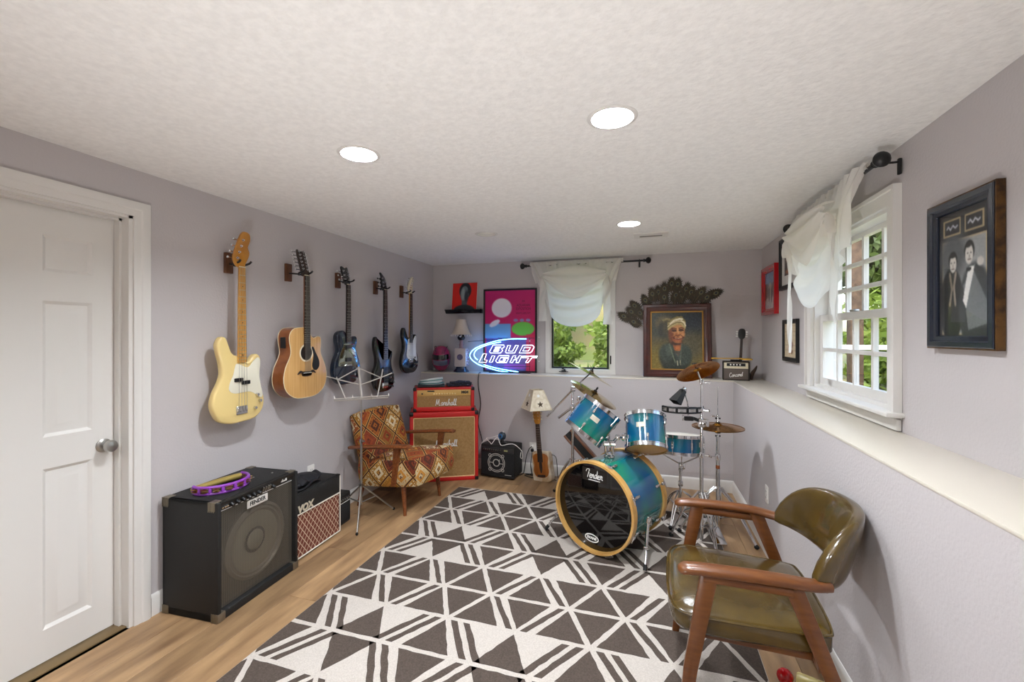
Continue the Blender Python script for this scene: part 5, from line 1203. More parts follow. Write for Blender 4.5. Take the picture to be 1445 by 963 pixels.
iq = bdm.rotation_quaternion.inverted(); BO = BC + BA * (BL / 2)
def bl(p): return iq @ (Vector(p) - BO)
perp = Vector((BA.y, -BA.x, 0))
for s_, foot in ((1, onz(910, 811)), (-1, onz(770, 751))):
    top = BO - BA * .05 + perp * s_ * (BR + .012) + Vector((0, 0, -.06)); ft = Vector((foot.x, foot.y, .022))
    b = MB(); b.rbox(bl(top), (.035, .06, .05), .008); b.tube([bl(top + Vector((0, 0, .03))), bl(top.lerp(ft, .55))], .0105, 10); b.tube([bl(top.lerp(ft, .5)), bl(ft)], .0075, 10); b.rbox(bl(top.lerp(ft, .55)), (.028, .028, .028), .006)
    sp2 = b.build('spur', M_chrome, bdm); MB().cyl(bl(ft), bl(ft + (top - ft).normalized() * .035), .012, n=10).build('rubber_tip', M_rubber, sp2)
# toms
TL = Vector(ony(836, 594, 3.14)); TR = Vector(ony(911, 611, 3.2))
tmL = drum('tom_drum', 'teal rack tom tilted steeply on its side above the bass drum', TL, .62 * RV + .78 * UP + .06 * FV, .148, .215, M_chrome, M_head, M_head, 6, .03, False, .016, PI - .3)
tmR = drum('tom_drum', 'teal rack tom with its tan lower head showing, beside the snare', TR, .86 * UP + .47 * FV + .10 * RV, .136, .215, M_chrome, M_head, M_headtan, 6, .03, False, .016, PI / 2 - .3)
# tom holder
mtop = BO + Vector((0, 0, BR + .002)) - BA * .02
th_ = thing('tom_holder', 'chrome double tom holder standing on the bass drum', 'drum hardware', mtop)
b = MB(); b.lathe([(.036, 0), (.036, .012), (.02, .018), (.016, .03)], 20); b.build('base_plate', M_chrome, th_)
for s_, tgt in ((-1, TL - Vector((.02, .0, .10)) + RV * .13 - UP * .02), (1, TR - RV * .15 - UP * .03)):
    o_ = Vector((0, 0, .02)) + RV * s_ * .022; tg = Vector(tgt) - mtop; k1 = o_ + Vector((0, 0, .075)); k2 = k1 + Vector((0, 0, .02)) + (tg - k1) * .45
    b = MB(); b.tube([o_, k1], .0115, 10); b.rbox(k1, (.04, .034, .036), .007); b.tube([k1, k2], .0105, 10); b.rbox(k2, (.034, .034, .034), .007); b.tube([k2, Vector((k2.x, k2.y, tg.z)), tg], .009, 10); b.rbox(tg, (.034, .05, .05), .008)
    b.cyl(k1, k1 - FV * .035, .004, n=6); b.box(k1 - FV * .035, (.03, .006, .012)); b.build('tom_arm', M_chrome, th_)
# snare and its stand
SN = Vector((.252, 3.62, .61))
sdm = drum('snare_drum', 'shallow teal snare drum on its stand beside the cymbal stand', SN, UP + .04 * RV + .13 * FV, .165, .125, M_chrome, M_head, M_head, 8, .03, False, .012, PI - .55)
def tripod(mb_parent, c, hub, r, a0, tube_r=.009, foot=True, hubz2=None, mat_=None):
    for k in range(3):
        a = a0 + k * 2 * PI / 3; f_ = Vector((c[0] + r * math.cos(a), c[1] + r * math.sin(a), .0152)); wp = mb_parent.location + f_; f_.z += .0095 if (wp.x < .5 and wp.y < 3.82) else 0; h_ = Vector((c[0] + .02 * math.cos(a), c[1] + .02 * math.sin(a), hub))
        m_ = h_.lerp(f_, .45) + Vector((0, 0, .035)); q = MB()
        side = Vector((-math.sin(a), math.cos(a), 0)) * .011
        for s_ in (-1, 1): q.tube(cat_rom([h_ + side * s_, m_ + side * s_, f_ + side * s_ * .4], 5, False), .0062, 6)
        q.tube([Vector((c[0] + .015 * math.cos(a), c[1] + .015 * math.sin(a), hub * .35)), h_.lerp(f_, .55) + Vector((0, 0, .02))], .0055, 6)
        lg = q.build('leg', M_chrome, mb_parent); MB().ell(f_, (.017, .017, .015), 10).build('rubber_foot', M_rubber, lg)
ss = thing('snare_stand', 'low chrome tripod stand under the snare drum', 'drum hardware', (SN.x, SN.y, 0))
b = MB(); b.tube([(0, 0, .04), (0, 0, .40)], .011, 10); b.rbox((0, 0, .30), (.036, .036, .04), .008); b.tube([(0, 0, .4), (0, 0, .46)], .016, 10); b.rbox((.01, 0, .44), (.05, .045, .05), .01); b.build('pole', M_chrome, ss)
for k in range(3):
    a = k * 2 * PI / 3 + .5; b = MB(); b.tube(cat_rom([(0, 0, .45), (.08 * math.cos(a), .08 * math.sin(a), .475), (.155 * math.cos(a), .155 * math.sin(a), .50), (.188 * math.cos(a), .188 * math.sin(a), .515), (.188 * math.cos(a), .188 * math.sin(a), .56)], 4, False), .0055, 6); b.build('basket_arm', M_chrome, ss)
tripod(ss, (0, 0), .24, .20, 2.2)
def cymbal(name, label, c, ax, R, m, bell=.18, group='cymbals of the drum kit'):
    t = thing(name, label, 'cymbal', c, quat=axq(ax), group=group)
    prf = [(.006, .016 * R / .2 + .012), (R * bell * .5, .024), (R * bell, .013), (R * bell * 1.15, .010), (R * .6, .004), (R, -.008), (R, -.0092), (R * .6, .0028), (R * bell * 1.15, .0088), (R * bell, .0115), (.006, .026)]
    prf[0] = (.006, .026)
    b = MB(); b.lathe(prf, 56, caps=False); o = b.build('disc', m, t, 25)
    b = MB()
    for k in range(1, 8): b.ring(R * (.25 + .1 * k), .0007, 56, 4, T((0, 0, .0095 - .0024 * k)))
    b.build('lathe_grooves', m, o, kind='stuff')
    MB().lathe([(0, .02), (.016, .02), (.016, .032), (.007, .034), (.006, .05), (0, .05)], 14).build('felt_washer', M_black, t)
    q = MB(); q.lathe([(0, .044), (.008, .044), (.008, .06), (0, .062)], 12); q.box((0, 0, .058), (.036, .006, .012)); q.build('wing_nut', M_black, t)
    return t
# crash stand
CS = Vector((.366, 3.288, 0)); CZ = 1.205
cst = thing('cymbal_stand', 'straight chrome stand carrying the bronze crash cymbal', 'drum hardware', CS, group='cymbal stands of the drum kit')
b = MB(); b.tube([(0, 0, .03), (0, 0, .62)], .0125, 12); b.tube([(0, 0, .6), (0, 0, .95)], .0105, 12); b.tube([(0, 0, .9), (0, 0, 1.12)], .008, 10)
b.tube(cat_rom([(0, 0, 1.12), (-.004, .01, 1.14), (-.02, .0, 1.18), (-.026, -.005, 1.2)], 4, False), .0065, 8); b.build('pole', M_chrome, cst)
for (z, w_) in ((.34, .05), (.62, .04), (.93, .036), (1.125, .034)):
    b = MB(); b.rbox((0, 0, z), (w_ * .8, w_ * .8, w_), .008); b.cyl((0, 0, z), (.045, -.01, z), .0045, n=8); b.box((.047, -.01, z), (.008, .03, .014)); b.build('height_clamp', M_chrome, cst)
tripod(cst, (0, 0), .36, .2, -1.2)
crash = cymbal('crash_cymbal', 'small bronze crash cymbal with its underside showing, in front of the portrait', CS + Vector((-.026, -.005, CZ)), UP * .84 + FV * .53 - RV * .15, .148, M_cym)
# hi-hat
HS = Vector((.50, 3.50, 0))
hst = thing('hi_hat_stand', 'chrome hi-hat stand with footboard in the corner behind the leather chair', 'drum hardware', HS)
b = MB(); b.tube([(0, 0, .05), (0, 0, .56)], .014, 12); b.tube([(0, 0, .54), (0, 0, .745)], .011, 12); b.tube([(0, 0, .74), (0, 0, 1.075)], .0034, 8); b.build('pole', M_chrome, hst)
b = MB(); b.lathe([(.018, .735), (.03, .755), (.03, .762), (0, .762)], 16); b.build('seat_cup', M_black, hst)
b = MB(); b.rbox((0, 0, .56), (.036, .036, .045), .008); b.cyl((0, 0, .56), (-.045, -.01, .56), .005, n=8); b.box((-.048, -.01, .56), (.008, .03, .014)); b.build('height_clamp', M_chrome, hst)
MB().lathe([(.0145, .475), (.0148, .48), (.0148, .495), (.0145, .5)], 16, caps=False).build('memory_band', mat('copper_band', '#a8623a', .4, .6), hst)
tripod(hst, (0, 0), .34, .285, -.72, .008)
b = MB(); b.rbox((0, 0, 0), (.09, .26, .012), .005, 2, T((-.04, -.12, .06)) @ RZ(.2) @ RX(.3)); b.build('footboard', M_chrome, hst)
cymbal('hi_hat_cymbal', 'lower bronze hi-hat cymbal of the pair', HS + Vector((0, 0, .772)), -UP, .178, M_cym, group='hi-hat pair')
ht = cymbal('hi_hat_cymbal', 'upper bronze hi-hat cymbal of the pair', HS + Vector((0, 0, .785)), UP, .178, M_cym, group='hi-hat pair')
MB().rbox((-.03, 0, .075), (.03, .008, .012), .003).build('clutch_wing', M_chrome, ht); MB().cyl((0, 0, .03), (0, 0, .085), .009, n=10).build('clutch', M_chrome, ht)
# boom stand with two edge-on cymbals
BS = Vector(ony(808, 640, 3.82)); BS.z = 0
bst = thing('cymbal_stand', 'double-boom chrome stand behind the tilted rack tom', 'drum hardware', BS, group='cymbal stands of the drum kit')
def rel(px, py, Y): return Vector(ony(px, py, Y)) - BS
b = MB(); b.tube([(0, 0, .03), (0, 0, .6)], .0125, 12); b.tube([(0, 0, .58), (0, 0, rel(808, 548, 3.82).z)], .0105, 12); b.build('pole', M_chrome, bst)
tripod(bst, (0, 0), .36, .24, .4)
a1, a2, a3 = rel(772, 588, 3.80), rel(809, 549, 3.81), rel(833, 527, 3.72)
b = MB(); b.tube([a1, a2], .0085, 8); b.tube([a2, a3], .0065, 8); b.rbox(a2, (.045, .045, .045), .01); b.cyl(a2, a2 - FV * .05, .005, n=8); b.box(a2 - FV * .05, (.034, .008, .014)); b.build('boom_arm', M_chrome, bst)
c1, c2, c3 = rel(788, 590, 3.78), rel(808, 575, 3.80), rel(833, 556, 3.66)
b = MB(); b.tube([c1, c2], .011, 8); b.tube([c2, c3], .008, 8); b.rbox(c2, (.04, .04, .04), .009); b.rbox(rel(817, 563, 3.74), (.035, .035, .04), .008); b.build('boom_arm', M_chrome, bst)
axc = (.50 * RV + .86 * UP - .03 * FV)
cymbal('ride_cymbal', 'upper of two cymbals stacked on the double-boom stand, below the window', BS + a3, axc, .215, M_cymp, .16)
cymbal('ride_cymbal', 'lower of two cymbals on the double-boom stand, above the tilted tom', BS + rel(838, 556, 3.58), axc - .12 * FV, .212, M_cymp, .16)
# clamp arm, cowbell, mounted tambourine
cm = thing('percussion_clamp', 'black multi-clamp arm reaching from the crash stand', 'drum hardware', CS + Vector((0, 0, .845)))
def crel(px, py, Y): return Vector(ony(px, py, Y)) - cm.location
b = MB(); b.rbox((0, 0, 0), (.045, .05, .06), .01); b.rbox(crel(995, 597, 3.27), (.05, .04, .05), .008); b.build('clamp_block', M_chrome, cm)
b = MB(); b.tube(cat_rom([(0, 0, 0), crel(984, 593, 3.28), crel(975, 590, 3.28), crel(968, 590, 3.28)], 4, False), .012, 8); b.rbox(crel(972, 591, 3.28), (.065, .035, .03), .008); b.build('arm', M_black, cm)
MB().tube(cat_rom([crel(971, 592, 3.28), crel(971, 580, 3.28), crel(970, 568, 3.28), crel(966, 553, 3.28)], 4, False), .005, 8).build('rod', M_chrome, cm)
MB().rbox(crel(964, 590, 3.28), (.014, .02, .04), .004).build('wing_bolt', M_chrome, cm)
cwp = Vector(ony(963, 553, 3.28))
cw = thing('cowbell', 'black cowbell mounted on a bent rod beside the crash stand', 'cowbell', cwp, quat=axq(-(RV * -.62 - UP * .75 - FV * .2)))
vs = []
for (z, hx, hy) in ((0.012, .021, .013), (-.095, .041, .026), (-.092, .038, .023), (.008, .019, .011)): vs += [(sx * hx, sy * hy, z) for sx, sy in ((-1, -1), (1, -1), (1, 1), (-1, 1))]
b = MB(); b.add(vs, [(i * 4 + k, i * 4 + (k + 1) % 4, (i + 1) * 4 + (k + 1) % 4, (i + 1) * 4 + k) for i in range(3) for k in range(4)] + [(3, 2, 1, 0), (12, 13, 14, 15)]); b.build('bell', mat('black_enamel', '#131313', .4), cw, 30)
MB().rbox((0, -.0, .022), (.03, .03, .022), .006).build('mount', M_chrome, cw)
jt = thing('mounted_tambourine', 'black crescent tambourine mounted below the cowbell', 'tambourine', Vector(ony(966, 579, 3.28)) + Vector((0, 0, -.012)), 0.25)
arc2 = [(.138 * math.cos(a), -.10 * math.sin(a) + .04, 0) for a in [PI * k / 24 for k in range(25)]]
for z in (0, .034): MB().tube([(x, y, z) for x, y, _ in arc2], .006, 6).build('rim', M_black, jt)
MB().tube([arc2[0], (.1, .07, 0), (0, .075, 0), (-.1, .07, 0), arc2[-1]], .006, 6, M=T((0, 0, .017))).build('back_bar', M_black, jt)
for k in range(0, 25, 4): x, y, _ = arc2[k]; MB().rbox((x, y, .017), (.016, .012, .04), .003).build('post', M_black, jt)
for k in range(2, 25, 4):
    x, y, _ = arc2[k]
    for dz in (.011, .023): MB().lathe([(0, -.003), (.006, -.002), (.017, 0), (.017, .0008), (0, .003)], 12, T((x, y, dz))).build('jingle', M_steel, jt)
# bass drum pedal
pdl = BO + BA * (BL / 2 + .16)
bp_ = thing('bass_drum_pedal', 'chrome kick pedal clamped behind the bass drum', 'drum hardware', (pdl.x, pdl.y, .0095), -.461)
MB().rbox((0, .06, .008), (.1, .3, .012), .004).build('base_plate', M_black, bp_)
MB().rbox((0, 0, 0), (.085, .24, .012), .005, 2, T((0, .09, .065)) @ RX(-.3)).build('footboard', M_chrome, bp_)
for sx in (-1, 1): MB().tube([(sx * .05, -.04, .01), (sx * .045, -.04, .22)], .008, 8).build('post', M_chrome, bp_)
b = MB(); b.tube([(-.06, -.04, .22), (.06, -.04, .22)], .008, 8); b.tube([(0, -.04, .22), (0, .0, .40)], .004, 6); b.build('axle', M_chrome, bp_)
MB().ell((0, -.005, .40), (.028, .034, .034), 14).build('beater', M_pwhite, bp_)
# case leaning behind the bass drum
ctl, cbr = Vector(ony(803, 612, 3.99)), Vector(ony(852, 668, 3.93)); dv = ctl - cbr; ln = dv.length
dirv = dv.normalized(); base_p = cbr - dirv * ((cbr.z - .02) / dirv.z); ln = (ctl - base_p).length
cse = thing('flat_case', 'brown-edged black flat case leaning behind the bass drum', 'case', base_p, quat=axq(dirv, FV))
MB().rbox((0, 0, ln / 2), (.06, .30, ln), .008).build('panel', M_tolex, cse)
for sx in (-1, 1): MB().rbox((sx * .038, 0, ln / 2), (.02, .304, ln + .004), .005).build('edge_board', mat('brown_edge', '#7a4a2c', .5), cse)
lc = MB(); q = onz(800, 668); lc.tube(cat_rom([(q.x - .02, q.y, .3), (q.x - .07, q.y - .03, .2), (q.x - .04, q.y - .05, .05), (q.x + .06, q.y - .06, .01), (q.x + .1, q.y, .12), (q.x + .02, q.y + .02, .32)], 6, False), .005, 6)
tag(lc.build('hanging_cable', M_cord), 'black cable looped around the double-boom stand', 'cable')
# ================================================================ rug
RGX0, RGX1, RGY0, RGY1 = -1.715, .492, .76, 3.812
rg = thing('area_rug', 'large cream and grey-brown area rug with hand-drawn triangle and stripe pattern', 'rug', ((RGX0 + RGX1) / 2, (RGY0 + RGY1) / 2, 0), -.006)
rcx, rcy = (RGX0 + RGX1) / 2, (RGY0 + RGY1) / 2
def pile(name, c1, c2): return mat(name, c1, .95, col2=c2, nscale=160, ndetail=2, bump=1.0, bscale=420)
MB().rbox((0, 0, .004), (RGX1 - RGX0, RGY1 - RGY0, .008), .003).build('rug_ground', pile('cream_pile', '#d2c9bf', '#c4bab0'), rg, 0)
P_, x0_, rp = .7265, -1.70 - rcx, .2543; DX = .2 * P_; hgt = rp
rng = random.Random(3); dark = []
def add_poly(pts): dark.append(pts)
rows = 12
hw_, hh2 = (RGX1 - RGX0) / 2 - .004, (RGY1 - RGY0) / 2 - .004
def clip(poly):
    for (ax, sgn, lim) in ((0, 1, hw_), (0, -1, hw_), (1, 1, hh2), (1, -1, hh2)):
        out = []
        for i in range(len(poly)):
            a, b_ = poly[i], poly[(i + 1) % len(poly)]; ia, ib = sgn * a[ax] <= lim, sgn * b_[ax] <= lim
            if ia: out.append(a)
            if ia != ib:
                t = (sgn * lim - a[ax]) / (b_[ax] - a[ax]); out.append((a[0] + (b_[0] - a[0]) * t, a[1] + (b_[1] - a[1]) * t))
        poly = out
        if not poly: return None
    return poly
e_, g_ = .021, .013
def tri_up(xa, yt, yb): add_poly([(xa, yt - .02), (xa + DX - e_ - .006, yb + g_), (xa - DX + e_ + .006, yb + g_)])
def tri_dn(xa, yt, yb): add_poly([(xa, yb + .02), (xa - DX + e_ + .006, yt - g_), (xa + DX - e_ - .006, yt - g_)])
def stripe(xt, xb, yt, yb, w_): add_poly([(xt - w_ / 2, yt - g_), (xt + w_ / 2, yt - g_), (xb + w_ / 2, yb + g_), (xb - w_ / 2, yb + g_)])
for r in range(rows):
    yt = hh2 + .004 - r * rp; yb = yt - rp; typ = (5, 2, 3, 4)[r % 4]
    for k in range(-1, 5):
        xx = x0_ + k * P_
        if typ == 2:
            tri_up(xx, yt, yb); tri_up(xx + .5 * P_, yt, yb); tri_dn(xx + .2 * P_, yt, yb); tri_dn(xx + .8 * P_, yt, yb)
            stripe(xx + .55 * P_, xx + .75 * P_, yt, yb, .034); stripe(xx + .45 * P_, xx + .25 * P_, yt, yb, .034)
        elif typ == 3:
            tri_dn(xx, yt, yb); tri_dn(xx + .5 * P_, yt, yb); tri_up(xx + .2 * P_, yt, yb); tri_up(xx + .8 * P_, yt, yb)
            stripe(xx + .25 * P_, xx + .45 * P_, yt, yb, .034); stripe(xx + .75 * P_, xx + .55 * P_, yt, yb, .034)
        elif typ == 4:
            tri_up(xx, yt, yb); tri_up(xx + .5 * P_, yt, yb)
            for o_ in (.045, .112):
                stripe(xx + o_, xx + o_ + DX, yt, yb, .036); stripe(xx + P_ - o_, xx + P_ - o_ - DX, yt, yb, .036)
        else:
            tri_dn(xx, yt, yb); tri_dn(xx + .5 * P_, yt, yb)
            for o_ in (.045, .112):
                stripe(xx + o_ + DX, xx + o_, yt, yb, .036); stripe(xx + P_ - o_ - DX, xx + P_ - o_, yt, yb, .036)
M_dpile = pile('brown_grey_pile', '#5b4e45', '#4a3f37')
for poly in dark:
    q = clip(poly)
    if not q or abs(area2(q)) < .0006: continue
    pts = []
    for i in range(len(q)):
        a, b_ = Vector((*q[i], 0)), Vector((*q[(i + 1) % len(q)], 0)); L_ = (b_ - a).length; m = max(1, int(L_ / .035)); n_ = Vector((-(b_ - a).y, (b_ - a).x, 0)).normalized() if L_ > 1e-6 else Vector()
        edge = abs(abs(a.x) - hw_) < 1e-4 and abs(abs(b_.x) - hw_) < 1e-4
        for k in range(m): p = a.lerp(b_, k / m) + n_ * (0 if (edge or k == 0) else rng.uniform(-.0028, .0028)); pts.append((p.x, p.y))
    MB().slab(pts, .006, .0092, 0).build('dark_motif', M_dpile, rg, 0)
# ================================================================ green leather chair
lc_ = thing('leather_armchair', 'walnut armchair with glossy olive green leather seat and curved back', 'armchair', (.385, 1.945, .0), -PI / 2 - .04)
M_leather = mat('olive_leather', '#5a471b', .22, col2='#34260f', nscale=7, ndetail=6, contrast=(.25, .75), coat=.5, bump=.12, bscale=160)
def sweep(secs, prof):
    """secs: list of (centre, side vec, up vec)"""
    n = len(prof); mb = MB(); vs = []
    for (c, s_, u_) in secs: vs += [Vector(c) + Vector(s_) * a + Vector(u_) * b_ for a, b_ in prof]
    mb.add(vs, [(i * n + k, i * n + (k + 1) % n, (i + 1) * n + (k + 1) % n, (i + 1) * n + k) for i in range(len(secs) - 1) for k in range(n)] + [tuple(range(n - 1, -1, -1)), tuple((len(secs) - 1) * n + k for k in range(n))]); return mb
ov = [(math.copysign(abs(math.cos(a)) ** .75, math.cos(a)), math.copysign(abs(math.sin(a)) ** .75, math.sin(a))) for a in [2 * PI * k / 14 for k in range(14)]]
sq = [(math.copysign(abs(math.cos(a)) ** .35, math.cos(a)), math.copysign(abs(math.sin(a)) ** .35, math.sin(a))) for a in [2 * PI * k / 12 for k in range(12)]]
for sx in (-1, 1):
    # arm: y = -f
    path = cat_rom([(sx * .318, -.268, .636), (sx * .318, -.2, .645), (sx * .318, -.06, .650), (sx * .31, .06, .648), (sx * .295, .14, .640), (sx * .272, .195, .636)], 5, False); secs = []
    for i, p in enumerate(path):
        t_ = i / (len(path) - 1); w_ = .030 * min(1, .35 + t_ * 9) * (1 - .25 * t_ ** 3); h_ = .017 * min(1, .45 + t_ * 8)
        d_ = (path[min(i + 1, len(path) - 1)] - path[max(i - 1, 0)]).normalized(); s_ = d_.cross(Vector((0, 0, 1))).normalized(); secs.append((p, s_ * w_, Vector((0, 0, h_))))
    sweep(secs, ov).build('armrest', M_walnut, lc_, 60)
    sweep([((sx * .312, -.185, .617), (.014, 0, 0), (0, 0, .014)), ((sx * .308, .085, .615), (.014, 0, 0), (0, 0, .014))], sq).build('under_arm_rail', M_walnut, lc_, 50)
    sweep([((sx * .322, -.262, .0095), (.011, 0, 0), (0, .016, 0)), ((sx * .316, -.225, .3), (.013, 0, 0), (0, .024, 0)), ((sx * .310, -.165, .635), (.014, 0, 0), (0, .030, 0))], sq).build('front_leg', M_walnut, lc_, 50)
    sweep([((sx * .318, .325, .0), (.011, 0, 0), (0, .016, 0)), ((sx * .312, .215, .3), (.013, 0, 0), (0, .024, 0)), ((sx * .300, .085, .635), (.014, 0, 0), (0, .030, 0))], sq).build('rear_leg', M_walnut, lc_, 50)
    MB().rbox((sx * .225, -.02, .372), (.03, .40, .03), .005).build('side_rail', M_walnut, lc_)
for (y, w_) in ((-.2, .62), (.17, .60)): MB().rbox((0, y, .374), (w_, .025, .03), .005).build('cross_rail', M_walnut, lc_)
so = smooth_o([(-.2, -.29), (0, -.302), (.2, -.29), (.268, -.24), (.275, -.14), (.262, .05), (.245, .19), (.2, .225), (0, .235), (-.2, .225), (-.245, .19), (-.262, .05), (-.275, -.14), (-.268, -.24)], 5)
if area2(so) < 0: so = so[::-1]
mb = MB(); n = len(so); rings = [(.02, .385), (.004, .390), (0, .400), (0, .447), (.006, .456), (.03, .466), (.07, .474), (.13, .479), (.2, .481)]
vs = [];
for (ins, z) in rings:
    k_ = 1 - ins / .27; vs += [(p[0] * k_, (p[1] + .03) * k_ - .03, z) for p in so]
mb.add(vs, [(i * n + k, i * n + (k + 1) % n, (i + 1) * n + (k + 1) % n, (i + 1) * n + k) for i in range(len(rings) - 1) for k in range(n)] + [tuple(range(n - 1, -1, -1)), tuple((len(rings) - 1) * n + k for k in range(n))])
st_ = mb.build('seat', M_leather, lc_, 60)
MB().tube([(p[0] * 1.0, p[1], .452) for p in so], .0045, 6, True).build('seat_piping', M_leather, st_)
def back_fn():
    secs = []; N_ = 33
    for i in range(N_):
        s_ = -1 + 2 * i / (N_ - 1); th_ = s_ * 1.28; x = .278 * math.sin(th_) / math.sin(1.28); y = .155 + .165 * (math.cos(th_) - math.cos(1.28)) / (1 - math.cos(1.28))
        e = abs(s_); zt = .672 + .158 * (1 - e ** 4.2); zb = .618 - .012 * (1 - e * e); hc = (zt - zb) / 2; zc = (zt + zb) / 2
        nr = Vector((-math.sin(th_), -math.cos(th_), 0)) ; tk = .022 + .008 * (1 - e)
        if i in (0, N_ - 1): hc *= .82; tk *= .75
        lean = Vector((math.sin(th_) * .0, .03 * (1 - e * e), 0)) * (hc / .1)
        secs.append((Vector((x, y, zc)), nr * tk, Vector((0, 0, hc)) + lean))
    return secs
sweep(back_fn(), [(math.copysign(abs(math.cos(a)) ** .6, math.cos(a)), math.copysign(abs(math.sin(a)) ** .5, math.sin(a))) for a in [2 * PI * k / 20 for k in range(20)]]).build('backrest', M_leather, lc_, 60)
for sx in (-1, 1): MB().rbox((sx * .272, .182, .636), (.05, .012, .03), .004).build('back_joint', M_walnut, lc_)
# small toy by the chair
q = onz(1122, 972)
ty = thing('toy_rattle', 'small cream wooden toy with a red ball end lying by the leather chair', 'toy', (q.x, q.y, 0), -.35)
MB().lathe([(0, -.05), (.03, -.05), (.034, -.044), (.034, .05), (.03, .055), (0, .055)], 20, T((.055, 0, .034)) @ RY(PI / 2)).build('barrel', mat('cream_paint', '#e8d68c', .35), ty)
MB().ell((-.035, 0, .032), .032, 16).build('ball', mat('red_gloss', '#c4141c', .12, coat=.6), ty)
MB().lathe([(0, .0), (.012, 0), (.01, .09), (0, .09)], 12, T((.105, 0, .034)) @ RY(PI / 2)).build('handle', mat('orange_wood', '#b5762c', .4), ty)

# ================================================================ pictures on the right wall
def picture(name, label, y0, y1, z0, z1, fw, dep, fm, cv, matw=0, matc=None, glass=True):
    w_, h_ = y1 - y0, z1 - z0
    t = thing(name, label, 'picture', (XR - .0012, (y0 + y1) / 2, z0), -PI / 2, 'pictures on the window wall')
    frame_bars(w_, h_, fw, dep, FRONT @ T((0, h_ / 2, 0)), .003).build('frame', fm, t, 25)
    MB().bx(-w_ / 2 + .004, w_ / 2 - .004, -.008, -.001, .004, h_ - .004).build('backing', M_black, t, 0)
    iw, ih = w_ - 2 * fw + .004, h_ - 2 * fw + .004
    if matw: MB().bx(-iw / 2, iw / 2, -.0105, -.008, h_ / 2 - ih / 2, h_ / 2 + ih / 2).build('mat_board', matc, t, 0)
    cv.build('print', iw - 2 * matw, ih - 2 * matw, t, FRONT @ T((0, h_ / 2, .0112)), .5, 'photo_print')
    if glass: MB().bx(-iw / 2, iw / 2, -.0145, -.0135, h_ / 2 - ih / 2, h_ / 2 + ih / 2).build('glass', glassmat('picture_glass', '#ffffff', .06), t, 0)
    return t
cv = Canvas(48, 48, '#6d8fb5'); cv.rect(0, .35, 1, 1, '#8d7f78'); cv.rect(0, .3, .3, .75, '#5b4a45'); cv.rect(.66, .32, 1, .8, '#6a4e46'); cv.ell(.5, .95, .6, .3, '#c9bfc0', .2); cv.ell(.5, .5, .12, .22, '#c8b8a0', .3); cv.ell(.4, .6, .06, .2, '#433a38', .3); cv.ell(.62, .62, .06, .2, '#3a3a44', .3); cv.noise(.05, 2, 2).blur(1)
picture('framed_picture', 'picture of a street under blue sky in a thick glossy red frame', 4.155, 4.60, 1.635, 2.065, .055, .036, mat('red_lacquer', '#b3121c', .2, coat=.4), cv)
cv = Canvas(40, 56, '#2c2430'); cv.ell(.4, .4, .2, .2, '#c0562c', .6); cv.ell(.62, .5, .14, .22, '#3e2c34', .5); cv.rect(.1, .04, .2, .4, '#8f8894', .8); cv.rect(.3, .02, .38, .3, '#8f8894', .7); cv.rect(.7, .02, .8, .35, '#8f8894', .7); cv.ell(.5, .85, .4, .12, '#a05a30', .6); cv.noise(.07, 4, 2).blur(1)
picture('framed_picture', 'dark orange stage photograph with white mat in a black frame, half behind the curtain', 3.57, 4.065, 1.815, 2.225, .035, .026, M_black, cv, .075, M_pwhite)
cv = Canvas(40, 56, '#d9c6a4'); [cv.line([(.05, y), (.95, y)], .008, '#b39a76') for y in (.08, .16, .24, .34, .5, .64, .78)]; cv.ell(.5, .42, .13, .18, '#5a3a24', .4); cv.ell(.55, .62, .16, .12, '#7a4a2a', .5); cv.ell(.42, .76, .1, .12, '#b04a30', .5); cv.ell(.62, .82, .1, .06, '#8a5a34', .5); cv.noise(.03, 6, 1).blur(1)
picture('framed_picture', 'small cream sheet with a brown figure in a narrow black frame below the stage photograph', 3.64, 3.985, 1.25, 1.575, .034, .022, M_black, cv)
# big two-figure photograph
by0, by1, bz0, bz1 = 1.741, 2.078, 1.412, 1.937
cv = Canvas(90, 140, '#2c2c2c')
cv.rect(.08, .23, .94, .985, '#b9a888'); cv.rect(.105, .245, .915, .97, '#9a9c9c'); cv.ell(.3, .35, .3, .2, '#5d6062', .8); cv.rect(.105, .75, .915, .97, '#b4b8b6')
cv.ell(.27, .75, .24, .3, '#232425', .1); cv.ell(.72, .78, .3, .34, '#3a3c3e', .12); cv.poly([(.5, .6), (.7, .5), (.95, .75), (.95, .9), (.6, .95)], '#8c9092', .7)
cv.ell(.3, .395, .088, .075, '#1b1b1b', .12); cv.ell(.303, .42, .07, .07, '#cfcac2', .2); cv.ell(.62, .343, .095, .08, '#191919', .12); cv.ell(.617, .37, .076, .076, '#d4cfc8', .2); cv.ell(.3, .358, .055, .014, '#1b1b1b', .6); cv.ell(.6, .303, .05, .014, '#191919', .6)
for (x_, y_) in ((.3, .42), (.62, .37)):
    cv.ell(x_ - .03, y_ - .01, .012, .006, '#333333', .5); cv.ell(x_ + .03, y_ - .01, .012, .006, '#333333', .5); cv.line([(x_ - .025, y_ + .04), (x_ + .025, y_ + .04)], .006, '#6b5a55'); cv.ell(x_ + .002, y_ + .015, .01, .014, '#a09a92', .6)
cv.poly([(.6, .47), (.72, .46), (.56, .78), (.5, .72)], '#e8e6e2'); cv.poly([(.57, .475), (.66, .47), (.66, .495), (.57, .5)], '#141414')
cv.line([(.24, .5), (.28, .62), (.24, .74)], .02, '#8a7d70'); cv.line([(.36, .5), (.32, .6), (.35, .74)], .02, '#9a8d80'); cv.ell(.82, .44, .06, .035, '#c9c4bc', .2)
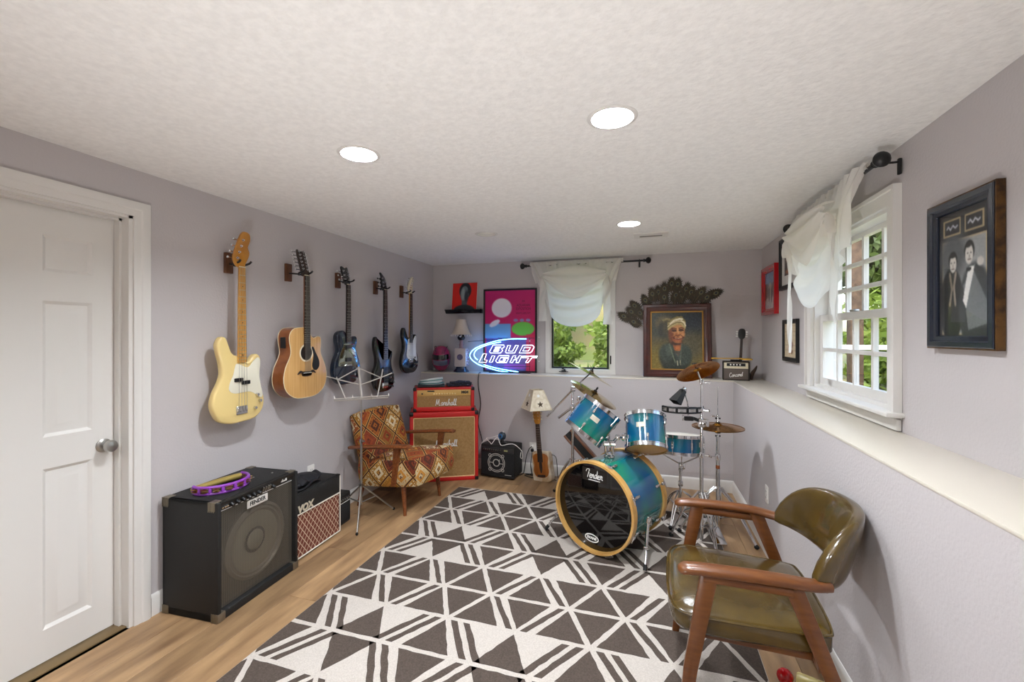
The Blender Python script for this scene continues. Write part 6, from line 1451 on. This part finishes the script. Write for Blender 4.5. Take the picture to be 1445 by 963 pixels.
for x0_p in (.1, .53):
    cv.rect(x0_p, .06, x0_p + .36, .19, '#b5a37c'); cv.rect(x0_p + .03, .073, x0_p + .33, .177, '#26262a')
    cv.line([(x0_p + .07, .13), (x0_p + .11, .11), (x0_p + .15, .14), (x0_p + .2, .11), (x0_p + .25, .135), (x0_p + .29, .12)], .008, '#cfd3dc')
cv.noise(.02, 3, 1).blur(1)
big = picture('framed_photograph', 'black and white photograph of two people in suits, deep brown-edged frame with two signature plates', by0, by1, bz0, bz1, .042, .03, mat('black_blue_frame', '#1b2230', .25, coat=.3), cv)
w_ = by1 - by0; h_ = bz1 - bz0
b = MB(); rr = .004
for (cx, cz, sx_, sz_) in ((-w_ / 2 - .003, h_ / 2, .006, h_ + .012), (w_ / 2 + .003, h_ / 2, .006, h_ + .012), (0, -.003, w_, .006), (0, h_ + .003, w_, .006)): b.rbox((cx, -.0135, cz), (sx_, .025, sz_), .002)
b.build('frame_side', mat('gilded_brown', '#6b4a22', .35, .4, col2='#3a2612', nscale=30), big, 25)
# ================================================================ curtain rods and curtains
def rod(name, label, p0, p1, wall_dir, br):
    p0, p1 = Vector(p0), Vector(p1); t = thing(name, label, 'curtain rod', (p0 + p1) / 2); c = (p0 + p1) / 2; d_ = (p1 - p0).normalized()
    MB().cyl(p0 - c, p1 - c, .0105, n=12).build('pole', M_black, t)
    for (p, s_) in ((p0, -1), (p1, 1)):
        M_ = T(p - c) @ (d_ * s_).to_track_quat('Z', 'Y').to_matrix().to_4x4()
        MB().lathe([(.0105, -.012), (.018, -.008), (.018, 0), (.012, .004), (.014, .012), (.03, .026), (.034, .04), (.026, .056), (.01, .064), (0, .065)], 18, M_).build('finial', M_black, t)
    for (f_) in br:
        q = p0.lerp(p1, f_) - c; w_ = Vector(wall_dir); b = MB(); b.tube([q, q + w_ * .084], .005, 8); b.rbox(q + w_ * .088 + Vector((0, 0, -.02)), (.012 if abs(w_.x) > .5 else .018, .018 if abs(w_.x) > .5 else .012, .07), .003); b.ring(.014, .004, 16, 6, T(q) @ d_.to_track_quat('Z', 'Y').to_matrix().to_4x4()); b.build('bracket', M_black, t)
    return t
rod('curtain_rod', 'black curtain rod above the casement window on the back wall', (-1.27, YB - .1, 2.212), (-.02, YB - .1, 2.212), (0, 1, 0), (.08, .96))
rod('curtain_rod', 'black curtain rod with ball finials above the window with grid panes', (XR - .1, 3.50, 2.21), (XR - .1, 2.29, 2.21), (1, 0, 0), (.06, .985))
def fabric():
    m = bpy.data.materials.new('white_voile'); m.use_nodes = True; MATS['white_voile'] = m; N = m.node_tree.nodes; L = m.node_tree.links; b = N['Principled BSDF']
    b.inputs['Base Color'].default_value = (*lin('#f6f3ee'), 1); b.inputs['Roughness'].default_value = .8
    tl = N.new('ShaderNodeBsdfTranslucent'); tl.inputs['Color'].default_value = (*lin('#fbf8f2'), 1); mx = N.new('ShaderNodeMixShader'); mx.inputs[0].default_value = .5
    tp_ = N.new('ShaderNodeBsdfTransparent'); m2 = N.new('ShaderNodeMixShader'); m2.inputs[0].default_value = .07
    L.new(b.outputs[0], mx.inputs[1]); L.new(tl.outputs[0], mx.inputs[2]); L.new(mx.outputs[0], m2.inputs[1]); L.new(tp_.outputs[0], m2.inputs[2]); L.new(m2.outputs[0], N['Material Output'].inputs[0]); return m
M_voile = fabric()
def curtain(name, label, loc, rotz, W, drop, g, wing, puff, ties, seed):
    t = thing(name, label, 'curtain', loc, rotz); rn = random.Random(seed); ph = [rn.uniform(0, 6) for _ in range(8)]
    gx = g * W
    def zb(x):
        ax = abs(x)
        if ax <= gx: return -drop * (1 - .20 * (ax / gx) ** 2)
        k = (ax - gx) / (W / 2 - gx); return -drop * (.80 - (.80 - wing) * min(1, k * 1.2) ** .8)
    def folds(x, z, n, amp, k0):
        q = min(1.25, abs(x) / gx); y = 0
        for k in range(n):
            zc = -(.10 + (drop - .16) * k / n) - (.03 + .085 * (k + 1) / n) * (1 - q * q) + .012 * math.sin(ph[k % 8] + x * 7)
            d = (z - zc) / (.030 + .008 * k); y += amp * (.7 + .3 * math.sin(ph[(k + 3) % 8] * 3)) * (math.exp(-d * d) - .55 * math.exp(-(d + 1.5) ** 2))
        return y
    def fn(a, c):
        x = (a - .5) * W; ax = abs(x); z = .03 + (zb(x) - .03) * c
        tt = math.exp(-((ax - gx) / (.055 * W)) ** 2)
        pl = .010 * math.sin(a * 80 + ph[1]) * max(0, 1 - c * 2.2) + .006 * math.sin(a * 19 + ph[2] + c * 3)
        fo = folds(x, z, 5, .052, 0) if ax < gx * 1.02 else .018 * math.sin((ax - gx) * 70 + c * 5)
        bulge = puff * math.sin(PI * min(1, c * .95)) * (1 - .8 * tt)
        x2 = x - math.copysign(.07 * W * c ** .8 * (1 if ax > gx else (ax / gx) ** 3), x)
        return (x2, -(.014 + bulge + pl + fo * (1 - .6 * tt) + .03 * c - .02 * tt * c), z)
    MB().grid(fn, 110, 72).build('swag_panel', M_voile, t, 80)
    def fn2(a, c):
        x = (a - .5) * 2 * gx; q = abs(x) / gx
        z0 = -.035 - .05 * q * q; z1 = -.16 - .22 * (drop / .66) * (1 - q ** 1.4); z = z0 + (z1 - z0) * c
        return (x, -(.075 + puff * .9 * math.sin(PI * c) * (1 - q * q * .7) + .03 * math.sin(PI * c) + .022 * math.sin(2 * PI * (c * 2.6 - .3 * q * q) + ph[3]) * (1 - q * .4) + .018 * c), z)
    MB().grid(fn2, 60, 26).build('overlay_swag', M_voile, t, 80)
    def hd(a, c): x = (a - .5) * W; th_ = PI * 1.9 * c; return (x, -.017 * math.sin(th_) - .003 * math.sin(a * 120), .017 * math.cos(th_) + .010 + .012 * (c < .1))
    MB().grid(hd, 80, 10).build('rod_pocket', M_voile, t, 80)
    for (xx, l_, w2, sway) in ties:
        def tf(a, c): return (xx + (a - .5) * w2 * (1 - .25 * math.sin(PI * c) + .25 * c) + sway * c + .006 * math.sin(c * 9), -(.062 + puff * .5 + .012 * math.sin(a * 5 + c * 10)), -.15 - l_ * c)
        MB().grid(tf, 7, 30).build('tie_ribbon', M_voile, t, 80)
        for s_ in (-1, 1):
            def lf(a, c, s_=s_):
                th_ = 2 * PI * a; R = .055
                return (xx + s_ * (.012 + .032 * math.sin(th_ / 2) ** 2) + (c - .5) * .012, -(.072 + puff * .5 + .02 * math.sin(th_) * .5) - (c - .5) * .04, -.15 - R * (1 - math.cos(th_)) * .9 + .0)
            MB().grid(lf, 20, 4, closed_u=True).build('bow_loop', M_voile, t, 80)
        MB().ell((xx, -(.078 + puff * .5), -.15), (.016, .016, .02), 10).build('bow_knot', M_voile, t, 80)
    return t
curtain('swag_curtain', 'white swag curtain tied up over the casement window on the back wall', (-.725, YB - .1, 2.212), 0, .99, .67, .335, .30, .02, [(-.34, .46, .075, .0), (.335, .50, .085, .01)], 2)
curtain('swag_curtain', 'white swag curtain tied in loops over the window with grid panes', (XR - .1, 2.86, 2.21), -PI / 2, 1.02, .60, .31, .55, .035, [(-.36, .72, .035, -.0), (.30, .55, .05, .05)], 5)

# ================================================================ portrait and feathers
pw_, ph_ = .64, .735
pt = thing('framed_painting', 'oil portrait of a smiling person in a headwrap, dark red wooden frame', 'painting', (.288, YB - .105, ZT), 0)
PMx = RX(-.115) @ FRONT
frame_bars(pw_, ph_, .072, .04, PMx @ T((0, ph_ / 2, 0)), .006).build('frame', mat('mahogany_frame', '#4a1a12', .3, col2='#33100a', nscale=8, coat=.4), pt, 30)
iw, ih = pw_ - .144, ph_ - .144
b = MB(); q = [(-iw / 2, ph_ / 2 - ih / 2), (iw / 2, ph_ / 2 - ih / 2), (iw / 2, ph_ / 2 + ih / 2), (-iw / 2, ph_ / 2 + ih / 2)]
frame_bars(iw + .006, ih + .006, .014, .022, PMx @ T((0, ph_ / 2, 0)), .003).build('gold_slip', mat('gilt', '#c79a4e', .35, .5), pt, 30)
MB().bx(-pw_ / 2 + .02, pw_ / 2 - .02, -.004, .0, .02, ph_ - .02, RX(-.115)).build('backing', M_black, pt, 0)
cv = Canvas(150, 180, '#4a4631')
cv.ell(.85, .2, .5, .45, '#2b3138', 1.2); cv.ell(.1, .15, .4, .3, '#3a3c30', 1.0); cv.ell(.2, .92, .6, .35, '#7d6a2c', 1.0); cv.ell(.85, .85, .4, .4, '#7a6a38', 1.1); cv.ell(.8, .62, .2, .2, '#5a5540', 1)
cv.ell(.26, .2, .17, .13, '#6b6040', .6); cv.ell(.22, .3, .09, .13, '#2c2a20', .7); cv.ell(.3, .26, .08, .14, '#4a4430', .6)
cv.blur(6)
cv.ell(.47, .80, .31, .27, '#2a3029', .2); cv.ell(.3, .72, .15, .16, '#39423a', .4); cv.ell(.66, .76, .13, .18, '#3c463e', .4); cv.ell(.36, .66, .07, .1, '#4d584c', .6)
cv.poly([(.40, .50), (.60, .50), (.58, .68), (.53, .80), (.46, .68)], '#9c5a34'); cv.ell(.52, .64, .045, .1, '#c0703f', .6); cv.ell(.49, .535, .12, .05, '#43261a', .6)
cv.ell(.505, .345, .158, .185, '#a05c34', .1); cv.ell(.55, .29, .10, .08, '#cf935a', .8); cv.ell(.60, .40, .06, .06, '#cf905c', .8); cv.ell(.45, .41, .055, .06, '#b87846', .7); cv.ell(.39, .40, .05, .12, '#7c4226', .8)
cv.ell(.45, .325, .05, .026, '#6b3c22', .5); cv.ell(.59, .315, .048, .026, '#6b3c22', .5)
cv.line([(.405, .328), (.45, .318), (.495, .33)], .007, '#20120c'); cv.line([(.55, .32), (.59, .31), (.635, .32)], .007, '#20120c')
cv.line([(.40, .295), (.45, .278), (.50, .295)], .008, '#5c3520'); cv.line([(.545, .288), (.59, .27), (.64, .285)], .008, '#5c3520')
for (p_, q_, r_) in (((.41, .35), (.45, .362), (.495, .35)), ((.55, .345), (.59, .355), (.635, .342)), ((.42, .245), (.52, .235), (.62, .24)), ((.43, .265), (.52, .255), (.62, .258))): cv.line([p_, q_, r_], .005, '#d8a26c', .8)
cv.line([(.525, .30), (.53, .36), (.535, .39)], .012, '#dca36a'); cv.ell(.53, .40, .036, .022, '#b06a3e', .5); cv.line([(.50, .41), (.53, .418), (.56, .408)], .006, '#4c2416')
cv.line([(.495, .395), (.45, .44), (.44, .47)], .006, '#6b3820'); cv.line([(.565, .39), (.62, .43), (.635, .46)], .006, '#6b3820')
cv.line([(.44, .448), (.48, .468), (.54, .475), (.60, .462), (.64, .44)], .013, '#5a2418'); cv.line([(.47, .458), (.54, .464), (.61, .452)], .007, '#b98a68'); cv.line([(.47, .485), (.54, .496), (.60, .482)], .008, '#b8664a')
cv.ell(.53, .525, .07, .02, '#b06c42', .6)
for (yy, cc_, ww_) in ((.10, '#7d6d40', .02), (.125, '#a5935a', .02), (.15, '#8a7848', .018), (.172, '#d6c594', .02), (.196, '#6d5d36', .014), (.214, '#c2ac74', .018)):
    cv.line([(.34, yy + .085), (.41, yy + .03), (.51, yy - .012), (.60, yy - .01), (.665, yy + .06)], ww_, cc_)
cv.line([(.38, .20), (.46, .145), (.56, .118), (.61, .122)], .016, '#f2e8cc'); cv.line([(.60, .155), (.655, .185), (.675, .24)], .016, '#efe3c0'); cv.line([(.24, .14), (.3, .12), (.36, .13)], .02, '#8a7b50'); cv.line([(.24, .18), (.3, .16), (.36, .16)], .012, '#5a5034')
cv.line([(.36, .56), (.41, .72), (.47, .88)], .013, '#6a7460'); cv.line([(.60, .56), (.58, .72), (.56, .88)], .011, '#5c6656'); cv.poly([(.45, .68), (.58, .68), (.55, .93), (.5, .93)], '#3d4a46', .8); cv.line([(.51, .86), (.52, .93)], .01, '#b9b89a'); cv.line([(.57, .85), (.575, .92)], .008, '#a9a88c')
cv.noise(.03, 9, 3).blur(1).noise(.012, 10, 1); cv.build('canvas', iw - .02, ih - .02, pt, PMx @ T((0, ph_ / 2, .0055)), .4, 'oil_paint')
# peacock feathers
M_fe = [mat('feather_bronze', '#43331f', .6, col2='#2b2a1a', nscale=40), mat('feather_eye_ring', '#6a6748', .5), mat('feather_eye', '#151c2c', .3), mat('feather_stem', '#8a7a5a', .6)]
FE = [(120, 380), (205, 297), (248, 356), (180, 345), (290, 255), (345, 205), (440, 163), (438, 232), (497, 122), (545, 128), (392, 190), (530, 215), (580, 215), (612, 165), (650, 190), (690, 215), (730, 192), (775, 232), (845, 195), (200, 425)]
def FEL(k, fx, fy):
    if k == 0: return 'peacock feather reaching farthest toward the casement window, eye pointing at the curtain'
    if k == 18: return 'peacock feather lying flat and reaching farthest toward the mini amplifier'
    if k == 8: return 'peacock feather standing tallest above the portrait'
    if k == 19: return 'drooping peacock feather lowest beside the portrait frame'
    if fx < 300: return 'peacock feather sticking out beside the portrait on the casement window side'
    return 'peacock feather with a dark eye rising above the top edge of the portrait'
for k, (fx, fy) in enumerate(FE):
    Yf = YB - .008 - .0022 * (k % 9); tip = Vector(ony(860 + fx / 5.667, 380 + fy / 5.667, Yf)); root = Vector((.2 + .18 * (tip.x - .28), Yf, 1.45)); up_ = (tip - root).normalized()
    if fx < 300 and fy > 240: root = Vector((.18, Yf, 1.42)); up_ = (tip - root).normalized()
    if k == 18: up_ = Vector((.8, 0, .35)).normalized()
    sd_ = Vector((up_.z, 0, -up_.x)); Mf = Matrix((sd_, up_, Vector((0, -1, 0)))).transposed().to_4x4()
    t = thing('peacock_feather', FEL(k, fx, fy), 'feather', tip, group='peacock feathers behind the portrait')
    rn = random.Random(k); o = []; n = 44
    for i in range(n):
        a = 2 * PI * i / n; r_ = 1 + (.1 + .32 * rn.random() if i % 2 else -.12); o.append((.044 * math.sin(a) * r_ * (1 - .3 * math.cos(a)), .074 * math.cos(a) * r_))
    MB().slab(o, -.0004, .0006, 0, Mf).build('vane', M_fe[0], t, 0)
    MB().slab(ellpts(.018, .025, 20, 0, .008), .0006, .0011, 0, Mf).build('eye_ring', M_fe[1], t, 0); MB().slab(ellpts(.010, .013, 16, 0, .01), .0011, .0015, 0, Mf).build('eye', M_fe[2], t, 0)
    L_ = (tip - root).length; MB().tube([Mf @ Vector((0, -L_, 0)), Mf @ Vector((0, 0, 0))], [.0018, .0012], 5).build('stem', M_fe[3], t)
    bb = MB()
    for i in range(18):
        v_ = -.05 - .16 * i / 18; s_ = 1 if i % 2 else -1; bb.tube([Mf @ Vector((0, v_, 0)), Mf @ Vector((s_ * .022, v_ + .02, 0)), Mf @ Vector((s_ * .04, v_ + .05 + .01 * rn.random(), .0))], [.0014, .0012, .0005], 4)
    bb.build('barbs', M_fe[0], t, kind='stuff')
# ================================================================ outside
GZ = .62
def foliage(n, c, r, size, seed, squash=1.0):
    g = np.random.default_rng(seed); d = g.normal(size=(n, 3)); d /= np.linalg.norm(d, axis=1)[:, None]; rad = g.random(n) ** .4
    lump = 1 + .25 * np.sin(d[:, 0] * 5 + seed) * np.sin(d[:, 1] * 4 + 2 * seed) + .15 * np.sin(d[:, 2] * 9)
    p = np.array(c) + d * (rad * lump)[:, None] * np.array(r)
    a = g.normal(size=(n, 3)); a /= np.linalg.norm(a, axis=1)[:, None]; b_ = np.cross(a, g.normal(size=(n, 3))); b_ /= np.linalg.norm(b_, axis=1)[:, None]
    s_ = size * (.6 + .8 * g.random(n))[:, None]; v_ = np.stack([p - a * s_, p + b_ * s_ * .45, p + a * s_, p - b_ * s_ * .45], 1).reshape(-1, 3)
    mb = MB(); mb.v = [tuple(q) for q in v_]; mb.f = [(4 * i, 4 * i + 1, 4 * i + 2, 4 * i + 3) for i in range(n)]; return mb
def leafmat(name, c1, c2):
    m = mat(name, c1, .6, col2=c2, nscale=2.5, contrast=(.3, .7)); N = m.node_tree.nodes; L = m.node_tree.links; b = N['Principled BSDF']
    tl = N.new('ShaderNodeBsdfTranslucent'); tl.inputs['Color'].default_value = (*lin(c2), 1); mx = N.new('ShaderNodeMixShader'); mx.inputs[0].default_value = .35
    L.new(b.outputs[0], mx.inputs[1]); L.new(tl.outputs[0], mx.inputs[2]); L.new(mx.outputs[0], N['Material Output'].inputs[0]); return m
M_l1 = leafmat('spring_leaf', '#5f7a30', '#8a9e42'); M_l2 = leafmat('dark_leaf', '#42582a', '#667a3c'); M_bark = mat('bark', '#5c4a3a', .9, col2='#43352a', nscale=12)
M_grass = mat('lawn', '#707e3c', .95, col2='#8a7f54', nscale=2.2, bump=.6, bscale=60)
def gfn(x0, x1, y0, y1, rise):
    return lambda a, c: (x0 + (x1 - x0) * a, y0 + (y1 - y0) * c, GZ + rise(x0 + (x1 - x0) * a, y0 + (y1 - y0) * c))
g1 = MB(); g1.grid(gfn(-14, XR + .2, YB + .2, 22, lambda x, y: 0.0), 4, 4); g1.grid(gfn(XR + .2, 24, -10, 22, lambda x, y: 0.0), 4, 4)
go = g1.build('lawn', M_grass, smooth=60); tag(go, 'short sunlit lawn outside the windows', 'lawn'); go['kind'] = 'stuff'
hb = MB(); hb.grid(lambda a, c: (-16 + 20 * a, 15 + 4 * c + .8 * math.sin(a * 7), GZ - .1 + 3.4 * c ** .8), 24, 8)
ho = hb.build('hillside', mat('dry_grass_bank', '#8a7b50', .95, col2='#747f40', nscale=.9), smooth=60); struct(ho)
def shrub(label, c, r, n, size, m, seed):
    t = thing('garden_shrub', label, 'shrub', (c[0], c[1], GZ)); foliage(n, (0, 0, c[2] - GZ), r, size, seed).build('foliage', m, t, 0)
    b = MB()
    for k in range(4): b.tube([(.05 * k - .08, 0, 0), (.15 * (k - 1.5), .1 * (k % 2), c[2] - GZ)], [.02, .01], 6)
    b.build('stems', M_bark, t); return t
shrub('bright green leafy shrub outside the casement window, beside the window latch', (-.15, 6.9, 1.35), (.62, .6, .75), 5200, .06, M_l1, 1)
shrub('bright green leafy shrub outside the casement window, below the neon side', (-1.75, 7.0, 1.1), (.78, .6, .62), 6500, .06, M_l1, 2)
shrub('low green shrub between the two shrubs outside the casement window', (-.88, 5.75, .80), (.5, .3, .2), 2600, .05, M_l1, 3)
shrub('broad green hedge shrub outside the window with grid panes', (3.9, 8.2, 1.25), (.95, .8, .8), 6000, .07, M_l1, 4)
shrub('darker green hedge shrub at the lawn edge beyond the grid-pane window', (9.6, 10.0, 1.6), (1.4, 1.2, 1.2), 6000, .1, M_l2, 5)
def tree(label, c, h, r, n, m, seed):
    t = thing('garden_tree', label, 'tree', (c[0], c[1], GZ + c[2])); foliage(n, (0, 0, h), r, .13, seed).build('crown', m, t, 0)
    b = MB(); b.tube([(0, 0, 0), (.05, .03, h * .5), (0, .05, h)], [.16, .12, .06], 10)
    for k in range(5): a = k * 1.26; b.tube([(0, .03, h * .6), (r[0] * .5 * math.cos(a), r[1] * .5 * math.sin(a), h * 1.05)], [.05, .02], 6)
    b.build('trunk', M_bark, t); return t
tree('leafy tree seen through the upper grid panes', (4.9, 11.0, 0), 3.2, (1.9, 1.4, 1.8), 10000, M_l2, 7)
tree('pale leafy tree farther off through the grid panes', (7.6, 14.5, 0), 3.6, (2.6, 2.0, 2.6), 9000, M_l1, 8)
tree('leafy tree on the slope beyond the casement window', (-3.8, 13.0, .0), 2.8, (2.0, 1.8, 1.7), 8000, M_l2, 9)
# deck rail and post beyond the window with grid panes
dr = thing('deck_railing', 'white railing of an outdoor deck beyond the grid-pane window', 'railing', (3.2, 6.4, GZ), 0)
for z in (.10, .68): MB().rbox((0, 0, z), (2.6, .06, .06), .01).build('rail', M_white, dr)
for k in range(3): MB().rbox((-1.25 + k * 1.25, 0, .38), (.09, .09, .76), .01).build('post', M_white, dr)
tk = thing('garden_post', 'dark brown wooden post outside the grid-pane window', 'post', (2.85, 7.4, GZ))
MB().rbox((0, 0, 1.1), (.16, .16, 2.2), .02).build('shaft', M_bark, tk); MB().rbox((0, 0, 2.22), (.2, .2, .06), .01).build('cap', M_bark, tk)
sdg = thing('neighbour_wall', 'grey clapboard house wall seen through the far grid panes', 'building', (2.55, 9.6, GZ))
for k in range(14): MB().box((0, 0, .1 + k * .2), (1.5, .03, .2), T((0, 0, 0)) @ RX(0)).build('board', mat('grey_siding', '#62666c', .7), sdg, 0)
MB().rbox((.76, -.02, 1.4), (.1, .1, 2.8), .01).build('corner_board', M_white, sdg)
